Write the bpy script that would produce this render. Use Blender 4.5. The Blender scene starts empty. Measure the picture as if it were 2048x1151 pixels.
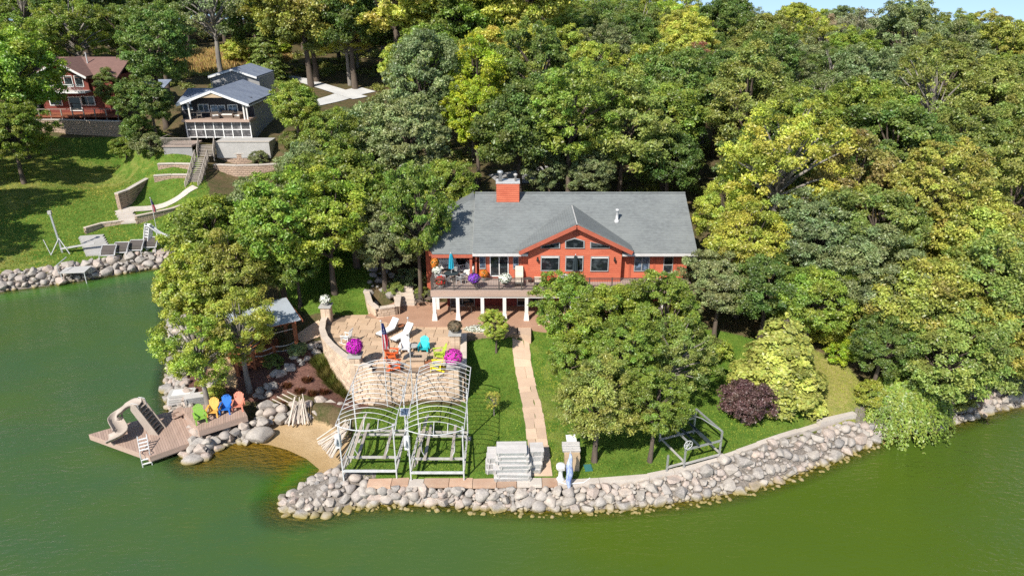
import bpy, bmesh, math, random
import numpy as np
from mathutils import Vector, Matrix

random.seed(7)
RNG = np.random.default_rng(11)
sc = bpy.context.scene
COL = sc.collection

# ------------------------------------------------------------------ camera, sky, sun, exposure
CAM_H, PITCH, FPX = 27.0, math.radians(23.0), 1400.0
cam_d = bpy.data.cameras.new('camera')
cam_d.sensor_width = 36.0
cam_d.lens = 36.0 * FPX / 2048.0
cam_d.clip_start = 0.5
cam_d.clip_end = 6000
cam = bpy.data.objects.new('camera', cam_d)
cam.location = (0, 0, CAM_H)
cam.rotation_euler = (math.pi / 2 - PITCH, 0, 0)
COL.objects.link(cam)
sc.camera = cam

SUN_EL, SUN_AZ = math.radians(44), math.radians(30)      # shadows fall 30 degrees right of straight away
sun_dir = Vector((math.sin(SUN_AZ) * math.cos(SUN_EL), math.cos(SUN_AZ) * math.cos(SUN_EL), -math.sin(SUN_EL)))
sd = bpy.data.lights.new('sun', 'SUN')
sd.energy = 5.0
sd.angle = math.radians(0.5)
sd.color = (1.0, 0.955, 0.88)
so = bpy.data.objects.new('sun', sd)
so.rotation_euler = sun_dir.to_track_quat('-Z', 'Y').to_euler()
so.location = (-40, -60, 90)
COL.objects.link(so)

w = bpy.data.worlds.new('World')
sc.world = w
w.use_nodes = True
nt = w.node_tree
sky = nt.nodes.new('ShaderNodeTexSky')
sky.sky_type = 'NISHITA'
sky.sun_disc = False
sky.sun_elevation = SUN_EL
sky.sun_rotation = math.radians(180 + 30)
sky.air_density = 1.0
sky.dust_density = 0.4
tc = nt.nodes.new('ShaderNodeTexCoord')
up = nt.nodes.new('ShaderNodeVectorMath'); up.operation = 'ADD'; up.inputs[1].default_value = (0, 0, 0.20)   # the land falls away: the sky's horizon dips below eye level
nt.links.new(tc.outputs['Generated'], up.inputs[0]); nt.links.new(up.outputs[0], sky.inputs['Vector'])
nt.links.new(sky.outputs[0], nt.nodes['Background'].inputs[0])
nt.nodes['Background'].inputs[1].default_value = 0.13
sc.view_settings.view_transform = 'Standard'
sc.view_settings.look = 'None'
sc.view_settings.gamma = 1.0
sc.view_settings.exposure = 0.46
sc.view_settings.use_curve_mapping = False
sc.render.engine = 'CYCLES'
sc.cycles.max_bounces = 6
sc.cycles.diffuse_bounces = 3
sc.cycles.glossy_bounces = 3
sc.cycles.transmission_bounces = 4
sc.cycles.transparent_max_bounces = 6
sc.cycles.use_denoising = False
sc.cycles.use_adaptive_sampling = True
sc.cycles.adaptive_threshold = 0.015

# ------------------------------------------------------------------ survey helpers
CP, SP = math.cos(PITCH), math.sin(PITCH)

def P(px, py, z):
    """the place at height z seen at a pixel of the 2048 wide photograph"""
    u = (px - 1024) / FPX
    v = (py - 575.5) / FPX
    t = (z - CAM_H) / (-SP - v * CP)
    return Vector((u * t, (CP - v * SP) * t, z))

def ZY(px, py, Y):
    """the same on an upright plane at depth Y"""
    u = (px - 1024) / FPX
    v = (py - 575.5) / FPX
    t = Y / (CP - v * SP)
    return Vector((u * t, Y, CAM_H + (-SP - v * CP) * t))

def pix(x, y, z):
    dz = z - CAM_H
    zc = y * CP - dz * SP
    return 1024 + FPX * x / zc, 575.5 - FPX * (y * SP + dz * CP) / zc, FPX / zc

# ------------------------------------------------------------------ objects
ROOT = {}

def tag(o, label=None, cat=None, group=None, kind=None):
    if label: o['label'] = label
    if cat: o['category'] = cat
    if group: o['group'] = group
    if kind: o['kind'] = kind
    return o

def thing(name, label, cat, loc=(0, 0, 0), rz=0.0, group=None, kind=None):
    o = bpy.data.objects.new(name, None)
    o.empty_display_size = 0.3
    o.location = loc
    o.rotation_euler = (0, 0, rz)
    COL.objects.link(o)
    tag(o, label, cat, group, kind)
    ROOT[o.name] = Matrix.Translation(Vector(loc)) @ Matrix.Rotation(rz, 4, 'Z')
    return o

def top_of(o):
    while o.parent: o = o.parent
    return o

def link(name, me, parent=None):
    o = bpy.data.objects.new(name, me)
    COL.objects.link(o)
    if parent: o.parent = parent
    return o

class MB:
    def __init__(s): s.v = []; s.f = []
    def add(s, vs, fs):
        n = len(s.v)
        s.v += [tuple(a) for a in vs]
        s.f += [tuple(i + n for i in f) for f in fs]
        return s
    def box(s, x0, x1, y0, y1, z0, z1):
        return s.add([(x0,y0,z0),(x1,y0,z0),(x1,y1,z0),(x0,y1,z0),(x0,y0,z1),(x1,y0,z1),(x1,y1,z1),(x0,y1,z1)],
                     [(3,2,1,0),(4,5,6,7),(0,1,5,4),(1,2,6,5),(2,3,7,6),(3,0,4,7)])
    def cbox(s, c, d, rot=None):
        m = Matrix.Translation(Vector(c)) @ (rot if rot else Matrix.Identity(4))
        h = [a / 2 for a in d]
        vs = [m @ Vector((sx*h[0], sy*h[1], sz*h[2])) for sz in (-1,1) for sx, sy in ((-1,-1),(1,-1),(1,1),(-1,1))]
        return s.add(vs, [(3,2,1,0),(4,5,6,7),(0,1,5,4),(1,2,6,5),(2,3,7,6),(3,0,4,7)])
    def beam(s, a, b, wd, ht, up=(0,0,1)):
        a, b = Vector(a), Vector(b)
        d = (b - a).normalized()
        u = Vector(up)
        if abs(d.dot(u)) > 0.98: u = Vector((0,1,0))
        r = d.cross(u).normalized(); u2 = r.cross(d)
        vs = []
        for p in (a, b):
            for i, j in ((-1,-1),(1,-1),(1,1),(-1,1)):
                vs.append(p + r*i*wd/2 + u2*j*ht/2)
        return s.add(vs, [(3,2,1,0),(4,5,6,7),(0,1,5,4),(1,2,6,5),(2,3,7,6),(3,0,4,7)])
    def tube(s, pts, r, n=6, closed=False, caps=True):
        pts = [Vector(p) for p in pts]
        k = len(pts)
        rs = r if isinstance(r, (list, tuple)) else [r] * k
        rings = []
        for i, p in enumerate(pts):
            if closed: d = pts[(i+1) % k] - pts[i-1]
            else: d = pts[min(i+1, k-1)] - pts[max(i-1, 0)]
            d.normalize()
            u = Vector((0,0,1)) if abs(d.z) < 0.9 else Vector((0,1,0))
            a = d.cross(u).normalized(); b = a.cross(d)
            rings.append([p + (a*math.cos(2*math.pi*j/n) + b*math.sin(2*math.pi*j/n)) * rs[i] for j in range(n)])
        vs = [v for R in rings for v in R]
        fs = []
        for i in range(k if closed else k-1):
            A, B = i*n, ((i+1) % k)*n
            for j in range(n):
                fs.append((A+j, A+(j+1)%n, B+(j+1)%n, B+j))
        if caps and not closed:
            fs.append(tuple(range(n-1, -1, -1))); fs.append(tuple((k-1)*n + j for j in range(n)))
        return s.add(vs, fs)
    def prism(s, poly, z0, z1):
        n = len(poly)
        zf = (lambda z, p: z(p[0], p[1]) if callable(z) else z)
        vs = [(p[0], p[1], zf(z0, p)) for p in poly] + [(p[0], p[1], zf(z1, p)) for p in poly]
        fs = [tuple(range(n-1, -1, -1)), tuple(range(n, 2*n))]
        fs += [(i, (i+1) % n, n + (i+1) % n, n + i) for i in range(n)]
        return s.add(vs, fs)
    def slab(s, poly3, t):
        """a flat polygon in space given thickness t against its normal"""
        ps = [Vector(p) for p in poly3]
        n = Vector((0,0,0))
        for i in range(len(ps)): n += (ps[i]-ps[0]).cross(ps[(i+1)%len(ps)]-ps[0])
        n.normalize(); k = len(ps)
        vs = ps + [p - n*t for p in ps]
        fs = [tuple(range(k)), tuple(range(2*k-1, k-1, -1))] + [((i+1)%k, i, k+i, k+(i+1)%k) for i in range(k)]
        return s.add(vs, fs)
    def lathe(s, prof, n=12, c=(0,0,0), sx=1, sy=1):
        c = Vector(c); k = len(prof); vs = []
        for r, z in prof:
            for j in range(n):
                a = 2*math.pi*j/n
                vs.append(c + Vector((math.cos(a)*r*sx, math.sin(a)*r*sy, z)))
        fs = [(i*n+j, i*n+(j+1)%n, (i+1)*n+(j+1)%n, (i+1)*n+j) for i in range(k-1) for j in range(n)]
        if prof[0][0] > 1e-4: fs.append(tuple(range(n-1,-1,-1)))
        if prof[-1][0] > 1e-4: fs.append(tuple((k-1)*n+j for j in range(n)))
        return s.add(vs, fs)
    def mesh(s, name, mat, smooth=False, inv=None):
        me = bpy.data.meshes.new(name)
        vs = [inv @ Vector(v) for v in s.v] if inv else s.v
        me.from_pydata([tuple(v) for v in vs], [], s.f)
        if mat: me.materials.append(MAT[mat] if isinstance(mat, str) else mat)
        if smooth: me.polygons.foreach_set('use_smooth', [True]*len(me.polygons))
        me.update()
        return me
    def build(s, name, mat, parent=None, smooth=False, local=False):
        """geometry is given in world space unless local"""
        inv = None
        if parent and not local:
            t = top_of(parent)
            inv = ROOT[t.name].inverted() if t.name in ROOT else None
        return link(name, s.mesh(name, mat, smooth, inv), parent)

def one(name, mb, mat, label, cat, group=None, smooth=False, kind=None):
    """a thing of one mesh, given in world space; its origin is set at its base"""
    xs = np.array(mb.v)
    lo = Vector(((xs[:,0].min()+xs[:,0].max())/2, (xs[:,1].min()+xs[:,1].max())/2, xs[:,2].min()))
    o = link(name, mb.mesh(name, mat, smooth, Matrix.Translation(-lo)))
    o.location = lo
    return tag(o, label, cat, group, kind)

def copy_tree(o, parent=None):
    c = o.copy()
    COL.objects.link(c)
    c.parent = parent
    for ch in list(o.children): copy_tree(ch, c)
    if o.name in ROOT: ROOT[c.name] = ROOT[o.name]
    return c

def np_mesh(name, V, quads, mat, attrs=None, tris=None):
    me = bpy.data.meshes.new(name)
    V = np.asarray(V, dtype=np.float32)
    me.vertices.add(len(V)); me.vertices.foreach_set('co', V.ravel())
    F = np.asarray(quads if tris is None else tris, dtype=np.int32)
    k = F.shape[1]
    me.loops.add(F.size); me.loops.foreach_set('vertex_index', F.ravel())
    me.polygons.add(len(F))
    me.polygons.foreach_set('loop_start', np.arange(0, F.size, k, dtype=np.int32))
    me.polygons.foreach_set('loop_total', np.full(len(F), k, dtype=np.int32))
    for nm, a in (attrs or {}).items():
        at = me.attributes.new(nm, 'FLOAT', 'POINT')
        at.data.foreach_set('value', np.asarray(a, dtype=np.float32))
    me.update(calc_edges=True)
    if mat: me.materials.append(MAT[mat])
    return me

# ------------------------------------------------------------------ materials
MAT = {}

class NT:
    def __init__(s, name):
        m = bpy.data.materials.new(name); m.use_nodes = True
        s.m = m; s.t = m.node_tree; s.b = s.t.nodes['Principled BSDF']; s.out = s.t.nodes['Material Output']
        MAT[name] = m
    def n(s, ty, **kw):
        x = s.t.nodes.new(ty)
        for k, v in kw.items(): setattr(x, k, v)
        return x
    def l(s, a, b): s.t.links.new(a, b)
    def pos(s, obj=False):
        if obj: return s.n('ShaderNodeTexCoord').outputs['Object']
        return s.n('ShaderNodeNewGeometry').outputs['Position']
    def mapped(s, co, scale):
        mp = s.n('ShaderNodeMapping'); s.l(co, mp.inputs[0]); mp.inputs['Scale'].default_value = scale
        return mp.outputs[0]
    def noise(s, co, scale, detail=4, rough=0.6):
        x = s.n('ShaderNodeTexNoise'); s.l(co, x.inputs['Vector'])
        x.inputs['Scale'].default_value = scale; x.inputs['Detail'].default_value = detail; x.inputs['Roughness'].default_value = rough
        return x.outputs['Fac']
    def ramp(s, fac, a, b, lo=0.3, hi=0.7):
        r = s.n('ShaderNodeMapRange'); s.l(fac, r.inputs[0])
        r.inputs[1].default_value = lo; r.inputs[2].default_value = hi; r.inputs[3].default_value = a; r.inputs[4].default_value = b
        return r.outputs[0]
    def mix(s, fac, a, b, mode='MIX'):
        x = s.n('ShaderNodeMix', data_type='RGBA', blend_type=mode)
        for sock, v in ((x.inputs[0], fac), (x.inputs[6], a), (x.inputs[7], b)):
            if hasattr(v, 'is_output'): s.l(v, sock)
            elif isinstance(v, (tuple, list)): sock.default_value = (*v, 1)[:4]
            else: sock.default_value = v
        return x.outputs[2]
    def math(s, op, a, b=0.5):
        x = s.n('ShaderNodeMath', operation=op)
        for i, v in enumerate((a, b)):
            if hasattr(v, 'is_output'): s.l(v, x.inputs[i])
            else: x.inputs[i].default_value = v
        return x.outputs[0]
    def attr(s, nm):
        x = s.n('ShaderNodeAttribute'); x.attribute_name = nm
        return x.outputs['Fac']
    def bump(s, h, strength=0.4, dist=0.02):
        b = s.n('ShaderNodeBump'); s.l(h, b.inputs['Height'])
        b.inputs['Strength'].default_value = strength; b.inputs['Distance'].default_value = dist
        s.l(b.outputs[0], s.b.inputs['Normal'])
        return b
    def rnd(s):
        a = s.n('ShaderNodeObjectInfo').outputs['Random']
        b = s.n('ShaderNodeNewGeometry').outputs['Random Per Island']
        return s.math('FRACT', s.math('ADD', a, b))
    def fin(s, col, rough=0.8, spec=0.3, metal=0.0):
        if hasattr(col, 'is_output'): s.l(col, s.b.inputs['Base Color'])
        else: s.b.inputs['Base Color'].default_value = (*col, 1)
        s.b.inputs['Roughness'].default_value = rough
        s.b.inputs['Specular IOR Level'].default_value = spec
        s.b.inputs['Metallic'].default_value = metal
        return s.m

def simple(name, c1, c2=None, scale=3.0, rough=0.75, bump=0.0, bscale=30, rand=0.0, spec=0.3, metal=0.0, stretch=None, obj=False):
    t = NT(name)
    co = t.pos(obj)
    if stretch: co = t.mapped(co, stretch)
    c2 = c2 or tuple(a * 0.82 for a in c1)
    col = t.mix(t.ramp(t.noise(co, scale), 0, 1), c1, c2)
    col = t.mix(t.ramp(t.noise(co, scale * 9, 3), 0.0, 0.35), col, tuple(a * 0.75 for a in c2))
    if rand:
        col = t.mix(1.0, col, t.n('ShaderNodeCombineColor').outputs[0], 'MULTIPLY') if False else col
        h = t.n('ShaderNodeHueSaturation')
        h.inputs['Saturation'].default_value = 1.0
        t.l(t.ramp(t.rnd(), 1 - rand, 1 + rand, 0, 1), h.inputs['Value'])
        t.l(col, h.inputs['Color']); col = h.outputs[0]
    if bump: t.bump(t.noise(co, bscale, 4), bump, 0.02)
    return t.fin(col, rough, spec, metal)
# ---- surface materials
simple('siding_red', (0.56, 0.160, 0.088), (0.45, 0.112, 0.062), 0.9, 0.8, 0.2, 25, stretch=(1.2, 1.2, 3), spec=0.15)
simple('trim_red', (0.44, 0.115, 0.065), None, 1.5, 0.65)
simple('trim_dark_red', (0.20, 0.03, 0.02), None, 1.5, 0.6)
simple('white_paint', (0.78, 0.77, 0.73), (0.70, 0.69, 0.66), 2.0, 0.55)
simple('white_metal', (0.62, 0.615, 0.60), (0.44, 0.435, 0.42), 4.0, 0.42, spec=0.5)
simple('aluminium', (0.55, 0.55, 0.54), (0.42, 0.42, 0.41), 5.0, 0.4, metal=0.55, spec=0.5)
simple('weathered_metal', (0.50, 0.48, 0.45), (0.36, 0.33, 0.29), 5.0, 0.55, spec=0.4)
simple('black_metal', (0.025, 0.022, 0.02), None, 4, 0.5)
simple('dark_frame', (0.09, 0.075, 0.065), None, 3, 0.6)
simple('trim_grey', (0.36, 0.36, 0.35), None, 3, 0.6)
simple('gutter', (0.62, 0.60, 0.57), None, 2, 0.5)
simple('column_white', (0.74, 0.71, 0.66), (0.66, 0.62, 0.57), 3, 0.6)
simple('fascia_tan', (0.44, 0.32, 0.25), (0.38, 0.27, 0.21), 1.2, 0.7, stretch=(0.4, 1, 4))
simple('deck_board', (0.40, 0.32, 0.27), (0.33, 0.25, 0.21), 2.0, 0.75, 0.2, 40, rand=0.12, stretch=(0.5, 3, 3))
simple('dock_board', (0.42, 0.30, 0.235), (0.36, 0.25, 0.195), 1.5, 0.72, 0.2, 40, rand=0.10, stretch=(3, 0.5, 3))
simple('terrace_stain', (0.44, 0.265, 0.175), (0.37, 0.215, 0.14), 1.1, 0.7, 0.1, 14)
simple('paver', (0.56, 0.40, 0.265), (0.48, 0.335, 0.215), 0.9, 0.85, 0.35, 18, rand=0.10)
simple('paver_joint', (0.30, 0.21, 0.14), None, 5, 0.95)
simple('wall_block', (0.60, 0.46, 0.335), (0.50, 0.375, 0.27), 1.6, 0.9, 0.7, 16, rand=0.16)
simple('wall_core', (0.26, 0.19, 0.135), None, 5, 0.95)
simple('coping', (0.62, 0.52, 0.42), (0.52, 0.43, 0.35), 2, 0.85, 0.4, 20, rand=0.08)
simple('flagstone', (0.58, 0.42, 0.29), (0.50, 0.36, 0.26), 1.5, 0.88, 0.4, 20, rand=0.14)
simple('cap_red', (0.40, 0.235, 0.15), (0.48, 0.34, 0.24), 1.2, 0.88, 0.4, 18, rand=0.2)
simple('cap_pale', (0.56, 0.50, 0.43), (0.48, 0.42, 0.36), 1.0, 0.9, 0.4, 16, rand=0.06)
simple('concrete', (0.46, 0.44, 0.41), (0.36, 0.345, 0.32), 0.7, 0.9, 0.3, 14)
simple('concrete_white', (0.62, 0.61, 0.58), (0.50, 0.49, 0.47), 0.4, 0.9, 0.2, 10)
simple('concrete_grey', (0.34, 0.33, 0.32), (0.26, 0.25, 0.245), 0.6, 0.9, 0.3, 12)
simple('timber', (0.33, 0.125, 0.055), (0.25, 0.085, 0.038), 2, 0.7, 0.3, 30, stretch=(4, 4, 0.6))
simple('timber_grey', (0.40, 0.35, 0.30), (0.30, 0.26, 0.22), 2, 0.85, 0.3, 30, rand=0.12)
simple('timber_red', (0.30, 0.10, 0.05), (0.22, 0.075, 0.04), 2, 0.8, 0.3, 30)
simple('bark', (0.15, 0.115, 0.085), (0.075, 0.058, 0.045), 6, 0.95, 0.8, 24, stretch=(1, 1, 0.3), obj=True)
simple('bark_pale', (0.30, 0.27, 0.23), (0.16, 0.14, 0.12), 6, 0.95, 0.6, 24, stretch=(1, 1, 0.3), obj=True)
simple('chute_beige', (0.40, 0.335, 0.275), (0.34, 0.28, 0.23), 2, 0.5, spec=0.4)
simple('grey_plastic', (0.52, 0.50, 0.47), (0.45, 0.43, 0.40), 2, 0.55)
simple('dock_panel', (0.60, 0.565, 0.53), (0.50, 0.47, 0.44), 2, 0.6, rand=0.08)
simple('pole_pale', (0.60, 0.52, 0.43), (0.46, 0.39, 0.32), 3, 0.7, rand=0.16, obj=True)
simple('roof_blue_metal', (0.42, 0.46, 0.50), (0.36, 0.39, 0.42), 1.5, 0.4, spec=0.5)
simple('roof_brown', (0.21, 0.12, 0.095), (0.16, 0.09, 0.075), 2, 0.9, 0.4, 22)
simple('siding_grey', (0.20, 0.195, 0.19), (0.165, 0.16, 0.16), 0.8, 0.75, stretch=(0.5, 0.5, 6))
simple('siding_light_grey', (0.33, 0.325, 0.315), (0.28, 0.275, 0.27), 0.8, 0.75, stretch=(0.5, 0.5, 6))
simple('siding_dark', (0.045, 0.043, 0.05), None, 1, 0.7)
simple('siding_house_red', (0.22, 0.055, 0.036), (0.17, 0.042, 0.03), 0.8, 0.75, stretch=(0.5, 0.5, 6))
simple('wicker', (0.20, 0.15, 0.115), (0.13, 0.095, 0.07), 14, 0.8)
simple('cushion_beige', (0.66, 0.57, 0.45), (0.60, 0.51, 0.40), 3, 0.9)
simple('cushion_white', (0.80, 0.77, 0.72), (0.72, 0.69, 0.64), 3, 0.9)
simple('cushion_grey', (0.36, 0.37, 0.38), None, 3, 0.9)
simple('terracotta', (0.42, 0.15, 0.07), None, 3, 0.85)
simple('ceramic_white', (0.74, 0.72, 0.68), None, 3, 0.4)
simple('fire_table_stone', (0.52, 0.38, 0.26), None, 2, 0.85, 0.3, 20)
simple('ember_black', (0.02, 0.02, 0.02), (0.16, 0.15, 0.14), 9, 0.8)
simple('rope', (0.62, 0.56, 0.47), None, 8, 0.9)
simple('canvas_turquoise', (0.02, 0.34, 0.46), None, 3, 0.8)
simple('canvas_dark', (0.03, 0.045, 0.05), None, 3, 0.85)
simple('canvas_blue', (0.03, 0.09, 0.34), (0.5, 0.55, 0.62), 3.5, 0.75, stretch=(2, 2, 0.8))
simple('utility_green', (0.05, 0.19, 0.17), None, 3, 0.6)
simple('tan_box', (0.50, 0.37, 0.235), None, 2, 0.8)
simple('tyre_black', (0.018, 0.018, 0.018), None, 3, 0.7)
for nm, c in dict(orange_plastic=(0.72, 0.125, 0.03), yellow_plastic=(0.80, 0.66, 0.03), lime_plastic=(0.50, 0.62, 0.07), turquoise_plastic=(0.02, 0.52, 0.55),
                  white_plastic=(0.80, 0.79, 0.76), green_plastic=(0.26, 0.47, 0.07), amber_plastic=(0.80, 0.43, 0.09), blue_plastic=(0.015, 0.16, 0.58),
                  salmon_plastic=(0.72, 0.26, 0.17)).items():
    simple(nm, c, tuple(a * 0.88 for a in c), 2, 0.5, spec=0.35)
for nm, c, c2 in (('flower_purple', (0.55, 0.015, 0.42), (0.36, 0.01, 0.30)), ('flower_pink', (0.66, 0.06, 0.42), (0.48, 0.03, 0.33)),
                  ('flower_white', (0.78, 0.76, 0.70), (0.5, 0.52, 0.40)), ('flower_orange', (0.72, 0.15, 0.02), (0.55, 0.22, 0.03)),
                  ('flower_red', (0.60, 0.03, 0.03), (0.42, 0.05, 0.03)), ('flower_violet', (0.22, 0.05, 0.48), (0.15, 0.03, 0.34)),
                  ('leaf_dry', (0.10, 0.08, 0.05), (0.16, 0.12, 0.07))):
    t = NT(nm)
    t.fin(t.mix(t.rnd(), c, c2), 0.7, 0.2)

def roof_mat(name, a, b, c):
    t = NT(name)
    co = t.pos()
    n1 = t.noise(t.mapped(co, (3.2, 5.5, 5.5)), 1.0, 2, 0.5)
    n2 = t.noise(t.mapped(co, (0.5, 0.9, 0.9)), 1.0, 4, 0.6)
    col = t.mix(t.ramp(n1, 0, 1, 0.35, 0.65), a, b)
    col = t.mix(t.ramp(n2, 0, 0.8, 0.40, 0.70), col, c)
    wv = t.n('ShaderNodeTexWave', wave_type='BANDS', bands_direction='Z', wave_profile='SAW')
    wv.inputs['Scale'].default_value = 3.6; wv.inputs['Distortion'].default_value = 0.3; wv.inputs['Detail'].default_value = 1
    t.l(co, wv.inputs['Vector'])
    col = t.mix(t.ramp(wv.outputs['Fac'], 0.32, 0.0, 0.0, 0.35), col, tuple(x*.55 for x in b))
    h = t.math('ADD', t.math('MULTIPLY', wv.outputs['Fac'], 0.8), t.math('MULTIPLY', n1, 0.6))
    t.bump(h, 0.6, 0.02)
    t.fin(col, 0.92, 0.2)
roof_mat('roof_shingle', (0.178, 0.190, 0.184), (0.140, 0.148, 0.145), (0.200, 0.212, 0.203))
roof_mat('roof_shingle_skylit', (0.21, 0.24, 0.30), (0.15, 0.17, 0.215), (0.25, 0.28, 0.33))  # blue of the skylight put into the shingle colour

def glass_mat(name, c, rough=0.04):
    t = NT(name)
    co = t.pos()
    col = t.mix(t.ramp(t.noise(t.mapped(co, (1.4, 1, 1.8)), 1.6, 3), 0, 1, 0.5, 0.68), c, tuple(a * 3.2 + 0.02 for a in c))
    t.fin(col, rough, 0.7)
glass_mat('glass', (0.012, 0.016, 0.018))
glass_mat('glass_blue', (0.05, 0.07, 0.10))
glass_mat('screen', (0.05, 0.046, 0.045), 0.5)

# stacked block walls too far off to count their blocks
t = NT('far_block')
co = t.pos()
bk = t.n('ShaderNodeTexBrick')
mp = t.n('ShaderNodeMapping'); mp.inputs['Rotation'].default_value = (math.pi/2, 0, 0); t.l(co, mp.inputs[0])
t.l(mp.outputs[0], bk.inputs['Vector'])
bk.inputs['Scale'].default_value = 1.0
bk.inputs['Brick Width'].default_value = 0.5; bk.inputs['Row Height'].default_value = 0.24; bk.inputs['Mortar Size'].default_value = 0.025
bk.inputs['Color1'].default_value = (0.50, 0.36, 0.26, 1); bk.inputs['Color2'].default_value = (0.40, 0.28, 0.20, 1); bk.inputs['Mortar'].default_value = (0.16, 0.11, 0.08, 1)
t.bump(t.math('SUBTRACT', 1.0, bk.outputs['Fac']), 0.8, 0.05)
t.fin(t.mix(t.ramp(t.noise(co, 1.3), 0, 0.5), bk.outputs['Color'], (0.34, 0.26, 0.20)), 0.92, 0.2)

# stones: grey, pink and tan by stone; green-yellow weed on what stands in the water
t = NT('stone')
co = t.pos()
r = t.rnd()
cr = t.n('ShaderNodeValToRGB'); t.l(r, cr.inputs[0])
els = cr.color_ramp.elements
els[0].color = (0.34, 0.31, 0.275, 1); els[1].position = 1.0; els[1].color = (0.50, 0.41, 0.33, 1)
for p_, c_ in ((0.18, (0.44, 0.385, 0.315)), (0.33, (0.235, 0.22, 0.205)), (0.5, (0.48, 0.41, 0.335)), (0.66, (0.375, 0.34, 0.30)), (0.82, (0.44, 0.335, 0.27))):
    e = els.new(p_); e.color = (*c_, 1)
cr.color_ramp.interpolation = 'LINEAR'
oc = t.pos(True)
col = t.mix(t.ramp(t.noise(co, 2.6, 5), 0.0, 0.75), cr.outputs[0], (0.20, 0.18, 0.165))
col = t.mix(t.ramp(t.noise(co, 14, 4), 0, 0.4, 0.45, 0.75), col, (0.62, 0.56, 0.50))
sx = t.n('ShaderNodeSeparateXYZ'); t.l(co, sx.inputs[0])
hz = t.math('ADD', sx.outputs[2], t.math('MULTIPLY', t.math('SUBTRACT', t.noise(co, 1.7, 3), 0.5), 0.35))
col = t.mix(t.ramp(hz, 0.85, 0.0, 0.04, 0.30), col, (0.24, 0.185, 0.045))
t.bump(t.noise(co, 9, 5, 0.65), 0.55, 0.04)
t.fin(col, 0.88, 0.25)

# leaves: the tree's own colour (object colour) varied leaf by leaf and spray by spray
def leaf_mat(name, trans=0.34, rough=0.45):
    t = NT(name)
    oi = t.n('ShaderNodeObjectInfo')
    tint = t.attr('tint'); hue = t.attr('hue')
    h = t.n('ShaderNodeHueSaturation')
    t.l(t.ramp(hue, 0.455, 0.522, 0, 1), h.inputs['Hue'])
    h.inputs['Saturation'].default_value = 1.0
    t.l(t.ramp(tint, 0.55, 1.85, 0, 1), h.inputs['Value'])
    t.l(oi.outputs['Color'], h.inputs['Color'])
    col = h.outputs[0]
    t.l(col, t.b.inputs['Base Color'])
    t.b.inputs['Roughness'].default_value = rough
    t.b.inputs['Specular IOR Level'].default_value = 0.6
    tr = t.n('ShaderNodeBsdfTranslucent')
    t.l(t.mix(1.0, col, (1.15, 1.25, 0.55), 'MULTIPLY'), tr.inputs[0])
    mx = t.n('ShaderNodeMixShader'); mx.inputs[0].default_value = trans
    t.l(t.b.outputs[0], mx.inputs[1]); t.l(tr.outputs[0], mx.inputs[2])
    t.l(mx.outputs[0], t.out.inputs[0])
leaf_mat('leaf')
leaf_mat('leaf_waxy', 0.18, 0.45)
leaf_mat('grass_blade', 0.3, 0.9)
MAT['grass_blade'].node_tree.nodes['Principled BSDF'].inputs['Specular IOR Level'].default_value = 0.05

# ground: what grows or lies where
t = NT('ground')
co = t.pos()
n_big = t.noise(co, 0.16, 4); n_mid = t.noise(co, 0.9, 5); n_fine = t.noise(co, 7.0, 4, 0.7); n_tuft = t.noise(t.mapped(co, (1, 1, 0.2)), 26.0, 3, 0.7)
grass = t.mix(t.ramp(n_mid, 0, 1, 0.34, 0.66), (0.060, 0.135, 0.014), (0.135, 0.205, 0.030))
grass = t.mix(t.ramp(n_fine, 0, 0.7, 0.42, 0.70), grass, (0.034, 0.085, 0.010))
grass = t.mix(t.ramp(n_tuft, 0, 0.55, 0.5, 0.72), grass, (0.185, 0.260, 0.055))
dryg = t.mix(t.ramp(n_fine, 0, 1, 0.35, 0.65), (0.205, 0.205, 0.045), (0.34, 0.285, 0.105))
dn = t.math('ADD', t.math('ADD', t.attr('dry'), t.math('MULTIPLY', t.math('SUBTRACT', n_big, 0.5), 0.9)), t.math('MULTIPLY', t.math('SUBTRACT', n_mid, 0.5), 1.1))
lawn = t.mix(t.ramp(dn, 0, 0.95, 0.25, 0.85), grass, dryg)
litter = t.mix(t.ramp(n_mid, 0, 1, 0.35, 0.65), (0.115, 0.078, 0.042), (0.050, 0.062, 0.018))
litter = t.mix(t.ramp(n_fine, 0, 0.7, 0.45, 0.7), litter, (0.19, 0.135, 0.075))
sand = t.mix(t.ramp(n_mid, 0, 1, 0.35, 0.7), (0.50, 0.36, 0.205), (0.40, 0.275, 0.145))
sand = t.mix(t.ramp(n_fine, 0, 0.35, 0.5, 0.72), sand, (0.29, 0.19, 0.10))
sx = t.n('ShaderNodeSeparateXYZ'); t.l(co, sx.inputs[0])
sand = t.mix(t.ramp(sx.outputs[2], 0.85, 0.0, -0.05, 0.14), sand, (0.33, 0.215, 0.085))
mulch = t.mix(t.ramp(n_fine, 0, 1, 0.35, 0.65), (0.185, 0.095, 0.070), (0.085, 0.042, 0.034))
mulch = t.mix(t.ramp(n_tuft, 0, 0.6, 0.55, 0.72), mulch, (0.30, 0.19, 0.145))
def sharp(a, amt=0.5): return t.ramp(t.math('ADD', a, t.math('MULTIPLY', t.math('SUBTRACT', n_fine, 0.5), amt)), 0, 1, 0.40, 0.60)
gravel = t.mix(t.ramp(n_fine, 0, 1, 0.4, 0.6), (0.27, 0.235, 0.20), (0.15, 0.13, 0.11))
col = t.mix(sharp(t.attr('lawn'), 0.7), litter, lawn)
col = t.mix(sharp(t.attr('rock'), 0.4), col, gravel)
col = t.mix(sharp(t.attr('mulch')), col, mulch)
col = t.mix(sharp(t.attr('sand')), col, sand)
t.bump(t.math('ADD', n_tuft, n_fine), 0.75, 0.06)
t.fin(col, 0.95, 0.12)

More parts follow.
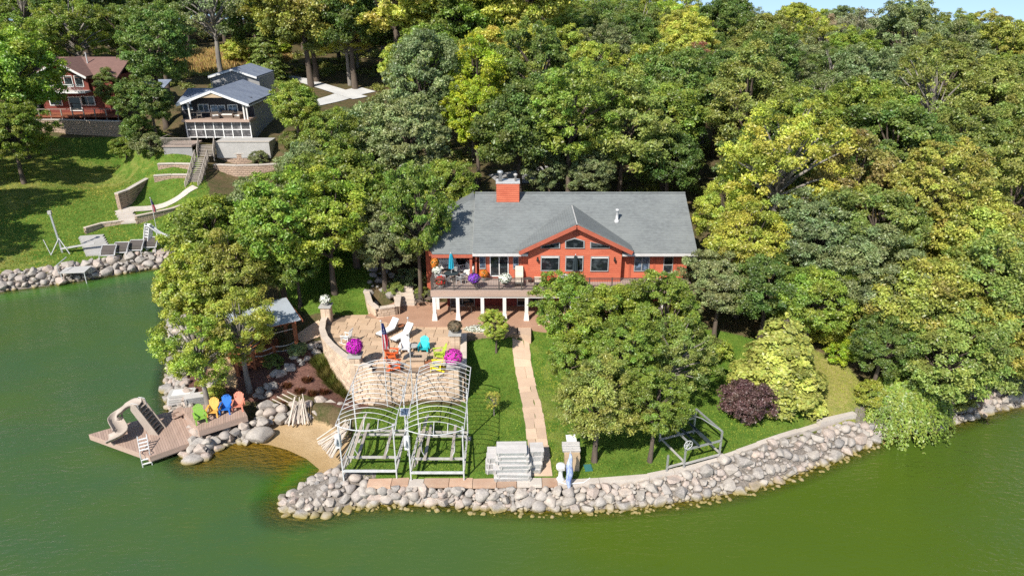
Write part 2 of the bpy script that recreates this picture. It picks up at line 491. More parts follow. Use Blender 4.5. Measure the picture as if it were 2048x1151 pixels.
# lake: a green body seen through a rippled surface, clearer over the shallows
t = NT('lake_water')
co = t.pos()
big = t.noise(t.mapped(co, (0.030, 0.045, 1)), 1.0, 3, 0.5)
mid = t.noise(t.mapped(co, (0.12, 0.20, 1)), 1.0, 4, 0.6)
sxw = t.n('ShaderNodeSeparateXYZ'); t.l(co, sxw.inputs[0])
sheen_mix = t.math('ADD', t.ramp(sxw.outputs[0], 0.0, 0.75, -22, 16), t.math('MULTIPLY', t.math('SUBTRACT', big, 0.5), 1.9))  # sky sheen painted into the body colour: tealer to the left, broken by noise
body = t.mix(t.ramp(sheen_mix, 0, 1, 0.12, 0.68), (0.046, 0.094, 0.030), (0.062, 0.104, 0.009))
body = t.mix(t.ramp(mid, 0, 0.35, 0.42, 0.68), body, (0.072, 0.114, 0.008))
body = t.mix(t.attr('algae'), body, (0.055, 0.215, 0.004))
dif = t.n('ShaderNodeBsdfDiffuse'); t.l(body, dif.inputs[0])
trn = t.n('ShaderNodeBsdfTransparent'); trn.inputs[0].default_value = (0.86, 0.80, 0.36, 1)
fac = t.ramp(t.math('ADD', t.attr('depth'), t.math('MULTIPLY', t.math('SUBTRACT', mid, 0.5), 0.15)), 0.06, 1.0, 0.0, 0.75)
fac = t.math('MAXIMUM', fac, t.math('MULTIPLY', t.attr('algae'), 0.9))
m1 = t.n('ShaderNodeMixShader'); t.l(fac, m1.inputs[0]); t.l(trn.outputs[0], m1.inputs[1]); t.l(dif.outputs[0], m1.inputs[2])
rot = t.n('ShaderNodeMapping'); t.l(co, rot.inputs[0]); rot.inputs['Rotation'].default_value = (0, 0, math.radians(-28)); rot.inputs['Scale'].default_value = (1.0, 2.6, 1)
r1 = t.noise(rot.outputs[0], 1.6, 4, 0.55)
r2 = t.noise(t.mapped(co, (0.5, 0.9, 1)), 1.0, 2, 0.5)
bp = t.n('ShaderNodeBump'); t.l(t.math('ADD', r1, t.math('MULTIPLY', r2, 0.8)), bp.inputs['Height'])
t.l(t.ramp(t.noise(t.mapped(co, (0.05, 0.09, 1)), 1.0, 3), 0.35, 1.0, 0.4, 0.62), bp.inputs['Strength']); bp.inputs['Distance'].default_value = 0.17
gl = t.n('ShaderNodeBsdfGlossy'); gl.inputs['Roughness'].default_value = 0.03; gl.inputs['Color'].default_value = (0.85, 0.88, 0.88, 1)
t.l(bp.outputs[0], gl.inputs['Normal'])
fr = t.n('ShaderNodeFresnel'); fr.inputs[0].default_value = 1.34; t.l(bp.outputs[0], fr.inputs['Normal'])
m2 = t.n('ShaderNodeMixShader'); t.l(fr.outputs[0], m2.inputs[0]); t.l(m1.outputs[0], m2.inputs[1]); t.l(gl.outputs[0], m2.inputs[2])
t.l(m2.outputs[0], t.out.inputs[0])
# ------------------------------------------------------------------ terrain
SHORE_PX = [(2600,690),(2300,752),(2120,795),(2040,813),(1985,824),(1930,842),(1860,862),(1790,868),(1720,898),(1640,930),(1560,960),(1480,982),(1400,997),(1300,1010),(1220,1016),(1135,1020),
            (1000,1019),(900,1010),(800,1006),(720,1008),(660,1020),(610,1028),(566,1022),(562,1004),(590,986),(615,962),(640,939),(612,916),(575,899),(540,889),(505,885),(470,885),(445,893),(415,914),(385,925),
            (366,914),(375,890),(352,850),(336,810),(331,775),(338,735),(346,690),(338,640),(334,590),(338,552),(346,531),(250,546),(150,563),(75,573),(0,583),(-100,599),(-300,640),(-700,720)]
SHORE = np.array([tuple(P(a, b, 0.0))[:2] for a, b in SHORE_PX])
LANDPOLY = np.vstack([SHORE, [(-400, 20), (-2000, 20), (-2000, 4000), (2000, 4000), (2000, 60)]])

def in_poly(poly, x, y):
    poly = np.asarray(poly); x = np.asarray(x, float); y = np.asarray(y, float)
    res = np.zeros(x.shape, bool)
    j = len(poly) - 1
    for i in range(len(poly)):
        xi, yi = poly[i]; xj, yj = poly[j]
        if yi != yj:
            c = ((yi > y) != (yj > y)) & (x < (xj - xi) * (y - yi) / (yj - yi) + xi)
            res ^= c
        j = i
    return res

def seg_dist(pts, x, y, closed=False):
    x = np.asarray(x, float); y = np.asarray(y, float)
    best = np.full(x.shape, 1e9)
    n = len(pts)
    for i in range(n if closed else n - 1):
        ax, ay = pts[i]; bx, by = pts[(i + 1) % n]
        dx, dy = bx - ax, by - ay
        L = dx*dx + dy*dy + 1e-9
        t = np.clip(((x - ax)*dx + (y - ay)*dy) / L, 0, 1)
        best = np.minimum(best, np.hypot(x - ax - t*dx, y - ay - t*dy))
    return best

CTRL_PX = [  # (pixel, height)
    (740,952,1.2),(840,955,1.2),(930,955,1.2),(1040,955,1.2),(1135,950,1.2),(1230,955,1.2),(1330,945,1.2),(1440,915,1.2),(1560,875,1.25),(1650,850,1.3),(1720,842,1.3),
    (745,808,1.3),(830,808,1.3),(920,808,1.3),(960,800,1.35),(1070,800,1.6),(1010,720,2.4),(960,690,3.0),(1060,655,3.4),(985,668,3.3),(940,672,3.3),(1150,760,1.9),(1250,860,1.5),(1300,720,2.4),(1250,660,3.3),
    (1440,820,1.6),(1500,760,2.2),(1560,800,1.9),(1640,760,2.4),(1700,800,1.9),(1650,690,3.5),(1850,760,1.8),(1950,760,1.6),(1750,640,5.0),(1900,640,4.5),(2000,700,3.0),
    (690,640,3.35),(760,640,3.35),(830,640,3.35),(720,600,4.2),(650,560,4.6),(600,560,4.0),(660,620,3.3),(560,600,2.9),
    (640,705,2.4),(600,720,1.9),(560,690,2.1),(520,700,1.9),(655,760,1.3),(690,790,1.1),(640,790,0.9),(560,790,0.9),(600,800,0.75),(680,830,0.9),(700,860,1.1),(690,900,1.1),
    (480,790,0.9),(430,800,0.7),(440,740,1.2),(400,740,0.9),(380,700,0.8),(500,740,1.3),(450,650,2.0),(400,600,1.2),(430,560,2.0),(370,540,0.9),
    (510,860,0.45),(560,860,0.35),(610,880,0.3),(650,890,0.4),(540,835,0.6),(600,850,0.5),(590,905,0.05),(640,925,0.1),(660,930,0.6),(640,960,0.9),(680,960,1.1),(520,880,0.1),
    (0,560,1.0),(80,552,1.0),(150,542,1.0),(240,528,1.0),(330,515,1.0),(60,480,2.2),(200,470,2.0),(330,450,2.6),(260,430,2.7),(330,405,3.3),(240,400,3.6),(380,385,4.2),(100,400,3.9),(100,350,5.0),(20,400,4.2),(250,340,5.2),
    (200,290,6.5),(100,285,6.9),(30,290,7.2),(290,300,6.5),(420,420,3.2),(480,430,3.0),(540,380,4.4),(470,352,4.9),(560,352,5.0),(560,480,3.6),(420,480,2.4),
]
CTRL_W = [(-60,112,9.8),(-72,112,9.8),(-80,106,8.5),(-50,100,8.6),(-46,97,8.9),(-39,99,9.0),(-33,97,8.8),(-31,93,7.6),(-28,92,7.0),(-27,100,8.6),
    (-46,93,8.4),(-50,95,7.8),(-44,91.5,7.6),(-50,110,10.3),(-40,112,10.6),(-34,121,10.6),(-45,121,11.0),(-24,121,10.0),(-60,130,12.5),(-56,150,14.2),(-80,140,13.5),(-20,75,6.5),(-12,66,5.8),(-8,62,5.4),(-22,90,8.0),
    (-3,63,6.2),(5,64,6.3),(14,62,6.0),(5,72,7.0),(-6,70,6.8),(18,58,5.3),(17,51,4.0),(20,66,6.5),(0,90,8.5),(20,90,8.5),(40,70,7.0),(60,70,6.5),(50,90,7.0),(90,90,4.5),
    (0,120,10.5),(40,130,8.5),(90,140,5.0),(-30,150,13.5),(0,170,11.5),(60,180,7.5),(130,180,3.0),(-90,180,16.0),(-40,220,16.5),(30,240,11.0),(110,240,4.5),(200,240,1.5),
    (-150,150,14),(-150,220,17),(-60,320,18),(60,340,11),(180,340,3),(300,340,1),(-250,340,18),(-100,110,9),(-110,90,7),(-95,75,3.0),(-140,90,5),
    (45,52,3.0),(55,55,3.0),(80,60,3.5),(120,80,5),(-10,56,4.2),(-11,53,3.6),
    (0,700,16),(300,700,4),(-300,700,22),(0,1500,18),(800,1500,6),(-800,1500,26),(800,600,2),(-800,600,20)]
CT = np.array([tuple(P(a, b, z)) for a, b, z in CTRL_PX] + CTRL_W)
_C = 2.5
def _phi(d2): return -np.sqrt(d2 + _C*_C)
_A = _phi((CT[:,None,0]-CT[None,:,0])**2 + (CT[:,None,1]-CT[None,:,1])**2)
_n = len(CT)
_S = np.zeros((_n+1, _n+1)); _S[:_n,:_n] = _A - np.eye(_n)*0.25; _S[:_n,_n] = 1; _S[_n,:_n] = 1
_W = np.linalg.solve(_S, np.append(CT[:,2], 0))

BEACH = np.array([tuple(P(a, b, 0.2))[:2] for a, b in [(498,850),(530,832),(600,840),(650,850),(700,880),(690,915),(655,945),(632,950),(625,925),(560,905),(500,900)]])

PAT0 = [tuple(P(a_, b_, 3.5))[:2] for a_, b_ in [(745,742),(722,738),(700,726),(682,712),(666,698),(654,684),(648,668),(650,652),(655,640),(690,628),(745,625),(790,636),(840,645),(1036,648),(1036,668),(924,670),(923,742)]]
def ground_z(x, y):
    x = np.atleast_1d(np.asarray(x, float)); y = np.atleast_1d(np.asarray(y, float))
    z = np.full(x.shape, _W[_n])
    for i in range(_n): z = z + _W[i] * _phi((x-CT[i,0])**2 + (y-CT[i,1])**2)
    d = seg_dist(SHORE, x, y)
    land = in_poly(LANDPOLY, x, y)
    db = seg_dist(BEACH, x, y, True); db = np.where(in_poly(BEACH, x, y), 0, db)
    slope = 0.10 + 0.85 * np.clip(db / 1.5, 0, 1)
    z = np.where((x > -9.6) & (x < 15) & (y > 47.2) & (y < 61), np.minimum(z, 3.25), z)
    z = np.where((x > -11.8) & (x <= -9.6) & (y > 48.6) & (y < 52.6), np.minimum(z, 3.3), z)
    z = np.where(in_poly(PAT0, x, y), np.minimum(z, 2.9), z)
    zl = np.minimum(np.maximum(z, 0.25), d * slope)
    zw = -np.minimum(2.2, d * (0.10 + 0.55 * np.clip((db - 0.8) / 6.5, 0, 1)))
    zl = zl - 60*np.clip((y - 265)/320, 0, 4)
    return np.where(land, zl, zw)

def gz(x, y): return float(ground_z([x], [y])[0])

def graded(spec):
    out = [spec[0][0]]
    for a, b, st in spec:
        n = max(1, int(round((b - a) / st)))
        out += list(a + (b - a) * (np.arange(1, n + 1) / n))
    return np.array(out)
GX = graded([(-1500,-400,220),(-400,-140,26),(-140,-80,4),(-80,-30,0.85),(-30,28,0.3),(28,60,0.8),(60,140,4),(140,400,26),(400,1500,220)])
GY = graded([(-200,10,35),(10,28,1.5),(28,54,0.3),(54,112,0.75),(112,180,3.4),(180,400,22),(400,2600,220)])
XX, YY = np.meshgrid(GX, GY)
ZZ = ground_z(XX.ravel(), YY.ravel()).reshape(XX.shape)
_lx, _ly = list(GX), list(GY)
from bisect import bisect_right
def gz(x, y):
    """height of the ground sheet as built"""
    i = min(max(bisect_right(_lx, x) - 1, 0), len(_lx) - 2); j = min(max(bisect_right(_ly, y) - 1, 0), len(_ly) - 2)
    u = (x - _lx[i]) / (_lx[i+1] - _lx[i]); v = (y - _ly[j]) / (_ly[j+1] - _ly[j])
    return float((ZZ[j,i]*(1-u) + ZZ[j,i+1]*u)*(1-v) + (ZZ[j+1,i]*(1-u) + ZZ[j+1,i+1]*u)*v)
def pp(lst, z): return np.array([tuple(P(a, b, z if len(q) == 0 else q[0]))[:2] for a, b, *q in lst])
LAWNS = [pp([(735,960,1.2),(1110,962,1.2),(1330,948,1.2),(1440,918,1.2),(1560,878,1.2),(1650,852,1.3),(1748,842,1.3),(1738,790,1.9),(1690,735,2.6),(1620,700,3.0),(1440,660,3.2),(1200,640,3.4),(1050,645,3.4),(925,660,3.4),(922,812,1.3),(730,812,1.3),(690,880,1.1),(690,940,1.1)], 1.2),
         pp([(700,625,3.4),(755,628,3.4),(730,590,4.2),(760,520,5.0),(560,520,3.2),(560,600,2.9),(620,640,3.0)], 3.4),
         pp([(-200,585,1.0),(-60,568,1.0),(0,560,1.0),(80,550,1.0),(160,540,1.0),(250,525,1.0),(330,512,1.0),(420,480,2.4),(420,385,4.0),(400,340,5.0),(310,300,6.4),(250,278,7.0),(60,275,7.2),(-80,280,7.2),(-300,330,6)], 1.0)]
MULCHES = [pp([(640,800,0.8),(560,785,0.9),(600,745,1.4),(640,725,1.8),(655,770,1.2),(740,800,1.2),(735,812,1.25),(690,830,1.0)], 1),
           pp([(500,720,1.8),(620,700,2.0),(640,720,1.8),(560,790,0.9),(470,790,0.9),(430,820,0.7),(400,800,0.7),(350,800,0.4),(350,700,0.8),(480,700,1.8)], 1)]
SANDS = [BEACH, pp([(420,780,0.8),(415,720,1.0),(440,690,1.3),(470,720,1.2),(475,780,0.8)], 1),
         pp([(480,985,-0.6),(380,985,-0.6),(395,925,-0.2),(480,880,0.1),(560,890,0.1),(640,935,0.1),(580,985,-0.3)], 0)]
DRYS = [(pp([(1040,660,3.3),(1120,700,2.6),(1150,940,1.2),(1080,950,1.2),(1060,800,1.6)], 1), 0.45), (pp([(1610,690,3.0),(1700,730,2.6),(1750,790,1.9),(1750,842,1.3),(1655,850,1.3),(1600,780,2.2)], 1), 1.05),
        (pp([(60,560,1),(160,540,1),(0,480,2),(150,380,4),(330,380,3.8),(300,300,6.4),(100,285,7),(-60,300,7),(-60,560,1)], 1), 0.42)]
def soft(polys, x, y, wdt=0.5):
    out = np.zeros(x.shape)
    for pl in polys:
        d = seg_dist(pl, x, y, True); s = np.where(in_poly(pl, x, y), d, -d)
        out = np.maximum(out, np.clip(0.5 + s / (2*wdt), 0, 1))
    return out
fx, fy = XX.ravel(), YY.ravel()
a_lawn = soft(LAWNS, fx, fy); a_mulch = soft(MULCHES, fx, fy, 0.35); a_sand = soft(SANDS, fx, fy, 0.4)
a_dry = np.zeros(fx.shape)
for pl, v in DRYS: a_dry = np.maximum(a_dry, v * soft([pl], fx, fy, 2.5))
_ds = seg_dist(SHORE, fx, fy)
a_rock = np.clip((1.75 - _ds)*1.5 + .5, 0, 1)
_x0 = P(1720,842,1.3).x
a_rock = np.where((fx > -8) & (fx < _x0) & in_poly(LAWNS[0], fx, fy), 0, a_rock)
# the dry meadow behind the grey garage
field = (np.hypot((fx + 57) / 12, (fy - 149) / 14) < 1)
a_lawn = np.where(field, 1, a_lawn); a_dry = np.where(field, 1, a_dry)
a_lawn = np.where(a_mulch > 0.5, a_lawn, a_lawn)
ny, nx = XX.shape
idx = np.arange(ny*nx).reshape(ny, nx)
Q = np.stack([idx[:-1,:-1], idx[:-1,1:], idx[1:,1:], idx[1:,:-1]], -1).reshape(-1, 4)
rough_z = ZZ.ravel() + 0
gm = np_mesh('ground', np.stack([fx, fy, rough_z], 1), Q, 'ground', dict(lawn=a_lawn, mulch=a_mulch, sand=a_sand, dry=a_dry, rock=a_rock))
gm.polygons.foreach_set('use_smooth', [True]*len(gm.polygons))
tag(link('ground', gm), kind='structure')
zc = ZZ.ravel()[Q].min(1)
WQ = Q[(zc < 0.05) & (fy[Q].max(1) < 262)]
used = np.unique(WQ); remap = np.zeros(ny*nx, int); remap[used] = np.arange(len(used))
alg = pp([(552,1000),(585,978),(612,958),(640,936),(622,922),(585,935),(545,965),(530,990)], 0.0)
a_alg = 0.85 * soft([alg], fx, fy, 1.1)
left = pp([(-100,600),(150,562),(345,531),(345,548),(150,580),(-100,618)], 0.0)
a_alg = np.maximum(a_alg, 0.28 * soft([left], fx, fy, 0.8))
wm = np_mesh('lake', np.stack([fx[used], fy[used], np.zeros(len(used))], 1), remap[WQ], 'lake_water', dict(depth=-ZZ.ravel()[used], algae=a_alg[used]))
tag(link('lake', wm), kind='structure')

# ------------------------------------------------------------------ stones
def stone_mesh(seed, sub=2):
    rr = random.Random(seed)
    bm = bmesh.new()
    bmesh.ops.create_icosphere(bm, subdivisions=sub, radius=1.0)
    planes = [(Vector((rr.gauss(0,1), rr.gauss(0,1), rr.gauss(0,1))).normalized(), rr.uniform(0.55, 0.82)) for _ in range(12)]
    for v in bm.verts:
        for n, d in planes:
            k = v.co.dot(n)
            if k > d: v.co -= n * (k - d) * 0.92
        v.co *= 1 + rr.uniform(-0.025, 0.025)
    me = bpy.data.meshes.new('stone')
    bm.to_mesh(me); bm.free()
    me.polygons.foreach_set('use_smooth', [True]*len(me.polygons))
    me.materials.append(MAT['stone'])
    return me
def hull_stone(seed):
    rr = random.Random(seed); bm = bmesh.new()
    for _ in range(20):
        v = Vector((rr.gauss(0,1), rr.gauss(0,1), rr.gauss(0,1))).normalized()*rr.uniform(.82, 1.05)
        bm.verts.new(v)
    bmesh.ops.convex_hull(bm, input=bm.verts)
    bmesh.ops.delete(bm, geom=[v for v in bm.verts if not v.link_faces], context='VERTS')
    bmesh.ops.bevel(bm, geom=bm.edges[:], offset=.07, segments=1, affect='EDGES', clamp_overlap=True)
    bmesh.ops.triangulate(bm, faces=bm.faces[:])
    me = bpy.data.meshes.new('stone'); bm.to_mesh(me); bm.free()
    me.materials.append(MAT['stone'])
    return me
STONES = [stone_mesh(100 + i) for i in range(4)] + [hull_stone(300 + i) for i in range(8)]
STONE_V = [np.array([v.co[:] for v in m.vertices]) for m in STONES]
STONE_F = [np.array([p.vertices[:] for p in m.polygons]) for m in STONES]

def put_stones(parent, items, limit=300, name='stone'):
    """items: (centre, radius, (sx,sy,sz)); the largest are parts, the small fill is one part"""
    items = sorted(items, key=lambda i: -i[1])
    inv = ROOT[parent.name].inverted()
    fillV, fillF, n0 = [], [], 0
    for k, (c, r, s) in enumerate(items):
        vi = random.randrange(len(STONES))
        rot = (random.uniform(-0.4, 0.4), random.uniform(-0.4, 0.4), random.uniform(0, 6.28))
        if k < limit:
            o = link(name, STONES[vi], parent)
            o.location = inv @ Vector(c); o.rotation_euler = rot; o.scale = tuple(r * a for a in s)
        else:
            M = np.array(Matrix.LocRotScale(inv @ Vector(c), Matrix.Rotation(rot[2], 3, 'Z').to_quaternion(), Vector([r*a for a in s])))
            V = STONE_V[vi] @ M[:3,:3].T + M[:3,3]
            fillV.append(V); fillF.append(STONE_F[vi] + n0); n0 += len(V)
    if fillV:
        me = np_mesh('small_stones', np.vstack(fillV), None, 'stone', tris=np.vstack(fillF))
        tag(link('small_stones', me, parent), kind='stuff')

def bank(line, inland, z_lo, z_hi, sizes, rng, spread=1.0, jitter=0.06, follow=False, upper=None):
    """stones thrown on a sloping bank that climbs from the waterline"""
    line = [Vector((a, b, 0)) for a, b in line]
    seg = [(line[i+1]-line[i]).length for i in range(len(line)-1)]
    L = sum(seg)
    def at(s):
        for i, l in enumerate(seg):
            if s <= l or i == len(seg)-1:
                d = (line[i+1]-line[i]).normalized()
                p = line[i] + d * min(s, l)
                if upper:
                    q = Vector((*upper[i], 0)).lerp(Vector((*upper[i+1], 0)), min(s, l)/l)
                    return p, (q - p)/spread
                return p, Vector((-d.y, d.x, 0)) * inland
            s -= l
    got = []; cell = {}
    W = spread * 1.25
    for rad, tries in sizes:
        for _ in range(int(tries * L)):
            r = rad * rng.uniform(0.8, 1.25)
            s, u = rng.uniform(0, L), rng.uniform(-0.03, 1.0) * W
            ok = True
            ci, cj = int(s // 1.0), int((u + 5) // 1.0)
            for a in range(ci-1, ci+2):
                for b in range(cj-1, cj+2):
                    for (s2, u2, r2) in cell.get((a, b), ()):
                        if (s-s2)**2 + (u-u2)**2 < ((r + r2) * 0.66)**2: ok = False; break
                    if not ok: break
                if not ok: break
            if not ok: continue
            cell.setdefault((ci, cj), []).append((s, u, r))
            p, nrm = at(s)
            q = p + nrm * (u * spread / W)
            zt = z_lo + (z_hi - z_lo) * max(0, u / W)
            zt = max(zt, gz(q.x, q.y) + 0.10)
            sy = rng.uniform(0.75, 1.0)
            got.append(((q.x, q.y, zt + rng.uniform(-jitter, jitter)), r * 1.08, (rng.uniform(0.95, 1.2), sy, rng.uniform(0.65, 0.9))))
    return got

rng = random.Random(5)
def w2(lst): return [tuple(P(a, b, 0))[:2] for a, b in lst]
main_line = w2([(1790,868),(1720,898),(1640,930),(1560,960),(1480,982),(1400,997),(1300,1010),(1220,1016),(1135,1020),(1000,1019),(900,1010),(800,1006),(720,1008)])
main_up = [tuple(P(a, b, 1.12))[:2] for a, b in [(1765,846),(1700,846),(1628,864),(1548,890),(1472,916),(1396,940),(1300,960),(1220,967),(1135,972),(1000,976),(900,975),(800,973),(722,972)]]
SW = thing('rock_seawall', 'long curved fieldstone seawall below the front lawn and its cap stones', 'seawall', (3, 32.5, 0))
st = bank(main_line, -1, 0.02, 1.02, [(0.42, 9), (0.31, 34), (0.21, 100), (0.13, 260)], rng, 1.25, upper=main_up)
for k in range(420):
    s_ = rng.uniform(0, len(main_line)-1.001); i_ = int(s_); p_ = Vector((*main_line[i_], 0)).lerp(Vector((*main_line[i_+1], 0)), s_-i_)
    st.append(((p_.x + rng.uniform(-.1,.1), p_.y - rng.uniform(-.05,.55), -.06 + rng.uniform(-.12,.08)), rng.uniform(.09,.20), (1.15, .95, .7)))
put_stones(SW, st)
RP = thing('rock_spit', 'heap of grey and pink rocks at the corner beside the sandy cove', 'rock heap', tuple(P(640, 990, 0.0)))
its = []
for (a, b, z, r) in [(700,975,0.9,.42),(665,960,1.0,.4),(650,975,0.8,.36),(690,995,0.4,.38),(640,985,0.6,.34),(672,985,0.7,.3),(715,990,0.6,.45),(728,968,1.0,.38),(620,995,0.35,.42),(605,990,0.3,.5),(660,1005,0.3,.36),(635,1005,0.3,.33)]:
    c = P(a, b, z); its.append(((c.x, c.y, z), r, (1.1, .9, .8)))
spit_poly = pp([(742,958,1.1),(690,945,1.1),(655,938,1.0),(632,945,.8),(590,972,.3),(556,1003,0),(562,1032,0),(660,1030,0),(742,1012,0)], 0)
occ = [(c[0], c[1], r) for c, r, s in its]
for rad, tries in ((0.38, 3000), (0.27, 9000), (0.17, 22000)):
    for _ in range(tries):
        x = rng.uniform(-14.5, -7.5); y = rng.uniform(30.5, 35.5); r = rad * rng.uniform(.8, 1.2)
        if not bool(in_poly(spit_poly, [x], [y])[0]) or any((x-a)**2+(y-b)**2 < ((r+c)*0.64)**2 for a, b, c in occ): continue
        occ.append((x, y, r)); its.append(((x, y, gz(x, y) + 0.06), r, (1.1, .9, .75)))
put_stones(RP, its)
# cap stones of the seawall
capline = [P(a, b, 1.2) for a, b in [(735,968),(800,968),(900,970),(1000,972),(1110,970)]]
x = capline[0].x
while x < capline[-1].x:
    wdt = rng.uniform(0.75, 1.45)
    y0 = 32.12 + rng.uniform(-0.05, 0.05) + 0.03
    mb = MB().prism([(x, y0), (x+wdt-0.03, y0+rng.uniform(-.04,.04)), (x+wdt-0.03, y0+0.62+rng.uniform(-.05,.05)), (x, y0+0.6)], 1.02, 1.24 + rng.uniform(-.015,.015))
    mb.build('cap_stone', 'cap_red' if rng.random() < 0.75 else 'cap_pale', SW)
    x += wdt
pale = [P(a, b, 1.2) for a, b in [(1112,968),(1200,963),(1300,955),(1400,935),(1480,908),(1560,880),(1640,855),(1712,838)]]
for i in range(len(pale)-1):
    a, b = pale[i], pale[i+1]
    k = max(1, int((b-a).length / 1.6))
    for j in range(k):
        p0 = a.lerp(b, j/k); p1 = a.lerp(b, (j+1)/k - 0.012)
        n = Vector((-(b-a).y, (b-a).x, 0)).normalized() * 0.36
        MB().prism([(p0.x, p0.y), (p1.x, p1.y), (p1.x+n.x, p1.y+n.y), (p0.x+n.x, p0.y+n.y)], 0.8, max(1.22, gz(p0.x, p0.y) + .05, gz(p0.x+n.x, p0.y+n.y) + .06, gz(p1.x+n.x, p1.y+n.y) + .06)).build('cap_stone', 'cap_pale', SW)

LS = thing('rock_shoreline', 'rough boulder bank along the lawn of the grey and red cottages', 'rock bank', tuple(P(150, 560, 0)))
st = bank(w2([(346,531),(250,546),(150,563),(75,573),(0,583),(-100,599)]), -1, 0.0, 0.95, [(0.6, 5), (0.42, 14), (0.28, 30), (0.18, 50)], rng, 1.8)
put_stones(LS, st)
PS = thing('rock_revetment', 'pale stones at the waterline under the leaning trees left of the pavilion', 'rock bank', tuple(P(336, 760, 0)))
st = bank(w2([(375,890),(352,850),(336,810),(331,775),(338,735),(346,690),(338,640)]), -1, 0.0, 0.75, [(0.45, 6), (0.3, 20), (0.2, 50)], rng, 1.4)
put_stones(PS, st)
DS = thing('rock_bank', 'grey rocks heaped under and in front of the raised dock platform', 'rock bank', tuple(P(430, 890, 0)))
st = bank(w2([(520,886),(470,886),(445,894),(415,915),(385,926),(368,914)]), -1, 0.05, 0.85, [(0.45, 10), (0.3, 26), (0.2, 60)], rng, 1.3)
for (a, b, z, r) in [(395,900,.2,.5),(412,905,.15,.45),(385,915,.1,.55),(432,880,.5,.42),(450,870,.6,.45),(470,862,.7,.42),(487,852,.8,.4)]:
    c = P(a, b, z); st.append(((c.x, c.y, z), r, (1.1, .9, .75)))
put_stones(DS, st)
RS = thing('rock_bank', 'rocks along the wooded shore beyond the weeping bush', 'rock bank', tuple(P(1950, 845, 0)))
st = bank(w2([(2300,752),(2120,795),(2040,813),(1985,824),(1930,842),(1860,862),(1790,868)]), -1, 0.02, 0.9, [(0.5, 8), (0.35, 20), (0.22, 40)], rng, 1.3)
put_stones(RS, st)
# the dry-laid boulder wall behind the beach
BW = thing('boulder_wall', 'low wall of large pinkish boulders behind the sandy beach', 'wall', tuple(P(600, 830, 0.6)))
its = []; occ = []
bl = [P(a, b, .6) for a, b in [(512,838),(545,845),(600,838),(640,830),(700,850)]]
for rad, tries in ((0.5, 500), (0.34, 1500), (0.22, 3500)):
    for _ in range(tries):
        s = rng.uniform(0, len(bl)-1.001); i = int(s); p = bl[i].lerp(bl[i+1], s-i)
        u = rng.uniform(0, 1.7); r = rad * rng.uniform(.85, 1.2)
        q = p + Vector((0.1, 1, 0)) * u * 0.8
        if any((q.x-a)**2 + (q.y-b)**2 < ((r+c)*0.64)**2 for a, b, c in occ): continue
        occ.append((q.x, q.y, r)); its.append(((q.x, q.y, 0.45 + 0.42*u*0.8), r, (1.15, .9, .8)))
put_stones(BW, its)
# single boulders
def boulder(px, py, z, r, s, label, group=None):
    c = P(px, py, z)
    o = link('boulder', stone_mesh(rng.randrange(9999), 3)); o.location = c; o.scale = tuple(r*a for a in s); o.rotation_euler = (0.1, 0.1, rng.uniform(0, 6.28))
    return tag(o, label, 'boulder', group)
boulder(520, 872, 0.35, 0.85, (1.15, .85, .75), 'largest grey boulder alone at the back of the sandy cove')
boulder(388, 917, 0.1, 0.62, (1.3, .85, .6), 'flat boulder lying in the water at the foot of the rock bank')
boulder(430, 770, 1.0, 0.9, (1.3, .8, .6), 'pale flat boulder under the trees behind the bright dock chairs')
RB = thing('rock_border', 'row of blue-grey rocks lining the mulch bed below the pavilion', 'rock border', tuple(P(570, 770, 1.0)))
its = []
for k in range(24):
    f = k / 23
    px, py = 515 + f*130 + rng.uniform(-6, 6), 785 - f*75 + rng.uniform(-9, 9)
    z = 0.95 + f*0.8; c = P(px, py, z)
    its.append(((c.x, c.y, gz(c.x, c.y) + .12), rng.uniform(.26, .46), (1.15, .9, .75)))
put_stones(RB, its)

RG = thing('rock_garden', 'sloping rock garden of grey stones beside the deck and steps', 'rock garden', tuple(P(820, 560, 4.5)))
its = []; occ = []
rgp = pp([(735,590,4.0),(775,600,3.8),(850,600,3.8),(858,545,5.0),(835,510,5.8),(740,520,5.4)], 4)
for rad, tries in ((.5, 120), (.34, 400), (.22, 700)):
    for _ in range(tries):
        x = rng.uniform(rgp[:,0].min(), rgp[:,0].max()); y = rng.uniform(rgp[:,1].min(), rgp[:,1].max()); r = rad*rng.uniform(.8,1.2)
        if not bool(in_poly(rgp, [x], [y])[0]) or any((x-a)**2+(y-b)**2 < ((r+q)*1.0)**2 for a, b, q in occ): continue
        occ.append((x, y, r)); its.append(((x, y, gz(x, y) + .06), r, (1.15, .9, .7)))
put_stones(RG, its)
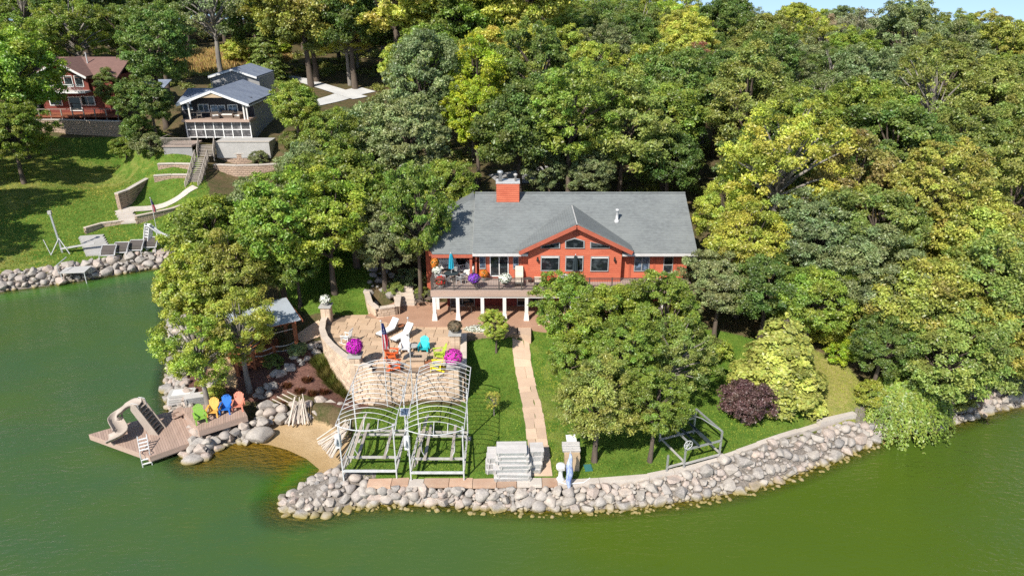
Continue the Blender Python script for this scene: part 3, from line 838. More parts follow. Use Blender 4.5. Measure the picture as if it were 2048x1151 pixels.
# ------------------------------------------------------------------ patio, terrace, path
ZP = 3.5
def pl(lst, z): return [tuple(P(a, b, z))[:2] for a, b in lst]
CURVE = pl([(745,742),(722,738),(700,726),(682,712),(666,698),(654,684),(648,668),(650,652),(655,640)], ZP)
PATIO = CURVE + pl([(690,630),(745,628),(790,640),(840,648),(1036,652),(1036,668),(924,670),(923,742)], ZP)
pat = tag(thing('patio', None, None, (-7, 45, ZP)), kind='structure')
MB().prism(PATIO[::-1] if False else PATIO, 0.9, ZP - 0.03).build('paving_bed', 'paver_joint', pat)
gp = 0.64
PV = {}
def paver_mesh(wd):
    k = round(wd, 2)
    if k not in PV:
        b = 0.012
        mb = MB().add([(-wd/2,-gp/2+.016,0),(wd/2,-gp/2+.016,0),(wd/2,gp/2-.012,0),(-wd/2,gp/2-.012,0),
                       (-wd/2+b,-gp/2+.012+b,.035),(wd/2-b,-gp/2+.012+b,.035),(wd/2-b,gp/2-.012-b,.035),(-wd/2+b,gp/2-.012-b,.035)],
                      [(4,5,6,7),(0,1,5,4),(1,2,6,5),(2,3,7,6),(3,0,4,7)])
        PV[k] = mb.mesh('paver', 'paver')
    return PV[k]
ppn = np.array(PATIO)
inset = seg_dist
row = 0; y = ppn[:,1].min() + 0.25; npv = 0
while y < ppn[:,1].max():
    x = ppn[:,0].min() + rng.uniform(0, .8)
    while x < ppn[:,0].max():
        wd = rng.choice([0.62, 0.94, 1.24])
        cx = x + wd/2
        test = in_poly(PATIO, [cx-wd*.45, cx+wd*.45, cx-wd*.45, cx+wd*.45], [y-.28, y-.28, y+.28, y+.28])
        if test.all() and npv < 300:
            o = link('paver', paver_mesh(wd - 0.024), pat); o.location = (cx + 7, y - 45, -0.028 + rng.uniform(-.003, .003)); npv += 1
        x += wd
    y += gp; row += 1

def block_wall(name, label, line, z0f, z1, bw=0.46, bh=0.2, th=0.3, mat='wall_block', cap=True, batter=0.0, limit=300):
    """a dry stacked block wall along a ground line: core, courses of blocks, coping"""
    line = [Vector((a, b, 0)) for a, b in line]
    c0 = line[len(line)//2]
    w_ = thing(name, label, 'wall', (c0.x, c0.y, 0))
    seg = [(line[i+1]-line[i]).length for i in range(len(line)-1)]; L = sum(seg)
    def at(s):
        for i, l in enumerate(seg):
            if s <= l or i == len(seg)-1:
                d = (line[i+1]-line[i]).normalized(); return line[i] + d*s, d
            s -= l
    bmesh_ = {}
    def bm_(wd):
        k = round(wd, 2)
        if k not in bmesh_:
            b = 0.022; h = bh - 0.014; wd2 = wd/2
            bmesh_[k] = MB().add([(-wd2,0,0),(wd2,0,0),(wd2,0,h),(-wd2,0,h),(-wd2+b,-.05,b),(wd2-b,-.05,b),(wd2-b,-.05,h-b),(-wd2+b,-.05,h-b)],
                                 [(4,5,6,7),(0,1,5,4),(1,2,6,5),(2,3,7,6),(3,0,4,7)]).mesh('block', mat)
        return bmesh_[k]
    n = 0; z = z1 - bh; r = 0; rest = MB()
    while z > -0.2:
        s = -(r % 2) * bw * 0.5
        while s < L:
            wd = bw * rng.choice([0.7, 1.0, 1.0, 1.3])
            sm = min(max(s + wd/2, 0.05), L - 0.05)
            p, d = at(sm)
            nrm = Vector((d.y, -d.x, 0))
            if z + bh > z0f(p.x, p.y):
                q = p + nrm * (th/2 + batter*(z1 - z))
                if n < limit:
                    o = link('block', bm_(wd - 0.014), w_); o.location = (q.x - c0.x, q.y - c0.y, z)
                    o.rotation_euler = (0, 0, math.atan2(d.y, d.x)); n += 1
            s += wd
        z -= bh; r += 1
        if z + bh < min(z0f(p_.x, p_.y) for p_ in line) - 0.1: break
    core = MB(); cope = MB()
    for i in range(len(line)-1):
        a, b = line[i], line[i+1]; d = (b-a).normalized(); nr = Vector((d.y, -d.x, 0))
        core.prism([tuple((a + nr*(th/2-.004))[:2]), tuple((a - nr*th/2)[:2]), tuple((b - nr*th/2)[:2]), tuple((b + nr*(th/2-.004))[:2])][::-1], lambda X, Y: min(z0f(X, Y), z1) - 0.4, z1 - 0.004)
    core.build('wall_core', 'wall_core', w_)
    if cap:
        s = 0.0
        while s < L:
            wd = min(0.62, L - s)
            p, d = at(s + wd/2); nr = Vector((d.y, -d.x, 0)); hw = (wd/2 - .008)
            q = [p + d*hw + nr*(th/2+.1), p - d*hw + nr*(th/2+.1), p - d*hw - nr*(th/2+.05), p + d*hw - nr*(th/2+.05)]
            MB().prism([tuple(v[:2]) for v in q][::-1], z1, z1 + 0.075).build('coping_stone', 'coping', w_)
            s += 0.62
    return w_
front = pl([(745,742),(923,742)], ZP)
block_wall('patio_wall', 'straight tan block wall under the front of the patio behind the boat lifts', [(front[0][0], front[0][1]-.1), (front[1][0], front[1][1]-.1)], lambda X, Y: 1.3, ZP - 0.0, cap=False)
side = pl([(923,742),(924,670)], ZP)
block_wall('patio_wall', 'block wall along the lawn side of the patio with a dark shadow on grass', [(side[0][0]+.1, side[0][1]), (side[1][0]+.1, side[1][1])], lambda X, Y: gz(X, Y), ZP + 0.12, limit=200)
block_wall('patio_wall', 'tall curved tan block wall round the corner of the patio above ornamental grass', [(a-.06, b-.06) for a, b in CURVE[::-1]], lambda X, Y: gz(X, Y) - .1, ZP + 0.42, limit=300)

def pillar(px, py, h, label, cap='concrete'):
    c = P(px, py, ZP)
    p_ = thing('stone_pillar', label, 'pillar', tuple(c), 0)
    hw = 0.34
    MB().box(-hw, hw, -hw, hw, -1.6, h).build('core', 'wall_core', p_, local=True)
    z = h - 0.2
    while z > -1.7:
        for sx_ in range(4):
            for k in (-1, 1):
                m = Matrix.Rotation(sx_ * math.pi/2, 4, 'Z')
                mb = MB()
                vs = [m @ Vector((k*hw/2 + a, -hw - .03, z + b)) for a, b in ((-.16,.0),(.16,.0),(.16,.19),(-.16,.19))] + [m @ Vector((k*hw/2 + a, -hw + .02, z + b)) for a, b in ((-.165,-.005),(.165,-.005),(.165,.195),(-.165,.195))]
                mb.add(vs, [(0,1,2,3),(4,5,1,0),(5,6,2,1),(6,7,3,2),(7,4,0,3)])
                mb.build('block', 'wall_block', p_, local=True)
        z -= 0.2
    MB().box(-hw-.12, hw+.12, -hw-.12, hw+.12, h, h+0.1).build('cap', cap, p_, local=True)
    return c, h + 0.1
PIL = [pillar(655, 641, 1.25, 'stone pillar at the rear corner of the patio near the pavilion'),
       pillar(713, 735, 0.95, 'stone pillar on the curved wall carrying the round magenta flowers'),
       pillar(911, 690, 0.95, 'stone pillar by the lawn carrying a bowl of withered dark leaves'),
       pillar(908, 746, 0.55, 'stone pillar at the front corner carrying the round pink flowers')]

# lower terrace of stained concrete
ter = MB().prism(pl([(745,628),(790,652),(850,658),(1036,660),(1300,660),(1300,560),(745,560)], 3.4)[::-1] if False else [(-11.4,49.9),(-9.2,48.2),(-6.8,47.75),(14,47.75),(14,51.4),(-9.5,52.5)], 2.6, ZP + 0.035)
tag(ter.build('terrace', 'terrace_stain'), kind='structure')
# stone steps and planter beside the terrace
stp = thing('garden_steps', 'short flight of tan stone steps climbing beside the terrace', 'steps', tuple(P(812, 606, ZP)))
c = P(812, 612, ZP)
for k in range(5):
    MB().box(c.x-0.9-0.1*k, c.x+0.75-.1*k, c.y + k*0.42, c.y + k*0.42 + 0.6, ZP-.1+ k*0.16, ZP + 0.16 + k*0.16).build('step', 'coping', stp)
block_wall('planter_wall', 'curved tan block planter wall at the edge of the shaded lawn', pl([(735,600),(742,622),(757,634),(795,628),(798,606)], ZP), lambda X, Y: ZP-.2, ZP + 0.75, limit=200)

# flagstone path down the lawn
path = tag(thing('garden_path', None, None, (1.2, 40, 0)), kind='structure')
def path_x(y):
    f = (y - 33.0) / (48.6 - 33.0)
    return 1.72 + (0.55 - 1.72) * f + 0.10 * math.sin(f * 5)
yv = 33.0
while yv < 48.4:
    ln = rng.uniform(0.6, 1.15)
    tilt = rng.uniform(-.10, .10)
    n = rng.choice([1, 1, 2, 2])
    e0, e1 = -.62 + rng.uniform(-.03, .03), .62 + rng.uniform(-.03, .03)
    cuts = [e0] + ([rng.uniform(-0.25, 0.25)] if n == 2 else []) + [e1]
    for i in range(n):
        g = 0.011
        a, b = cuts[i] + (g if i else 0), cuts[i+1] - (g if i < n-1 else 0)
        j = lambda: rng.uniform(-.02, .02)
        bow = rng.uniform(-.05, .05)
        poly = [(path_x(yv)+a+j(), yv+g), (path_x(yv)+(a+b)/2, yv+g+j()), (path_x(yv)+b+j(), yv+g), (path_x(yv+ln/2)+b+bow, yv+ln/2), (path_x(yv+ln)+b+j(), yv+ln-g), (path_x(yv+ln)+(a+b)/2, yv+ln-g+j()), (path_x(yv+ln)+a+j(), yv+ln-g), (path_x(yv+ln/2)+a+(bow if i else -bow), yv+ln/2)]
        hh = 0.035 + rng.uniform(-.006, .006)
        MB().prism(poly, lambda X, Y: gz(X, Y) - 0.1, lambda X, Y: gz(X, Y) + hh).build('flagstone', 'flagstone', path)
    yv += ln
# flag pavement joining the patio and the path
MB().prism(pl([(1034,652),(1062,652),(1062,672),(1034,668)], 3.42), 2.8, 3.47).build('landing_slab', 'flagstone', path)

# driveway behind the red house and by the grey garage
def ribbon(name, px, width, z_off, mat, zz):
    """a paved strip laid on the ground along a surveyed middle line"""
    pts_ = [P(a, b, zz if not q else q[0]) for a, b, *q in px]
    cur = []
    for i in range(len(pts_)-1):
        for k in range(8): cur.append(pts_[i].lerp(pts_[i+1], k/8))
    cur.append(pts_[-1])
    for _ in range(3): cur = [cur[0]] + [(cur[i-1] + cur[i]*2 + cur[i+1])/4 for i in range(1, len(cur)-1)] + [cur[-1]]
    vs, fs = [], []; nc = 7
    for i, p in enumerate(cur):
        d_ = (cur[min(i+1, len(cur)-1)] - cur[max(i-1, 0)]); d_.z = 0; d_.normalize(); r = Vector((d_.y, -d_.x, 0))
        w_ = width if not isinstance(width, tuple) else width[0] + (width[1]-width[0])*i/(len(cur)-1)
        for j in range(nc):
            q = p + r*((j/(nc-1) - .5)*w_); vs.append((q.x, q.y, gz(q.x, q.y) + z_off))
    for i in range(len(cur)-1):
        for j in range(nc-1): fs.append((i*nc+j, i*nc+j+1, (i+1)*nc+j+1, (i+1)*nc+j))
    return tag(MB().add(vs, fs).build(name, mat, smooth=True), kind='structure')
ribbon('driveway', [(990,372),(1060,364),(1140,352),(1180,340)], 4.2, 0.06, 'concrete_grey', 6.9)
ribbon('driveway', [(515,208),(560,208),(620,204),(660,196),(705,186),(735,182)], (2.6, 4.4), 0.10, 'concrete_white', 10.6)
ribbon('driveway', [(720,188),(660,180),(600,172),(545,168)], (3.2, 2.4), 0.14, 'concrete_white', 10.9)

# ------------------------------------------------------------------ the red lake house
def siding(mb, x0, x1, z0, z1, y, expo=0.17, edge=None):
    """lapped boards; edge(z) gives the span where the wall narrows"""
    z = z0
    while z < z1 - 0.02:
        zt = min(z + expo, z1)
        a0, a1 = (x0, x1) if edge is None else edge(z)
        b0, b1 = (x0, x1) if edge is None else edge(zt)
        if a1 - a0 < 0.05: break
        mb.add([(a0, y-.028, z), (a1, y-.028, z), (b1, y-.004, zt), (b0, y-.004, zt), (a0, y, z), (a1, y, z)], [(0,1,2,3), (4,5,1,0)])
        z = zt
    return mb

def window(par, poly, y, fr='dark_frame', gl='glass', fw=0.07, mull=0, rail=None, name='window'):
    """poly: corner points (x, z) in an upright plane at depth y, seen from -y; a frame, a pane set back, mullions"""
    pts = [Vector((p[0], 0, p[1])) for p in poly]
    c = sum(pts, Vector()) / len(pts)
    f = MB(); n = len(pts)
    for i in range(n):
        a, b = pts[i], pts[(i+1) % n]
        ia = a + (c - a).normalized() * fw * 1.25; ib = b + (c - b).normalized() * fw * 1.25
        vs = []
        for q, dy in ((a,-.075),(b,-.075),(ib,-.075),(ia,-.075),(a,0),(b,0),(ib,-.02),(ia,-.02)):
            vs.append((q.x, y + dy, q.z))
        f.add(vs, [(0,1,2,3),(1,0,4,5),(3,2,6,7),(0,3,7,4),(2,1,5,6)])
    x0, x1 = min(p.x for p in pts), max(p.x for p in pts); z0, z1 = min(p.z for p in pts), max(p.z for p in pts)
    for k in range(mull):
        xm = x0 + (x1-x0) * (k+1)/(mull+1); f.box(xm-.03, xm+.03, y-.065, y-.02, z0+fw*.6, z1-fw*.6)
    if rail: f.box(x0+fw*.6, x1-fw*.6, y-.062, y-.02, z0+(z1-z0)*rail-.025, z0+(z1-z0)*rail+.025)
    o = f.build(name, fr, par)
    g = MB().add([(p.x*0.995 + c.x*0.005, y-.032, p.z*0.995+c.z*0.005) for p in pts], [tuple(range(n))])
    g.build('pane', gl, o)
    return o
def wrect(x0, y0, x1, y1, Y):
    a, b = ZY(x0, y1, Y), ZY(x1, y0, Y)
    return [(a.x, a.z), (b.x, a.z), (b.x, b.z), (a.x, b.z)]

HZ0, HZ1, HE, HR = 3.5, 6.08, 8.48, 11.66      # terrace, main floor, eave, ridge heights
YW, YE, YR, YB = 51.25, 50.45, 56.1, 61.75     # wall, eave, ridge, rear eave
X0, X1 = -3.03, 14.25
H = thing('lake_house', 'large red lake house with grey shingle roof and long deck', 'house', (5.5, 55, HZ0))
slope = (HR - HE) / (YR - YE)
GX0, GX1, GXc = 1.25, 8.45, 4.85               # cross gable
GYW, GYE = 50.55, 49.95
GAP, GBOT, GHW = 10.93, 8.80, 4.28
# walls
mb = MB()
siding(mb, X0+.45, GX0+.05, HZ1-.1, HE-.02, YW); siding(mb, GX1-.05, X1-.55, HZ1-.1, HE-.02, YW)
gs = (GAP-GBOT)/GHW
siding(mb, GX0, GX1, HZ1-.1, GAP-.15, GYW, edge=lambda z: (max(GX0, GXc-(GAP-.12-z)/gs), min(GX1, GXc+(GAP-.12-z)/gs)))
mb.add([(GX0,GYW,HZ1-.1),(GX0,YW,HZ1-.1),(GX0,YW,HE+.5),(GX0,GYW,HE+.5)], [(3,2,1,0)])
mb.add([(GX1,GYW,HZ1-.1),(GX1,YW,HZ1-.1),(GX1,YW,HE+.5),(GX1,GYW,HE+.5)], [(0,1,2,3)])
# end walls and rear
for xx, fl in ((X0+.45, 1), (X1-.55, -1)):
    mb.add([(xx,YW,HZ0),(xx,YB-.6,HZ0),(xx,YB-.6,HE),(xx,YR,HR-.2),(xx,YW,HE)], [(0,1,2,3,4) if fl < 0 else (4,3,2,1,0)])
mb.add([(X0+.45,YB-.6,HZ0),(X1-.55,YB-.6,HZ0),(X1-.55,YB-.6,HE),(X0+.45,YB-.6,HE)], [(1,0,3,2)])
mb.build('wall', 'siding_red', H)
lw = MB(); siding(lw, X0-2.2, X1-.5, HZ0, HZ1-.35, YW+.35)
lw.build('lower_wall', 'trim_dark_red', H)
for (a, b, nm, mu) in ((-5.0,-3.0,'patio_door',1),(-1.9,-0.3,'window',1),(0.4,2.4,'patio_door',1),(3.6,6.2,'window',2),(7.2,9.2,'patio_door',1),(10.2,12.6,'window',2)):
    zb = HZ0+.06 if nm == 'patio_door' else HZ0 + .75
    window(H, [(a,zb),(b,zb),(b,HZ0+2.1),(a,HZ0+2.1)], YW+.32, 'trim_grey', 'glass', .08, mu, name=nm)
# roof: front slope with a notch for the cross gable
rf = MB()
def rz_(y): return HE + slope*(y-YE)
NY = YW - 0.02
rf.slab([(X0,YE,HE),(GX0,YE,HE),(GX0,NY,rz_(NY)),(GX1,NY,rz_(NY)),(GX1,YE,HE),(X1,YE,HE),(X1,YR,HR),(X0,YR,HR)], 0.14)
rf.slab([(X1,YR,HR),(X1,YB,HE),(X0,YB,HE),(X0,YR,HR)], 0.14)
roof = rf.build('roof', 'roof_shingle', H)
# ridge cap
MB().tube([(X0,YR,HR+.02),(X1,YR,HR+.02)], 0.09, 6).build('ridge_cap', 'roof_shingle', roof)
# cross gable roof
yv_ = YE + (GAP - HE)/slope
yl = YE + (GBOT - HE)/slope
g2 = MB()
gx0, gx1 = GXc - GHW, GXc + GHW
g2.slab([(gx0,GYE,GBOT),(GXc,GYE,GAP),(GXc,yv_,GAP+.01),(gx0,yl,GBOT+.03)][::-1], 0.12)
g2.slab([(GXc,GYE,GAP),(gx1,GYE,GBOT),(gx1,yl,GBOT+.03),(GXc,yv_,GAP+.01)][::-1], 0.12)
g2.build('gable_roof', 'roof_shingle', roof)
vt = MB()
for s_ in (gx0, gx1): vt.tube([(s_, yl, GBOT+.05), (GXc, yv_, GAP+.04)], 0.05, 5)
vt.tube([(GXc,GYE,GAP+.03),(GXc,yv_,GAP+.03)], .06, 5)
vt.build('valley_flashing', 'gutter', roof)
fb = MB()
for s_ in (-1, 1):
    a = Vector((GXc, GYE-.03, GAP-.16)); b = Vector((GXc + s_*(GHW+.02), GYE-.03, GBOT-.14))
    fb.beam(a, b, 0.05, 0.30, (0,0,1))
    fb.beam(a + Vector((0,.3,-.1)), b + Vector((0,.3,-.1)), .56, .05, (0,0,1))
fb.build('bargeboard', 'trim_red', roof)
gt = MB()
for a, b in ((X0, GX0-.02), (GX1+.02, X1)):
    gt.box(a, b, YE-.11, YE-.005, HE-.22, HE-.03)
gt.build('gutter', 'gutter', roof)
sf = MB()
for a, b in ((X0+.02, GX0-.03), (GX1+.03, X1-.02)): sf.box(a, b, YE, YW-.005, HE-.22, HE-.17)
sf.build('soffit', 'trim_red', roof)
for xx in (X0+.02, X1-.02):
    MB().beam((xx, YE, HE-.15), (xx, YR, HR-.15), .05, .24).build('bargeboard', 'gutter', roof)
    MB().beam((xx, YB, HE-.15), (xx, YR, HR-.15), .05, .24).build('bargeboard', 'gutter', roof)
# windows of the main floor
for r_ in ((1081,511,1119,541),(1130,511,1167,541),(1180,512,1218,542)):
    w_ = window(H, wrect(*r_, GYW-.03), GYW-.03, 'trim_grey', 'glass', .07)
    q = wrect(*r_, GYW-.03)
    MB().box(q[0][0]+.05, q[1][0]-.05, GYW-.085, GYW-.045, q[2][1]-.16, q[2][1]-.06).build('blind', 'white_paint', w_)
def zpoly(pts, Y): return [(ZY(a, b, Y).x, ZY(a, b, Y).z) for a, b in pts]
window(H, zpoly([(1081,496),(1120,496),(1120,484),(1081,492)], GYW-.03), GYW-.03, 'trim_grey')
window(H, zpoly([(1130,496),(1169,496),(1169,481),(1149.5,475),(1130,481)], GYW-.03), GYW-.03, 'trim_grey')
window(H, zpoly([(1180,496),(1220,496),(1220,492),(1180,483)], GYW-.03), GYW-.03, 'trim_grey')
window(H, wrect(959,511,971,537,YW-.03), YW-.03, 'trim_grey', 'glass_blue')
window(H, wrect(1026,512,1037,537,YW-.03), YW-.03, 'trim_grey', 'glass_blue')
window(H, wrect(980,510,1017,552,YW-.03), YW-.03, 'white_paint', 'glass', .08, 1, name='patio_door')
window(H, wrect(1267,512,1300,542,YW-.03), YW-.03, 'trim_grey', 'glass_blue', .07, 1)
window(H, wrect(1325,512,1347,546,YW-.03), YW-.03, 'trim_grey', 'glass', .08, 0, .5)
cbd = MB()
for px_ in (952, 1042, 1260, 1308, 1352):
    a = ZY(px_, 530, YW); cbd.box(a.x-.07, a.x+.07, YW-.06, YW-.005, HZ1, HE-.23)
cbd.build('corner_board', 'trim_red', H)
# attic vent, wall lamps
q = wrect(1145,459,1158,471,GYW-.03)
ve = MB().box(q[0][0], q[1][0], GYW-.06, GYW-.005, q[0][1], q[2][1])
for k in range(7): 
    zz = q[0][1] + (q[2][1]-q[0][1])*(k+.5)/7; ve.box(q[0][0]+.03, q[1][0]-.03, GYW-.09, GYW-.06, zz-.02, zz+.015)
ve.build('attic_vent', 'trim_red', H)
for px_ in (1075, 1229):
    a = ZY(px_, 516, GYW)
    MB().box(a.x-.05,a.x+.05,GYW-.08,GYW-.03,a.z-.1,a.z+.1).tube([(a.x,GYW-.06,a.z),(a.x,GYW-.2,a.z+.08),(a.x,GYW-.22,a.z)], .02, 5).lathe([(.03,-.22),(.09,-.16),(.09,0),(.03,.06)], 8, (a.x,GYW-.22,a.z)).build('wall_lamp', 'black_metal', H)
# chimney
cy0, cy1 = 55.2, 56.5
cx0, cx1 = P(994,402,10.8).x, P(1038,402,10.8).x
ct = ZY(1016, 367, cy0).z
ch = MB(); siding(ch, cx0, cx1, rz_(cy0)-.3, ct, cy0)
ch.box(cx0, cx1, cy0+.001, cy1, rz_(cy0)-.3, ct)
for xx, s_ in ((cx0, -1), (cx1, 1)):
    z = rz_(cy0)-.3
    while z < ct-.02:
        zt = min(z+.17, ct); v = [(xx+s_*.026,cy0,z),(xx+s_*.026,cy1,z),(xx+s_*.002,cy1,zt),(xx+s_*.002,cy0,zt)]
        ch.add(v, [(0,1,2,3) if s_ > 0 else (3,2,1,0)]); z = zt
chim = ch.build('chimney', 'siding_red', H)
MB().box(cx0-.05, cx1+.05, cy0-.05, cy1+.05, ct, ct+.06).build('chimney_cap', 'white_metal', chim)
fl = MB().lathe([(.16,0),(.16,.62),(.24,.64),(.24,.8),(.16,.84),(.02,.86)], 12, (cx0+.3, cy0+.5, ct+.1))
fl.build('flue_pipe', 'aluminium', chim, smooth=True)
MB().lathe([(.09,0),(.09,.4),(.16,.42),(.16,.55),(.02,.6)], 10, (cx1-.3, cy0+.6, ct+.1)).build('flue_pipe', 'weathered_metal', chim, smooth=True)
# roof pipe
vy = 53.35; vx = P(1237, 450, rz_(vy)).x
MB().lathe([(.22,-.15),(.2,.1),(.11,.16),(.11,.85),(.15,.87),(.15,1.0),(.05,1.02)], 12, (vx, vy, rz_(vy))).build('vent_pipe', 'white_metal', roof, smooth=True)
# left wing and covered porch
wr = MB()
a_, b_, c_, d_, e_ = (-6.15,50.75,8.3), (-3.05,50.75,8.3), (-3.05,55.9,11.1), (-3.5,55.9,11.1), (-6.15,53.6,9.86)
wr.slab([a_, b_, c_, d_, e_], .14)
wr.slab([e_, d_, (-3.5,62,10.3), (-7.3,62,8.4), (-7.3,53.8,8.4)], .14)
wr.slab([(-6.15,50.75,8.3), e_, (-7.3,53.8,8.4)], .1)
wr.slab([c_, (-3.05,60,10.3), (-3.5,62,10.3), d_], .1)
wr.build('wing_roof', 'roof_shingle', H)
fs = MB().box(-6.2, -3.05, 50.68, 50.74, 8.0, 8.26); fs.beam((-6.17,50.72,8.14), (-7.3,53.8,8.28), .05, .26)
fs.build('porch_fascia', 'trim_red', H)
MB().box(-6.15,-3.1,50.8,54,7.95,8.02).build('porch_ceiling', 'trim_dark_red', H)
wl = MB(); siding(wl, -7.1, -2.6, HZ1, 8.3, 54.0); wl.box(-7.1,-7.0,54,61.5,HZ0,8.4); wl.box(-7.1,-2.6,54.001,54.1,HZ0,8.3)
wl.build('wing_wall', 'siding_red', H)
window(H, [(-5.6,HZ1+.05),(-3.8,HZ1+.05),(-3.8,HZ1+2),(-5.6,HZ1+2)], 53.96, 'dark_frame', 'glass', .08, 1, name='patio_door')
for xx in (-6.0, -3.2):
    MB().box(xx-.1, xx+.1, 50.85, 51.05, HZ1, 7.96).build('porch_post', 'timber' if xx < -4 else 'trim_red', H)
# deck
DY0, DX0, DX1, DZ = 48.85, -6.15, 13.9, 6.08
dk = MB().box(DX0, DX1, DY0, YW+.3, DZ-.34, DZ-.035); dk.box(DX0, X0+.45, YW+.3, 54.0, DZ-.34, DZ-.035)
deck = dk.build('deck', 'fascia_tan', H)
pm = MB().box(DX0, DX1, 0, .136, 0, .03).mesh('plank', 'deck_board', inv=Matrix.Translation((-5.5, 0, 0)))
yy = DY0 - .02; 
while yy < YW - .06:
    o = link('plank', pm, deck); o.location = (0, yy - 55, DZ - .03 - HZ0); yy += .142
pm2 = MB().box(DX0, X0+.42, 0, .136, 0, .03).mesh('plank', 'deck_board', inv=Matrix.Translation((-5.5, 0, 0)))
while yy < 53.85:
    o = link('plank', pm2, deck); o.location = (0, yy - 55, DZ - .03 - HZ0); yy += .142
MB().box(DX0-.04, DX1+.04, DY0-.05, DY0-.022, DZ-.52, DZ-.02).build('fascia_board', 'fascia_tan', deck)
MB().box(DX0-.04, DX0-.012, DY0-.02, 54, DZ-.52, DZ-.02).build('fascia_board', 'fascia_tan', deck)
MB().box(DX0+.05, DX1-.05, DY0+.02, DY0+.22, DZ-.66, DZ-.345).build('deck_beam', 'column_white', deck)
colx = [ZY(a, 620, 48.9).x for a in (869, 916, 965, 1009, 1053)]
while colx[-1] < 13: colx.append(colx[-1] + 1.72)
for xx in colx:
    m = MB()
    m.box(xx-.13, xx+.13, DY0+.0, DY0+.26, HZ0+.6, DZ-.655)
    m.add([(xx+i*.21, DY0+.13+j*.21, HZ0) for i, j in ((-1,-1),(1,-1),(1,1),(-1,1))] + [(xx+i*.15, DY0+.13+j*.15, HZ0+.6) for i, j in ((-1,-1),(1,-1),(1,1),(-1,1))], [(4,5,6,7),(0,1,5,4),(1,2,6,5),(2,3,7,6),(3,0,4,7)])
    m.build('column', 'column_white', deck)
MB().box(DX0+.1, DX0+.36, 50.9, 51.16, HZ0, DZ-.345).build('column', 'column_white', deck)
# railing
rl = MB()
for zz in (DZ+.96, DZ+.86, DZ+.1): rl.box(DX0+.02, DX1-.02, DY0+.03, DY0+.075, zz-.02, zz+.02)
for zz in (DZ+.96, DZ+.1): rl.box(DX0+.02, DX0+.06, DY0+.075, 53.9, zz-.02, zz+.02)
rl.build('handrail', 'dark_frame', deck)
xx = DX0 + .04
pv = MB()
while xx < DX1:
    MB().box(xx-.045, xx+.045, DY0+.01, DY0+.1, DZ, DZ+1.0).build('railing_post', 'dark_frame', deck); xx += 1.71
bl_ = MB(); xx = DX0 + .12
while xx < DX1:
    bl_.box(xx-.009, xx+.009, DY0+.043, DY0+.061, DZ+.1, DZ+.86); xx += .125
yy = DY0 + .2
while yy < 53.8:
    bl_.box(DX0+.03, DX0+.048, yy-.009, yy+.009, DZ+.1, DZ+.95); yy += .125
tag(bl_.build('balusters', 'dark_frame', deck), kind='stuff')
# ------------------------------------------------------------------ chairs and tables
def R4(ax, ang): return Matrix.Rotation(ang, 4, ax)
def adirondack(px, py, z, rz, mat, label, cushion=None, group='adirondack chairs', sc_=1.0):
    """a slatted lounge chair; it faces -y before turning"""
    loc = P(px, py, z)
    t_ = thing('adirondack_chair', label, 'chair', tuple(loc), rz, group)
    s = sc_
    st_ = MB()                                   # seat slats, sloping back
    for k in range(6):
        f = k / 5
        st_.cbox((0, (-.34 + .52*f)*s, (.36 - .14*f)*s), (.54*s, .095*s, .022*s), R4('X', -.26))
    st_.build('seat', mat, t_, local=True)
    bk = MB()                                    # fan of back slats
    for k in range(7):
        u = (k - 3) / 3
        hgt = (.86 - .16*u*u) * s
        a = Vector((u*.21*s, .20*s, .24*s)); d = Vector((u*.10, .42, .90)).normalized()
        bk.beam(a, a + d*hgt, .078*s, .022*s, (0, -1, .4))
    bk.beam((-.25*s, .33*s, .46*s), (.25*s, .33*s, .46*s), .03*s, .07*s); bk.beam((-.27*s, .47*s, .80*s), (.27*s, .47*s, .80*s), .03*s, .06*s)
    bk.build('backrest', mat, t_, local=True)
    for sx_ in (-1, 1):
        MB().add([((sx_*.33 + i)*s, j*s, .56*s + k*.025*s) for k in (0, 1) for i, j in ((-.075,-.42),(.075,-.42),(.05,.36),(-.05,.36))], [(3,2,1,0),(4,5,6,7),(0,1,5,4),(1,2,6,5),(2,3,7,6),(3,0,4,7)]).build('arm', mat, t_, local=True)
        MB().box((sx_*.31-.045)*s, (sx_*.31+.045)*s, -.37*s, -.33*s, 0, .56*s).beam((sx_*.33*s,-.35*s,.45*s),(sx_*.33*s,-.15*s,.55*s), .03*s, .05*s).build('leg', mat, t_, local=True)
        MB().beam((sx_*.27*s, -.36*s, .30*s), (sx_*.27*s, .56*s, .03*s), .03*s, .11*s).box((sx_*.33-.03)*s, (sx_*.33+.03)*s, .28*s, .34*s, .1*s, .56*s).build('leg', mat, t_, local=True)
    if cushion: MB().cbox((0, -.08*s, .40*s), (.50*s, .48*s, .10*s), R4('X', -.26)).build('cushion', cushion, t_, local=True)
    return t_
pi = math.pi
adirondack(810, 703, ZP, 0.0, 'white_plastic', 'white slatted lounge chair behind the fire table', None)
adirondack(848, 703, ZP, -0.06, 'turquoise_plastic', 'turquoise slatted lounge chair behind the fire table')
adirondack(784, 715, ZP, pi/2 - .15, 'orange_plastic', 'orange slatted lounge chair without cushion beside the fire table')
adirondack(790, 738, ZP, pi/2 + .1, 'orange_plastic', 'orange slatted lounge chair with grey cushion nearest the boat lift', 'cushion_grey')
adirondack(879, 714, ZP, -pi/2 + .2, 'lime_plastic', 'lime slatted lounge chair beside the fire table')
adirondack(874, 739, ZP, -pi/2 - .1, 'yellow_plastic', 'yellow slatted lounge chair with grey cushion by the pink flowers', 'cushion_grey')
DKZ = 1.42
adirondack(402, 842, DKZ, 0.55, 'green_plastic', 'green slatted lounge chair at the end of the row on the dock', None, 'chairs on the dock platform')
adirondack(428, 829, DKZ, 0.12, 'amber_plastic', 'amber yellow slatted lounge chair on the dock platform', None, 'chairs on the dock platform')
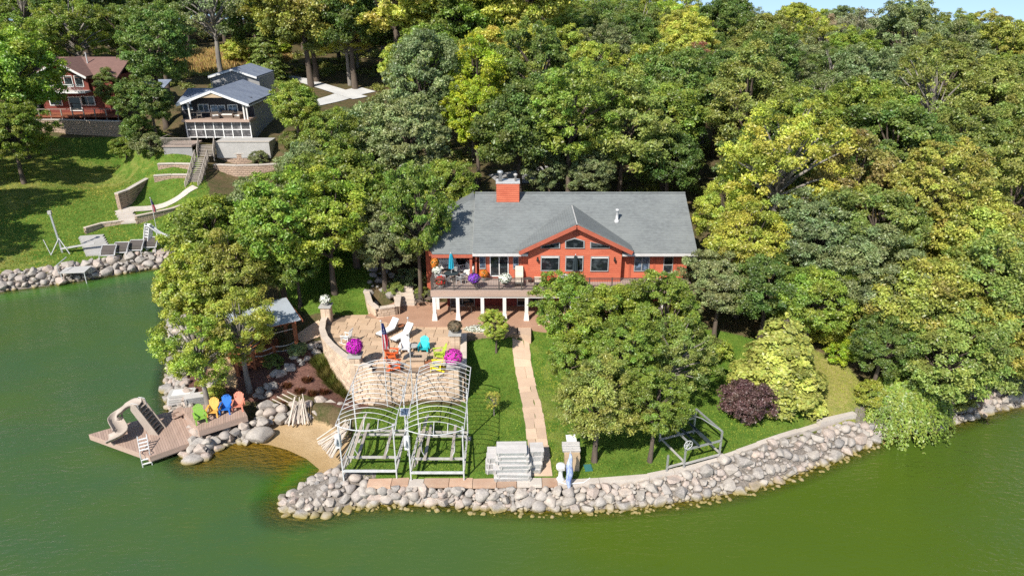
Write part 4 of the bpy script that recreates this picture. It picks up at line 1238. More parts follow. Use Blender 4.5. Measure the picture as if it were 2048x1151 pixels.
adirondack(453, 823, DKZ, 0.1, 'blue_plastic', 'bright blue slatted lounge chair on the dock platform', None, 'chairs on the dock platform')
adirondack(478, 817, DKZ, 0.15, 'salmon_plastic', 'salmon pink slatted lounge chair on the dock platform', None, 'chairs on the dock platform')

def chaise(loc, rz, fr, cu, label, group, back=0.9, flat=False):
    """reclining lounger; foot towards -y before turning"""
    t_ = thing('chaise_lounge', label, 'lounger', tuple(loc), rz, group)
    f = MB()
    for s in (-1, 1): f.beam((s*.33, -1.0, .32), (s*.33, .45, .32), .045, .05); f.beam((s*.33, .35, .33), (s*.33, .35+.62*math.cos(back), .33+.62*math.sin(back)), .04, .045)
    f.beam((-.33,-1.0,.32),(.33,-1.0,.32),.05,.05); f.beam((-.33,.4,.32),(.33,.4,.32),.04,.04)
    f.build('frame', fr, t_, local=True)
    for sx_ in (-1, 1):
        for yy_ in (-.85, .38): MB().beam((sx_*.33, yy_, 0), (sx_*.33, yy_, .32), .045, .045).build('leg', fr, t_, local=True)
    c = MB()
    for k in range(3): c.cbox((0, -.98+.225+k*.45, .385), (.60, .43, .10))
    c.build('seat_cushion', cu, t_, local=True)
    c = MB(); d = Vector((0, math.cos(back), math.sin(back)))
    for k in range(2):
        c.cbox(Vector((0, .38, .40)) + d*(.2+.4*k), (.60, .39, .10), R4('X', back))
    c.build('back_cushion', cu, t_, local=True)
    return t_
chaise(P(777, 668, ZP), -0.62, 'dark_frame', 'cushion_white', 'white cushioned lounger nearer the pavilion, reclined on the patio', 'patio loungers', .85)
chaise(P(806, 678, ZP), -0.62, 'dark_frame', 'cushion_white', 'white cushioned lounger nearer the terrace posts, reclined on the patio', 'patio loungers', .85)
chaise((P(1038, 548, 6.1).x, 50.35, DZ), 0.0, 'dark_frame', 'cushion_beige', 'beige cushioned lounger on the deck beside the glass doors', 'deck loungers', 1.05)
chaise((P(1075, 548, 6.1).x, 50.35, DZ), 0.0, 'dark_frame', 'cushion_beige', 'beige cushioned lounger on the deck beneath the picture window', 'deck loungers', 1.05)

def small_table(loc, r, h, top, leg, label, name='side_table', rz=0.0):
    t_ = thing(name, label, 'table', tuple(loc), rz)
    MB().lathe([(r*.96, h-.035), (r, h-.02), (r, h-.005), (r*.97, h)], 20).build('table_top', top, t_, local=True)
    for k in range(4):
        a = k*pi/2 + pi/4
        MB().tube([(math.cos(a)*r*.7, math.sin(a)*r*.7, h-.03), (math.cos(a)*r*.8, math.sin(a)*r*.8, 0)], .02, 5).build('leg', leg, t_, local=True)
    return t_
small_table(P(802, 660, ZP), .27, .42, 'timber', 'dark_frame', 'small round brown table between the two patio loungers')
small_table((P(1056, 548, 6.1).x, 50.2, DZ), .26, .45, 'dark_frame', 'dark_frame', 'small round dark table between the two deck loungers')
small_table(P(828, 702, ZP), .34, .46, 'weathered_metal', 'black_metal', 'small round grey table between the white and turquoise chairs')
small_table(P(903, 562, 6.1) + Vector((0, 0, DZ-6.1)), .55, .72, 'canvas_dark', 'dark_frame', 'round dark dining table under the closed turquoise umbrella', 'dining_table')
small_table((P(1128, 556, 6.1).x, 49.95, DZ), .5, .72, 'white_metal', 'dark_frame', 'round pale dining table on the deck below the closed dark umbrella', 'dining_table')

def garden_chair(loc, rz, fr, se, label, group=None):
    t_ = thing('garden_chair', label, 'chair', tuple(loc), rz, group)
    MB().cbox((0, 0, .43), (.5, .48, .05)).build('seat', se, t_, local=True)
    b = MB()
    for k in range(5): b.beam(((k-2)*.11, .23, .45), ((k-2)*.11, .34, .95), .035, .02)
    b.beam((-.26, .34, .95), (.26, .34, .95), .03, .06); b.beam((-.26, .24, .5), (.26, .24, .5), .03, .05)
    b.build('backrest', fr, t_, local=True)
    for s in (-1, 1):
        MB().tube([(s*.27,-.24,.66),(s*.27,.28,.68)], .025, 5).build('arm', fr, t_, local=True)
        MB().tube([(s*.26,-.24,0),(s*.27,-.24,.66)], .02, 5).build('leg', fr, t_, local=True)
        MB().tube([(s*.26,.26,0),(s*.26,.24,.5)], .02, 5).build('leg', fr, t_, local=True)
    return t_
tb = P(903, 562, 6.1)
for k, (a, lab) in enumerate([(0.3, 'white garden chair at the dark table, against the house'), (2.2, 'white garden chair at the dark table, on the stone wall side'), (3.6, 'white garden chair at the dark table with its back to the railing'), (5.0, 'white garden chair at the dark table, on the glass door side')]):
    garden_chair((tb.x + math.sin(a)*.95, tb.y + math.cos(a)*.8, DZ), -a, 'white_metal', 'cushion_grey', lab, 'chairs round the dark deck table')
tb = Vector((P(1128, 556, 6.1).x, 49.95, 0))
garden_chair((tb.x - .95, tb.y, DZ), pi/2, 'dark_frame', 'cushion_grey', 'dark garden chair beside the pale deck table', None)
# wicker-sided loveseat in the covered porch
def loveseat(loc, rz, label, fr='white_metal', cu='cushion_white'):
    t_ = thing('loveseat', label, 'sofa', tuple(loc), rz)
    MB().box(-.75, .75, -.38, .38, .3, .44).build('seat', cu, t_, local=True)
    b = MB().beam((-.75,.34,.95),(.75,.34,.95),.05,.05)
    for k in range(11): b.beam((-.7+.14*k,.34,.4),(-.7+.14*k,.36,.95),.03,.03)
    b.build('backrest', fr, t_, local=True)
    for s in (-1, 1):
        a = MB().beam((s*.75,-.38,.66),(s*.75,.36,.66),.06,.05)
        for k in range(5): a.beam((s*.75,-.34+.16*k,.1),(s*.75,-.34+.16*k,.64),.03,.03)
        a.build('arm', fr, t_, local=True)
        for yy_ in (-.36, .34): MB().box(s*.75-.03,s*.75+.03,yy_-.03,yy_+.03,0,.3).build('leg', fr, t_, local=True)
    MB().cbox((0,.22,.66),(1.36,.14,.44),R4('X',-.2)).build('back_cushion', cu, t_, local=True)
loveseat((P(938, 540, DZ).x, 51.9, DZ), -1.0, 'white slatted loveseat in the shade of the covered porch')
loveseat((-5.2, 53.0, DZ), 0.2, 'white cushioned loveseat at the back of the covered porch')

def rocking_chair(px, py, z, rz, label):
    t_ = thing('rocking_chair', label, 'chair', tuple(P(px, py, z)), rz)
    s_ = MB()
    for k in range(5): s_.box(-.27, .27, -.26+.11*k, -.17+.11*k, .42, .44)
    s_.build('seat', 'white_plastic', t_, local=True)
    b = MB()
    for k in range(6): b.beam(((k-2.5)*.09,.26,.44),((k-2.5)*.095,.45,1.12),.05,.02)
    b.beam((-.29,.46,1.12),(.29,.46,1.12),.03,.08); b.beam((-.29,.27,.48),(.29,.27,.48),.03,.06)
    b.build('backrest', 'white_plastic', t_, local=True)
    for s in (-1, 1):
        MB().cbox((s*.3,-.02,.66),(.09,.62,.03)).build('arm', 'white_plastic', t_, local=True)
        MB().beam((s*.29,-.24,.06),(s*.29,-.26,.66),.045,.045).build('leg', 'white_plastic', t_, local=True)
        MB().beam((s*.29,.26,.06),(s*.29,.28,.66),.045,.045).build('leg', 'white_plastic', t_, local=True)
        MB().tube([(s*.29,-.45+.1*k,.02+.10*((k-4.7)/4.7)**2) for k in range(11)], .025, 5).build('rocker', 'white_plastic', t_, local=True)
rocking_chair(694, 685, ZP, -1.9, 'white rocking chair beside the curved wall of the patio')

# fire table
ft = P(832, 726, ZP)
t_ = thing('fire_table', 'rectangular tan fire table in the ring of bright chairs', 'fire table', tuple(ft))
MB().box(-.75,.75,-.5,.5,.0,.06).box(-.62,.62,-.40,.40,.06,.5).build('base', 'fire_table_stone', t_, local=True)
tt = MB()
for a in ((-.8,-.45,-.55,.55),(.45,.8,-.55,.55),(-.45,.45,-.55,-.24),(-.45,.45,.24,.55)): tt.box(*a,.5,.58)
tt.build('table_top', 'fire_table_stone', t_, local=True)
br = MB().box(-.45,.45,-.24,.24,.44,.5)
for k in range(26): br.cbox((rng.uniform(-.4,.4), rng.uniform(-.2,.2), .52), (.09,.07,.06), R4('Z', rng.uniform(0,3)))
br.build('burner_tray', 'ember_black', t_, local=True)
sb = P(857, 733, ZP)
t_ = thing('gas_box', 'small brown cube box beside the fire table', 'box', tuple(sb), .3)
MB().box(-.2,.2,-.2,.2,0,.38).build('body', 'timber_red', t_, local=True); MB().box(-.23,.23,-.23,.23,.38,.42).build('lid', 'timber', t_, local=True)

# umbrellas
def umbrella(loc, h, mat, label):
    t_ = thing('patio_umbrella', label, 'umbrella', tuple(loc))
    MB().tube([(0,0,.0),(0,0,h)], .025, 8).build('pole', 'white_metal', t_, local=True)
    prof = []
    n = 16; vs = []; fs = []
    rows = [(h-.02,.02),(h-.12,.11),(h-.5,.17),(h-.95,.20),(h-1.25,.22)]
    for z_, r_ in rows:
        for j in range(n):
            a = 2*pi*j/n; q = r_*(1.0 if j % 2 else .62); vs.append((math.cos(a)*q, math.sin(a)*q, z_))
    for i in range(len(rows)-1):
        for j in range(n): fs.append((i*n+j, (i+1)*n+j, (i+1)*n+(j+1)%n, i*n+(j+1)%n))
    MB().add(vs, fs).build('canopy', mat, t_, local=True)
    MB().lathe([(.03,h-.02),(.04,h+.03),(.0,h+.09)], 8).build('finial', 'white_metal', t_, local=True)
umbrella((P(903, 562, 6.1).x + .02, P(903, 562, 6.1).y, DZ), 2.35, 'canvas_turquoise', 'closed turquoise umbrella standing in the deck dining table')
umbrella((P(1147, 556, 6.1).x, 50.2, DZ), 2.35, 'canvas_dark', 'closed dark umbrella in front of the middle picture window')

# ------------------------------------------------------------------ flowers
def floret_mesh(name, r, n, mat, seed, flat=1.0, lf=0.055, dome=False):
    g = np.random.default_rng(seed)
    d = g.normal(size=(n, 3)); d /= np.linalg.norm(d, axis=1)[:, None]
    if dome: d[:,2] = np.abs(d[:,2])
    p = d * r * g.uniform(.86, 1.04, (n, 1)) * np.array([1, 1, flat])
    a = np.cross(d, g.normal(size=(n, 3))); a /= np.linalg.norm(a, axis=1)[:, None]
    nn = d + g.normal(size=(n,3))*.35; b = np.cross(nn, a); b /= np.linalg.norm(b, axis=1)[:, None]
    s = lf * g.uniform(.7, 1.3, (n, 1))
    V = np.stack([p - a*s, p - b*s, p + a*s, p + b*s], 1).reshape(-1, 3)
    F = np.arange(4*n).reshape(-1, 4)
    return np_mesh(name, V, F, mat)
def leafy(name, r, n, seed, flat, lf=.06, mat='leaf_waxy', dome=False):
    me = floret_mesh(name, r, n, mat, seed, flat, lf, dome)
    g = np.random.default_rng(seed)
    for nm in ('tint', 'hue'):
        at = me.attributes.new(nm, 'FLOAT', 'POINT'); at.data.foreach_set('value', np.repeat(g.uniform(0, 1, n), 4).astype(np.float32))
    return me
_fs = [0]
def flower_pot(loc, r, mat, label, pot=None, ph=.35, flat=.85, lf=.05, n=520, name='flower_pot', under=True):
    _fs[0] += 1
    t_ = thing(name, label, 'flowers', tuple(loc))
    z0 = 0
    if pot: 
        MB().lathe([(r*.42,0),(r*.6,ph*.9),(r*.66,ph),(r*.56,ph),(r*.5,ph*.85)], 14).build('pot', pot, t_, local=True, smooth=True); z0 = ph
    b = link('blossoms', floret_mesh('blossoms', r, n, mat, 50+_fs[0], flat, lf), t_); b.location = (0, 0, z0 + r*flat*.72)
    if under:
        o = link('foliage', leafy('foliage', r*.93, 260, 90+_fs[0], flat, .06), t_); o.location = (0, 0, z0 + r*flat*.70); o.color = (.05,.10,.02,1)
    return t_
def on_pillar(i): c, h = PIL[i]; return (c.x, c.y, c.z + h)
flower_pot(on_pillar(1), .56, 'flower_purple', 'dense round ball of magenta flowers on the curved wall pillar', 'concrete', .22, .92, .05, 1300)
flower_pot(on_pillar(3), .62, 'flower_pink', 'round mound of pink flowers on the front corner pillar', 'concrete', .2, .85, .05, 1100)
flower_pot(on_pillar(2), .52, 'leaf_dry', 'bowl of withered dark leaves on the pillar by the lawn', 'concrete', .22, .75, .07, 500, under=False)
flower_pot(on_pillar(0), .42, 'flower_white', 'white flowers on the rear pillar near the pavilion', 'ceramic_white', .2, .85, .055, 320)
flower_pot((P(882,572,6.1).x, 49.3, DZ), .42, 'flower_red', 'red and orange flowers in a white pot at the deck corner', 'ceramic_white', .32)
flower_pot((P(879,545,6.1).x, 50.6, DZ), .38, 'flower_white', 'white flowers in a tall pot by the porch post', 'ceramic_white', .7)
flower_pot((P(968,556,6.1).x, 50.75, DZ), .38, 'flower_orange', 'orange flowers in a white pot beside the glass doors', 'ceramic_white', .35)
flower_pot((P(948,560,6.9).x, DY0+.25, DZ+.45), .50, 'flower_violet', 'violet flowers in a rail planter on the deck railing', 'dark_frame', .18, .7)
flower_pot((P(1010,562,6.9).x, DY0+.25, DZ+.45), .52, 'flower_white', 'white flowers in a rail planter on the deck railing', 'dark_frame', .18, .7)
flower_pot((P(1096,556,6.9).x, DY0+.25, DZ+.45), .50, 'flower_red', 'red flowers in a rail planter on the deck railing', 'dark_frame', .18, .7)
flower_pot((-6.0, 50.78, 7.25), .34, 'flower_orange', 'orange trailing flowers hung on the porch post', None, 0, 1.3, .055, 260)
flower_pot(P(348, 320, 6.3), .34, 'flower_red', 'red geraniums in a terracotta tub above the block wall', 'terracotta', .4)
flower_pot(P(362, 321, 6.3), .34, 'flower_red', 'red geraniums in a terracotta tub next to the cottage stairs', 'terracotta', .4)
# white blossom hedge between the terrace and the lawn
hb = P(962, 660, ZP)
t_ = thing('flower_bed', 'low bed of white blossom between the patio and the young round tree', 'flowers', tuple(hb))
V = []; 
o = link('blossoms', floret_mesh('blossoms', 1, 900, 'flower_white', 400, 1, .045, True), t_); o.scale = (1.35, .5, .4)
o.location = (0, .1, -.02)
o = link('foliage', leafy('foliage', .95, 700, 401, 1, .05, dome=True), t_); o.scale = (1.35, .5, .36); o.color = (.06,.10,.03,1); o.location = (0, .1, -.02)

# ------------------------------------------------------------------ flagpoles
def flagpole(base, h, label):
    t_ = thing('flagpole', label, 'flagpole', tuple(base))
    MB().tube([(0,0,-.1),(0,0,h*.5),(0,0,h)], [.04,.034,.022], 8).build('pole', 'white_metal', t_, local=True)
    MB().lathe([(.0,h-.02),(.07,h+.04),(.07,h+.08),(.0,h+.14)], 10).build('finial', 'white_metal', t_, local=True, smooth=True)
    return t_
simple('flag_red', (0.42, 0.02, 0.035), None, 5, .8); simple('flag_white', (0.75, 0.74, 0.72), None, 5, .8); simple('flag_blue', (0.03, 0.045, 0.17), None, 5, .8)
def limp_flag(base, h, label, wd=.62, ln=1.85, name='flag'):
    """a flag hanging limp: stripes run down its folds, the blue field on top"""
    t_ = thing(name, label, 'flag', tuple(base))
    ncol = 13; folds = []
    for c in range(ncol + 1):
        f = c / ncol
        folds.append((.03 + f*wd*.62 + .05*math.sin(c*2.1), .10*math.sin(c*1.7) , f))
    def col_mesh(c0, c1, r0, r1):
        mb = MB(); nr = 10
        for c in range(c0, c1):
            vs = []; 
            for k in range(nr+1):
                u = r0 + (r1-r0)*k/nr
                for cc in (c, c+1):
                    x, y, f = folds[cc]
                    sp = .35 + .65*min(1, u*1.6)
                    vs.append((x*sp, y*sp + .03*math.sin(u*9+cc), h - .1 - u*ln*(1 - .12*f) - .25*f*u))
            mb.add(vs, [(2*k, 2*k+1, 2*k+3, 2*k+2) for k in range(nr)])
        return mb
    col_mesh(0, ncol, 0, .42).build('blue_field', 'flag_blue', t_, local=True)
    stars = MB()
    for k in range(22):
        cc = rng.randrange(ncol); u = rng.uniform(.04, .39); x, y, f = folds[cc]; x2, y2, f2 = folds[cc+1]
        sp = .35 + .65*min(1, u*1.6); q = Vector(((x+x2)/2*sp, (y+y2)/2*sp - .012, h-.1-u*ln*(1-.12*f)-.25*f*u))
        pts = [q + Vector((math.sin(j*pi/5), 0, math.cos(j*pi/5)))*(.028 if j % 2 == 0 else .012) for j in range(10)]
        stars.add(pts, [tuple(range(9,-1,-1))])
    stars.build('stars', 'flag_white', t_, local=True)
    for c in range(ncol):
        col_mesh(c, c+1, .42, 1.0).build('stripe', 'flag_red' if c % 2 == 0 else 'flag_white', t_, local=True)
    return t_
b1 = P(778, 800, 1.3); b1.y = 40.35; b1.z = 1.3
flagpole(b1, ZY(778, 643, 40.35).z - 1.3, 'slim white flagpole with the striped flag in front of the patio')
limp_flag(b1, ZY(778, 643, 40.35).z - 1.3, 'limp stars and stripes flag hanging above the orange chairs')
b2 = P(829, 800, 1.3); b2.y = 40.35; b2.z = 1.3
flagpole(b2, ZY(828, 637, 40.35).z - 1.3, 'bare slim white flagpole between the two boat lifts')
b3 = P(313, 457, 2.6); b3.z = gz(b3.x, b3.y)
flagpole(b3, 3.7, 'short white flagpole on the lawn of the grey cottage')
limp_flag(b3, 3.7, 'small limp flag on the lawn of the grey cottage', .5, 1.4)

# ------------------------------------------------------------------ boat lifts
def boat_lift(xl, xr, y0, y1, zb, zr, label, front_over=0.0, dark_lo=False):
    """four posts, beams and bunks, and a bare canopy frame of bowed hoops"""
    xc = (xl + xr)/2
    L_ = thing('boat_lift', label, 'boat lift', (xc, (y0+y1)/2, zb), 0, 'boat lifts with bare canopy frames')
    ya, yb = y0, y0 + 3.9
    for x_ in (xl, xr):
        for y_ in (ya, yb):
            MB().beam((x_, y_, gz(x_, y_)-.02), (x_, y_, zr+.02), .07, .07).build('post', 'white_metal', L_)
            MB().box(x_-.2, x_+.2, y_-.2, y_+.2, gz(x_, y_)-.02, gz(x_, y_)+.05).build('foot_pad', 'weathered_metal', L_)
        MB().beam((x_, ya, zb+.52), (x_, yb, zb+.55), .1, .14).build('side_beam', 'weathered_metal', L_)
        MB().beam((x_, ya, zb+1.15), (x_, yb, zb+.62), .05, .05).build('brace', 'white_metal', L_)
    for y_, z_ in ((ya, zb+.55), (ya+.95, zb+.8), (yb-.7, zb+.8), (yb, zb+.6)):
        MB().beam((xl, y_, z_), (xr, y_, z_), .10, .12).build('cross_beam', 'white_metal' if y_ == ya else 'weathered_metal', L_)
    for k, x_ in enumerate((xl+.75, xr-.75)):
        MB().beam((x_, ya+.6, zb+.98), (x_, yb+.2, zb+.98), .16, .09).build('bunk', 'timber_grey', L_)
        MB().tube([(x_, ya+.95, zb+.9), (x_-.18+.36*k, ya+.9, zb+1.35), (x_-.2+.4*k, ya+.9, zb+1.9)], .03, 5).build('guide_post', 'white_metal', L_)
    # side poles lashed along the beams
    for k in range(3):
        MB().tube([(xl+.15+.07*k, ya+.3+.2*k, zb+.62), (xl+.35+.09*k, yb+.9, zb+1.15+.1*k)], .03, 5).build('lashed_pole', 'pole_pale', L_)
    # canopy frame
    for x_ in (xl-.12, xr+.12):
        MB().tube([(x_, y0-front_over, zr), (x_, y1, zr)], .030, 6).build('canopy_rail', 'white_metal', L_)
    n = 14
    hp = MB()
    for k in range(n):
        y_ = y0 - front_over + (y1 - y0 + front_over) * k/(n-1)
        pts = []
        for j in range(11):
            u = j/10*2 - 1
            pts.append((xc + u*((xr-xl)/2+.12), y_, zr + .50*(1-u*u)))
        MB().tube(pts, .019, 5).build('hoop', 'white_metal', L_)
    for y_ in (y0-front_over, y1):
        sg = -1 if y_ < y0 + 1 else 1
        MB().tube([(xc + u_*((xr-xl)/2+.12), y_ + sg*.55*(1-u_*u_), zr) for u_ in np.linspace(-1, 1, 11)], .03, 6).build('end_bar', 'white_metal', L_)
        for u in (-.5, 0, .5):
            MB().tube([(xc+u*(xr-xl)/2, y_ + sg*.55*(1-u*u), zr), (xc+u*(xr-xl)/2, y_, zr+.50*(1-u*u)), ], .02, 5).build('end_strut', 'white_metal', L_)
    for x_ in (xl-.12, xr+.12):
        for s_ in (ya, yb): MB().tube([(x_, s_+.9, zr), (x_+(.12 if x_ < xc else -.12), s_, zr-.9)], .028, 5).build('canopy_brace', 'white_metal', L_)
    # winch
    wx = xl - .05
    MB().lathe([(.02,-.07),(.24,-.06),(.26,0),(.24,.06),(.02,.07)], 16).mesh('x', 'white_metal')
    m = MB()
    for v in MB().lathe([(.02,-.07),(.22,-.06),(.25,0),(.22,.06),(.02,.07)], 16).v: m.v.append((wx + v[2] - .12, ya + v[0], zb + 2.55 + v[1]))
    m.f = MB().lathe([(.02,-.07),(.22,-.06),(.25,0),(.22,.06),(.02,.07)], 16).f
    m.build('winch_wheel', 'white_metal', L_)
    MB().box(wx-.2, wx+.1, ya+.0, ya+.25, zb+2.1, zb+2.9).build('motor_cover', 'white_plastic', L_)
    return L_
lf = [P(688,955,1.2), P(793,960,1.2), P(823,957,1.2), P(928,960,1.2)]
boat_lift(lf[0].x, lf[1].x, 32.75, 39.35, 1.2, 4.85, 'boat lift with bare hooped canopy frame beside the fan of poles', .0)
boat_lift(lf[2].x, lf[3].x, 32.6, 39.2, 1.2, 4.85, 'boat lift with bare hooped canopy frame beside the stacked dock sections', .25)
# solar panel of the lifts
sp = Vector((lf[1].x + .35, 34.9, 4.3))
t_ = thing('solar_panel', 'small tilted solar panel on a post between the boat lifts', 'solar panel', (sp.x, sp.y, 1.2))
MB().tube([(sp.x, sp.y, 1.2), (sp.x, sp.y, sp.z)], .035, 6).build('post', 'white_metal', t_)
MB().cbox(sp, (.6, .5, .04), R4('X', .6)).build('frame', 'white_metal', t_); MB().cbox(sp + Vector((0,-.014,.02)), (.52, .42, .04), R4('X', .6)).build('panel', 'glass_blue', t_)
# low lift by the purple shrub
def low_lift():
    a, b = P(1367, 937, 1.2), P(1437, 918, 1.2)
    d = (b-a); d.z = 0; wd = d.length; rz = math.atan2(d.y, d.x)
    t_ = thing('boat_lift', 'low open grey boat lift frame under the trees near the purple shrub', 'boat lift', (a.x, a.y, 1.2), rz)
    for x_ in (0, wd):
        for y_ in (0, 2.6): MB().beam((x_, y_, 0), (x_, y_, 2.0), .09, .09).build('post', 'aluminium', t_, local=True)
        MB().beam((x_, 0, 1.98), (x_, 2.6, 1.98), .08, .1).build('side_rail', 'aluminium', t_, local=True)
        MB().beam((x_, 0, .5), (x_, 2.6, .5), .08, .1).build('side_rail', 'weathered_metal', t_, local=True)
    for y_ in (0, 2.6):
        MB().beam((0, y_, 1.35), (wd, y_, 1.35), .09, .1).build('cross_beam', 'aluminium', t_, local=True)
        MB().beam((0, y_, .35), (wd, y_, .35), .09, .1).build('cross_beam', 'weathered_metal', t_, local=True)
    for x_ in (wd*.33, wd*.66): MB().beam((x_, -.1, 1.5), (x_, 2.8, 1.5), .12, .08).build('bunk', 'canvas_dark', t_, local=True)
    MB().tube([(wd, 0, 2.0), (wd*.75, 1.2, 2.3), (wd*.6, 2.6, 2.0)], .03, 5).build('brace', 'aluminium', t_, local=True)
    ring = [(.1+.28*math.cos(a_), -.06, 1.7+.28*math.sin(a_)) for a_ in np.linspace(0, 2*pi, 14)[:-1]]
    m = MB().tube(ring, .025, 5, closed=True)
    for k in range(3): a_ = k*pi/3; m.beam((.1+.28*math.cos(a_), -.06, 1.7+.28*math.sin(a_)), (.1-.28*math.cos(a_), -.06, 1.7-.28*math.sin(a_)), .025, .025)
    m.build('winch_wheel', 'white_metal', t_, local=True)
    for x_ in (-1.1,): 
        t_2 = MB().beam((x_, .1, .35), (0, .1, .35), .09, .1).build('cross_beam', 'weathered_metal', t_, local=True)
        MB().beam((x_, .1, 0), (x_, .1, 1.2), .09, .09).build('post', 'aluminium', t_, local=True)
low_lift()
# ------------------------------------------------------------------ stacked dock sections, poles
def dock_section(c, dims, rz, label, group, legs=True):
    t_ = thing('dock_section', label, 'dock section', tuple(c), rz, group)
    L_, W_, T_ = dims
    f = MB()
    for s in (-1, 1): f.box(-L_/2, L_/2, s*W_/2-.03, s*W_/2+.03, 0, T_-.03)
    for s in (-1, 1): f.box(s*L_/2-.03, s*L_/2+.03, -W_/2+.03, W_/2-.03, 0, T_-.03)
    f.build('frame', 'aluminium', t_, local=True)
    n = max(3, int(W_/.17)); tp = MB()
    for k in range(n):
        y0_ = -W_/2 + W_*k/n; tp.box(-L_/2-.02, L_/2+.02, y0_+.006, y0_+W_/n-.006, T_-.028, T_)
    tp.build('deck_slats', 'dock_panel', t_, local=True)
    if legs:
        for s in (-1, 1): MB().box(s*(L_/2-.1)-.04, s*(L_/2-.1)+.04, -W_/2-.1, -W_/2-.03, T_*.1, T_*.8).build('leg_socket', 'weathered_metal', t_, local=True)
    return t_
base = P(1025, 952, 1.2)
spec = [(0, .0, 2.1, 1.5, .02), (.1, .12, 1.9, 1.5, -.03), (-.1, .3, 2.0, 1.3, .02), (.15, .42, 1.8, 1.3, .03), (0, .62, 1.9, 1.2, -.02), (.05, .75, 1.75, 1.1, .02), (-.05, .95, 1.7, 1.1, 0.02)]
z = 1.22
for k, (dx, dy, L_, W_, rz) in enumerate(spec):
    lab = ['pale dock section lying at the bottom of the tall stack on the seawall', 'pale dock section second from the bottom of the tall stack', 'pale dock section third from the bottom of the tall stack', 'pale dock section in the middle of the tall stack', 'pale dock section third from the top of the tall stack', 'pale dock section second from the top of the tall stack', 'pale slatted dock section lying on top of the tall stack'][k]
    dock_section((base.x + dx, base.y + .3 + dy*.5, z), (L_, W_, .2), rz, lab, 'dock sections stacked on the lawn'); z += .212
for k, (dx, dy, L_) in enumerate([(1.15, .5, .7), (1.2, .6, .75), (1.25, .9, .8), (1.3, 1.0, .75)]):
    dock_section((base.x + dx + .12, base.y + .2 + dy, 1.22 + k*.3), (L_, .9, .28), .05, ['narrow dock section at the foot of the pile beside the tall stack', 'narrow dock section second up beside the tall stack', 'narrow dock section third up beside the tall stack', 'narrow dock section topmost beside the tall stack'][k], 'narrow dock sections beside the stack')
for k in range(3):
    dock_section((base.x - 1.28 + .05*k, base.y + .75 + .1*k, 1.22 + k*.34), (.55, 1.1, .3), .03, ['narrow dock section lowest on the boat lift side of the tall stack', 'narrow dock section in the middle on the boat lift side of the stack', 'narrow dock section topmost on the boat lift side of the stack'][k], 'narrow dock sections on the lift side')
# tan box with white lids, white post, bench, blue flag
bx = P(1143, 935, 1.2)
t_ = thing('storage_box', 'tan storage box with white planks on it beside the lawn', 'box', (bx.x, bx.y, 1.2))
MB().box(-.42,.42,-.35,.5,0,.95).build('body', 'tan_box', t_, local=True); MB().box(-.45,.45,-.38,.53,.95,1.0).build('lid', 'tan_box', t_, local=True)
for k in range(4):
    dock_section((bx.x + rng.uniform(-.05,.05), bx.y + .25 + .16*k, 2.2 + .055*k), (1.0, .16, .12), .02, ['white plank foremost on the tan storage box', 'white plank second on the tan storage box', 'white plank third on the tan storage box', 'white plank rearmost on the tan storage box'][k], 'white planks on the storage box', False)
t_ = thing('ramp_panel', 'white ramp panel leaning behind the tan storage box', 'panel', (bx.x + .15, bx.y + 1.3, 1.25), .15)
MB().cbox((0,.1,.55),(.5,1.3,.07),R4('X',.65)).build('panel', 'white_plastic', t_, local=True)
for s in (-1,1): MB().beam((s*.27,-.4,.17),(s*.27,.62,.95),.05,.1).build('side_rail', 'white_plastic', t_, local=True)
wp = P(1121, 958, 1.2)
t_ = thing('dock_box', 'white waisted dock pedestal at the edge of the seawall', 'pedestal', (wp.x, wp.y, 1.2))
MB().lathe([(.24,0),(.24,.08),(.13,.2),(.12,.62),(.22,.74),(.27,.8),(.27,1.0),(.2,1.06)], 14).build('body', 'white_plastic', t_, local=True, smooth=True)
MB().box(-.2,.2,-.27,-.24,.82,.96).build('hatch', 'grey_plastic', t_, local=True)
MB().tube([(-.15,-.2,.03),(.3,-.45,.03),(1.3,-.3,.03),(1.7,.1,.03)], .03, 6).build('hose', 'white_plastic', t_, local=True)
fp = P(1136, 1010, .1)
t_ = thing('banner_pole', 'leaning pole wrapped in a blue and white cloth over the seawall rocks', 'pole', (fp.x, fp.y, 0))
MB().tube([(0,0,-.4),(.02,.35,1.6),(.1,.85,3.2)], [.035,.03,.025], 7).build('pole', 'white_metal', t_, local=True)
cl = MB(); rows_ = []
for k in range(15):
    f = k/14; zz = 3.1 - f*2.6; yy_ = .83 - f*.72; w_ = .06 + .16*math.sin(pi*min(1, f*1.25))
    rows_.append([(.1 - f*.1 + w_*math.cos(a_)*.9 + .03*math.sin(k*1.3), yy_ - .05 + w_*math.sin(a_)*.55, zz) for a_ in np.linspace(0, 2*pi, 9)[:-1]])
vs = [v for r_ in rows_ for v in r_]
cl.add(vs, [(i*8+j, i*8+(j+1)%8, (i+1)*8+(j+1)%8, (i+1)*8+j) for i in range(14) for j in range(8)])
cl.build('furled_cloth', 'canvas_blue', t_, local=True, smooth=True)
uc = P(1176, 937, 1.2)
t_ = thing('utility_cover', 'small green utility cover set in the grass', 'cover', (uc.x, uc.y, gz(uc.x, uc.y)), .1)
MB().box(-.22,.22,-.28,.28,-.02,.06).build('body', 'utility_green', t_, local=True); MB().box(-.18,.18,-.24,.24,.06,.085).build('lid', 'utility_green', t_, local=True)
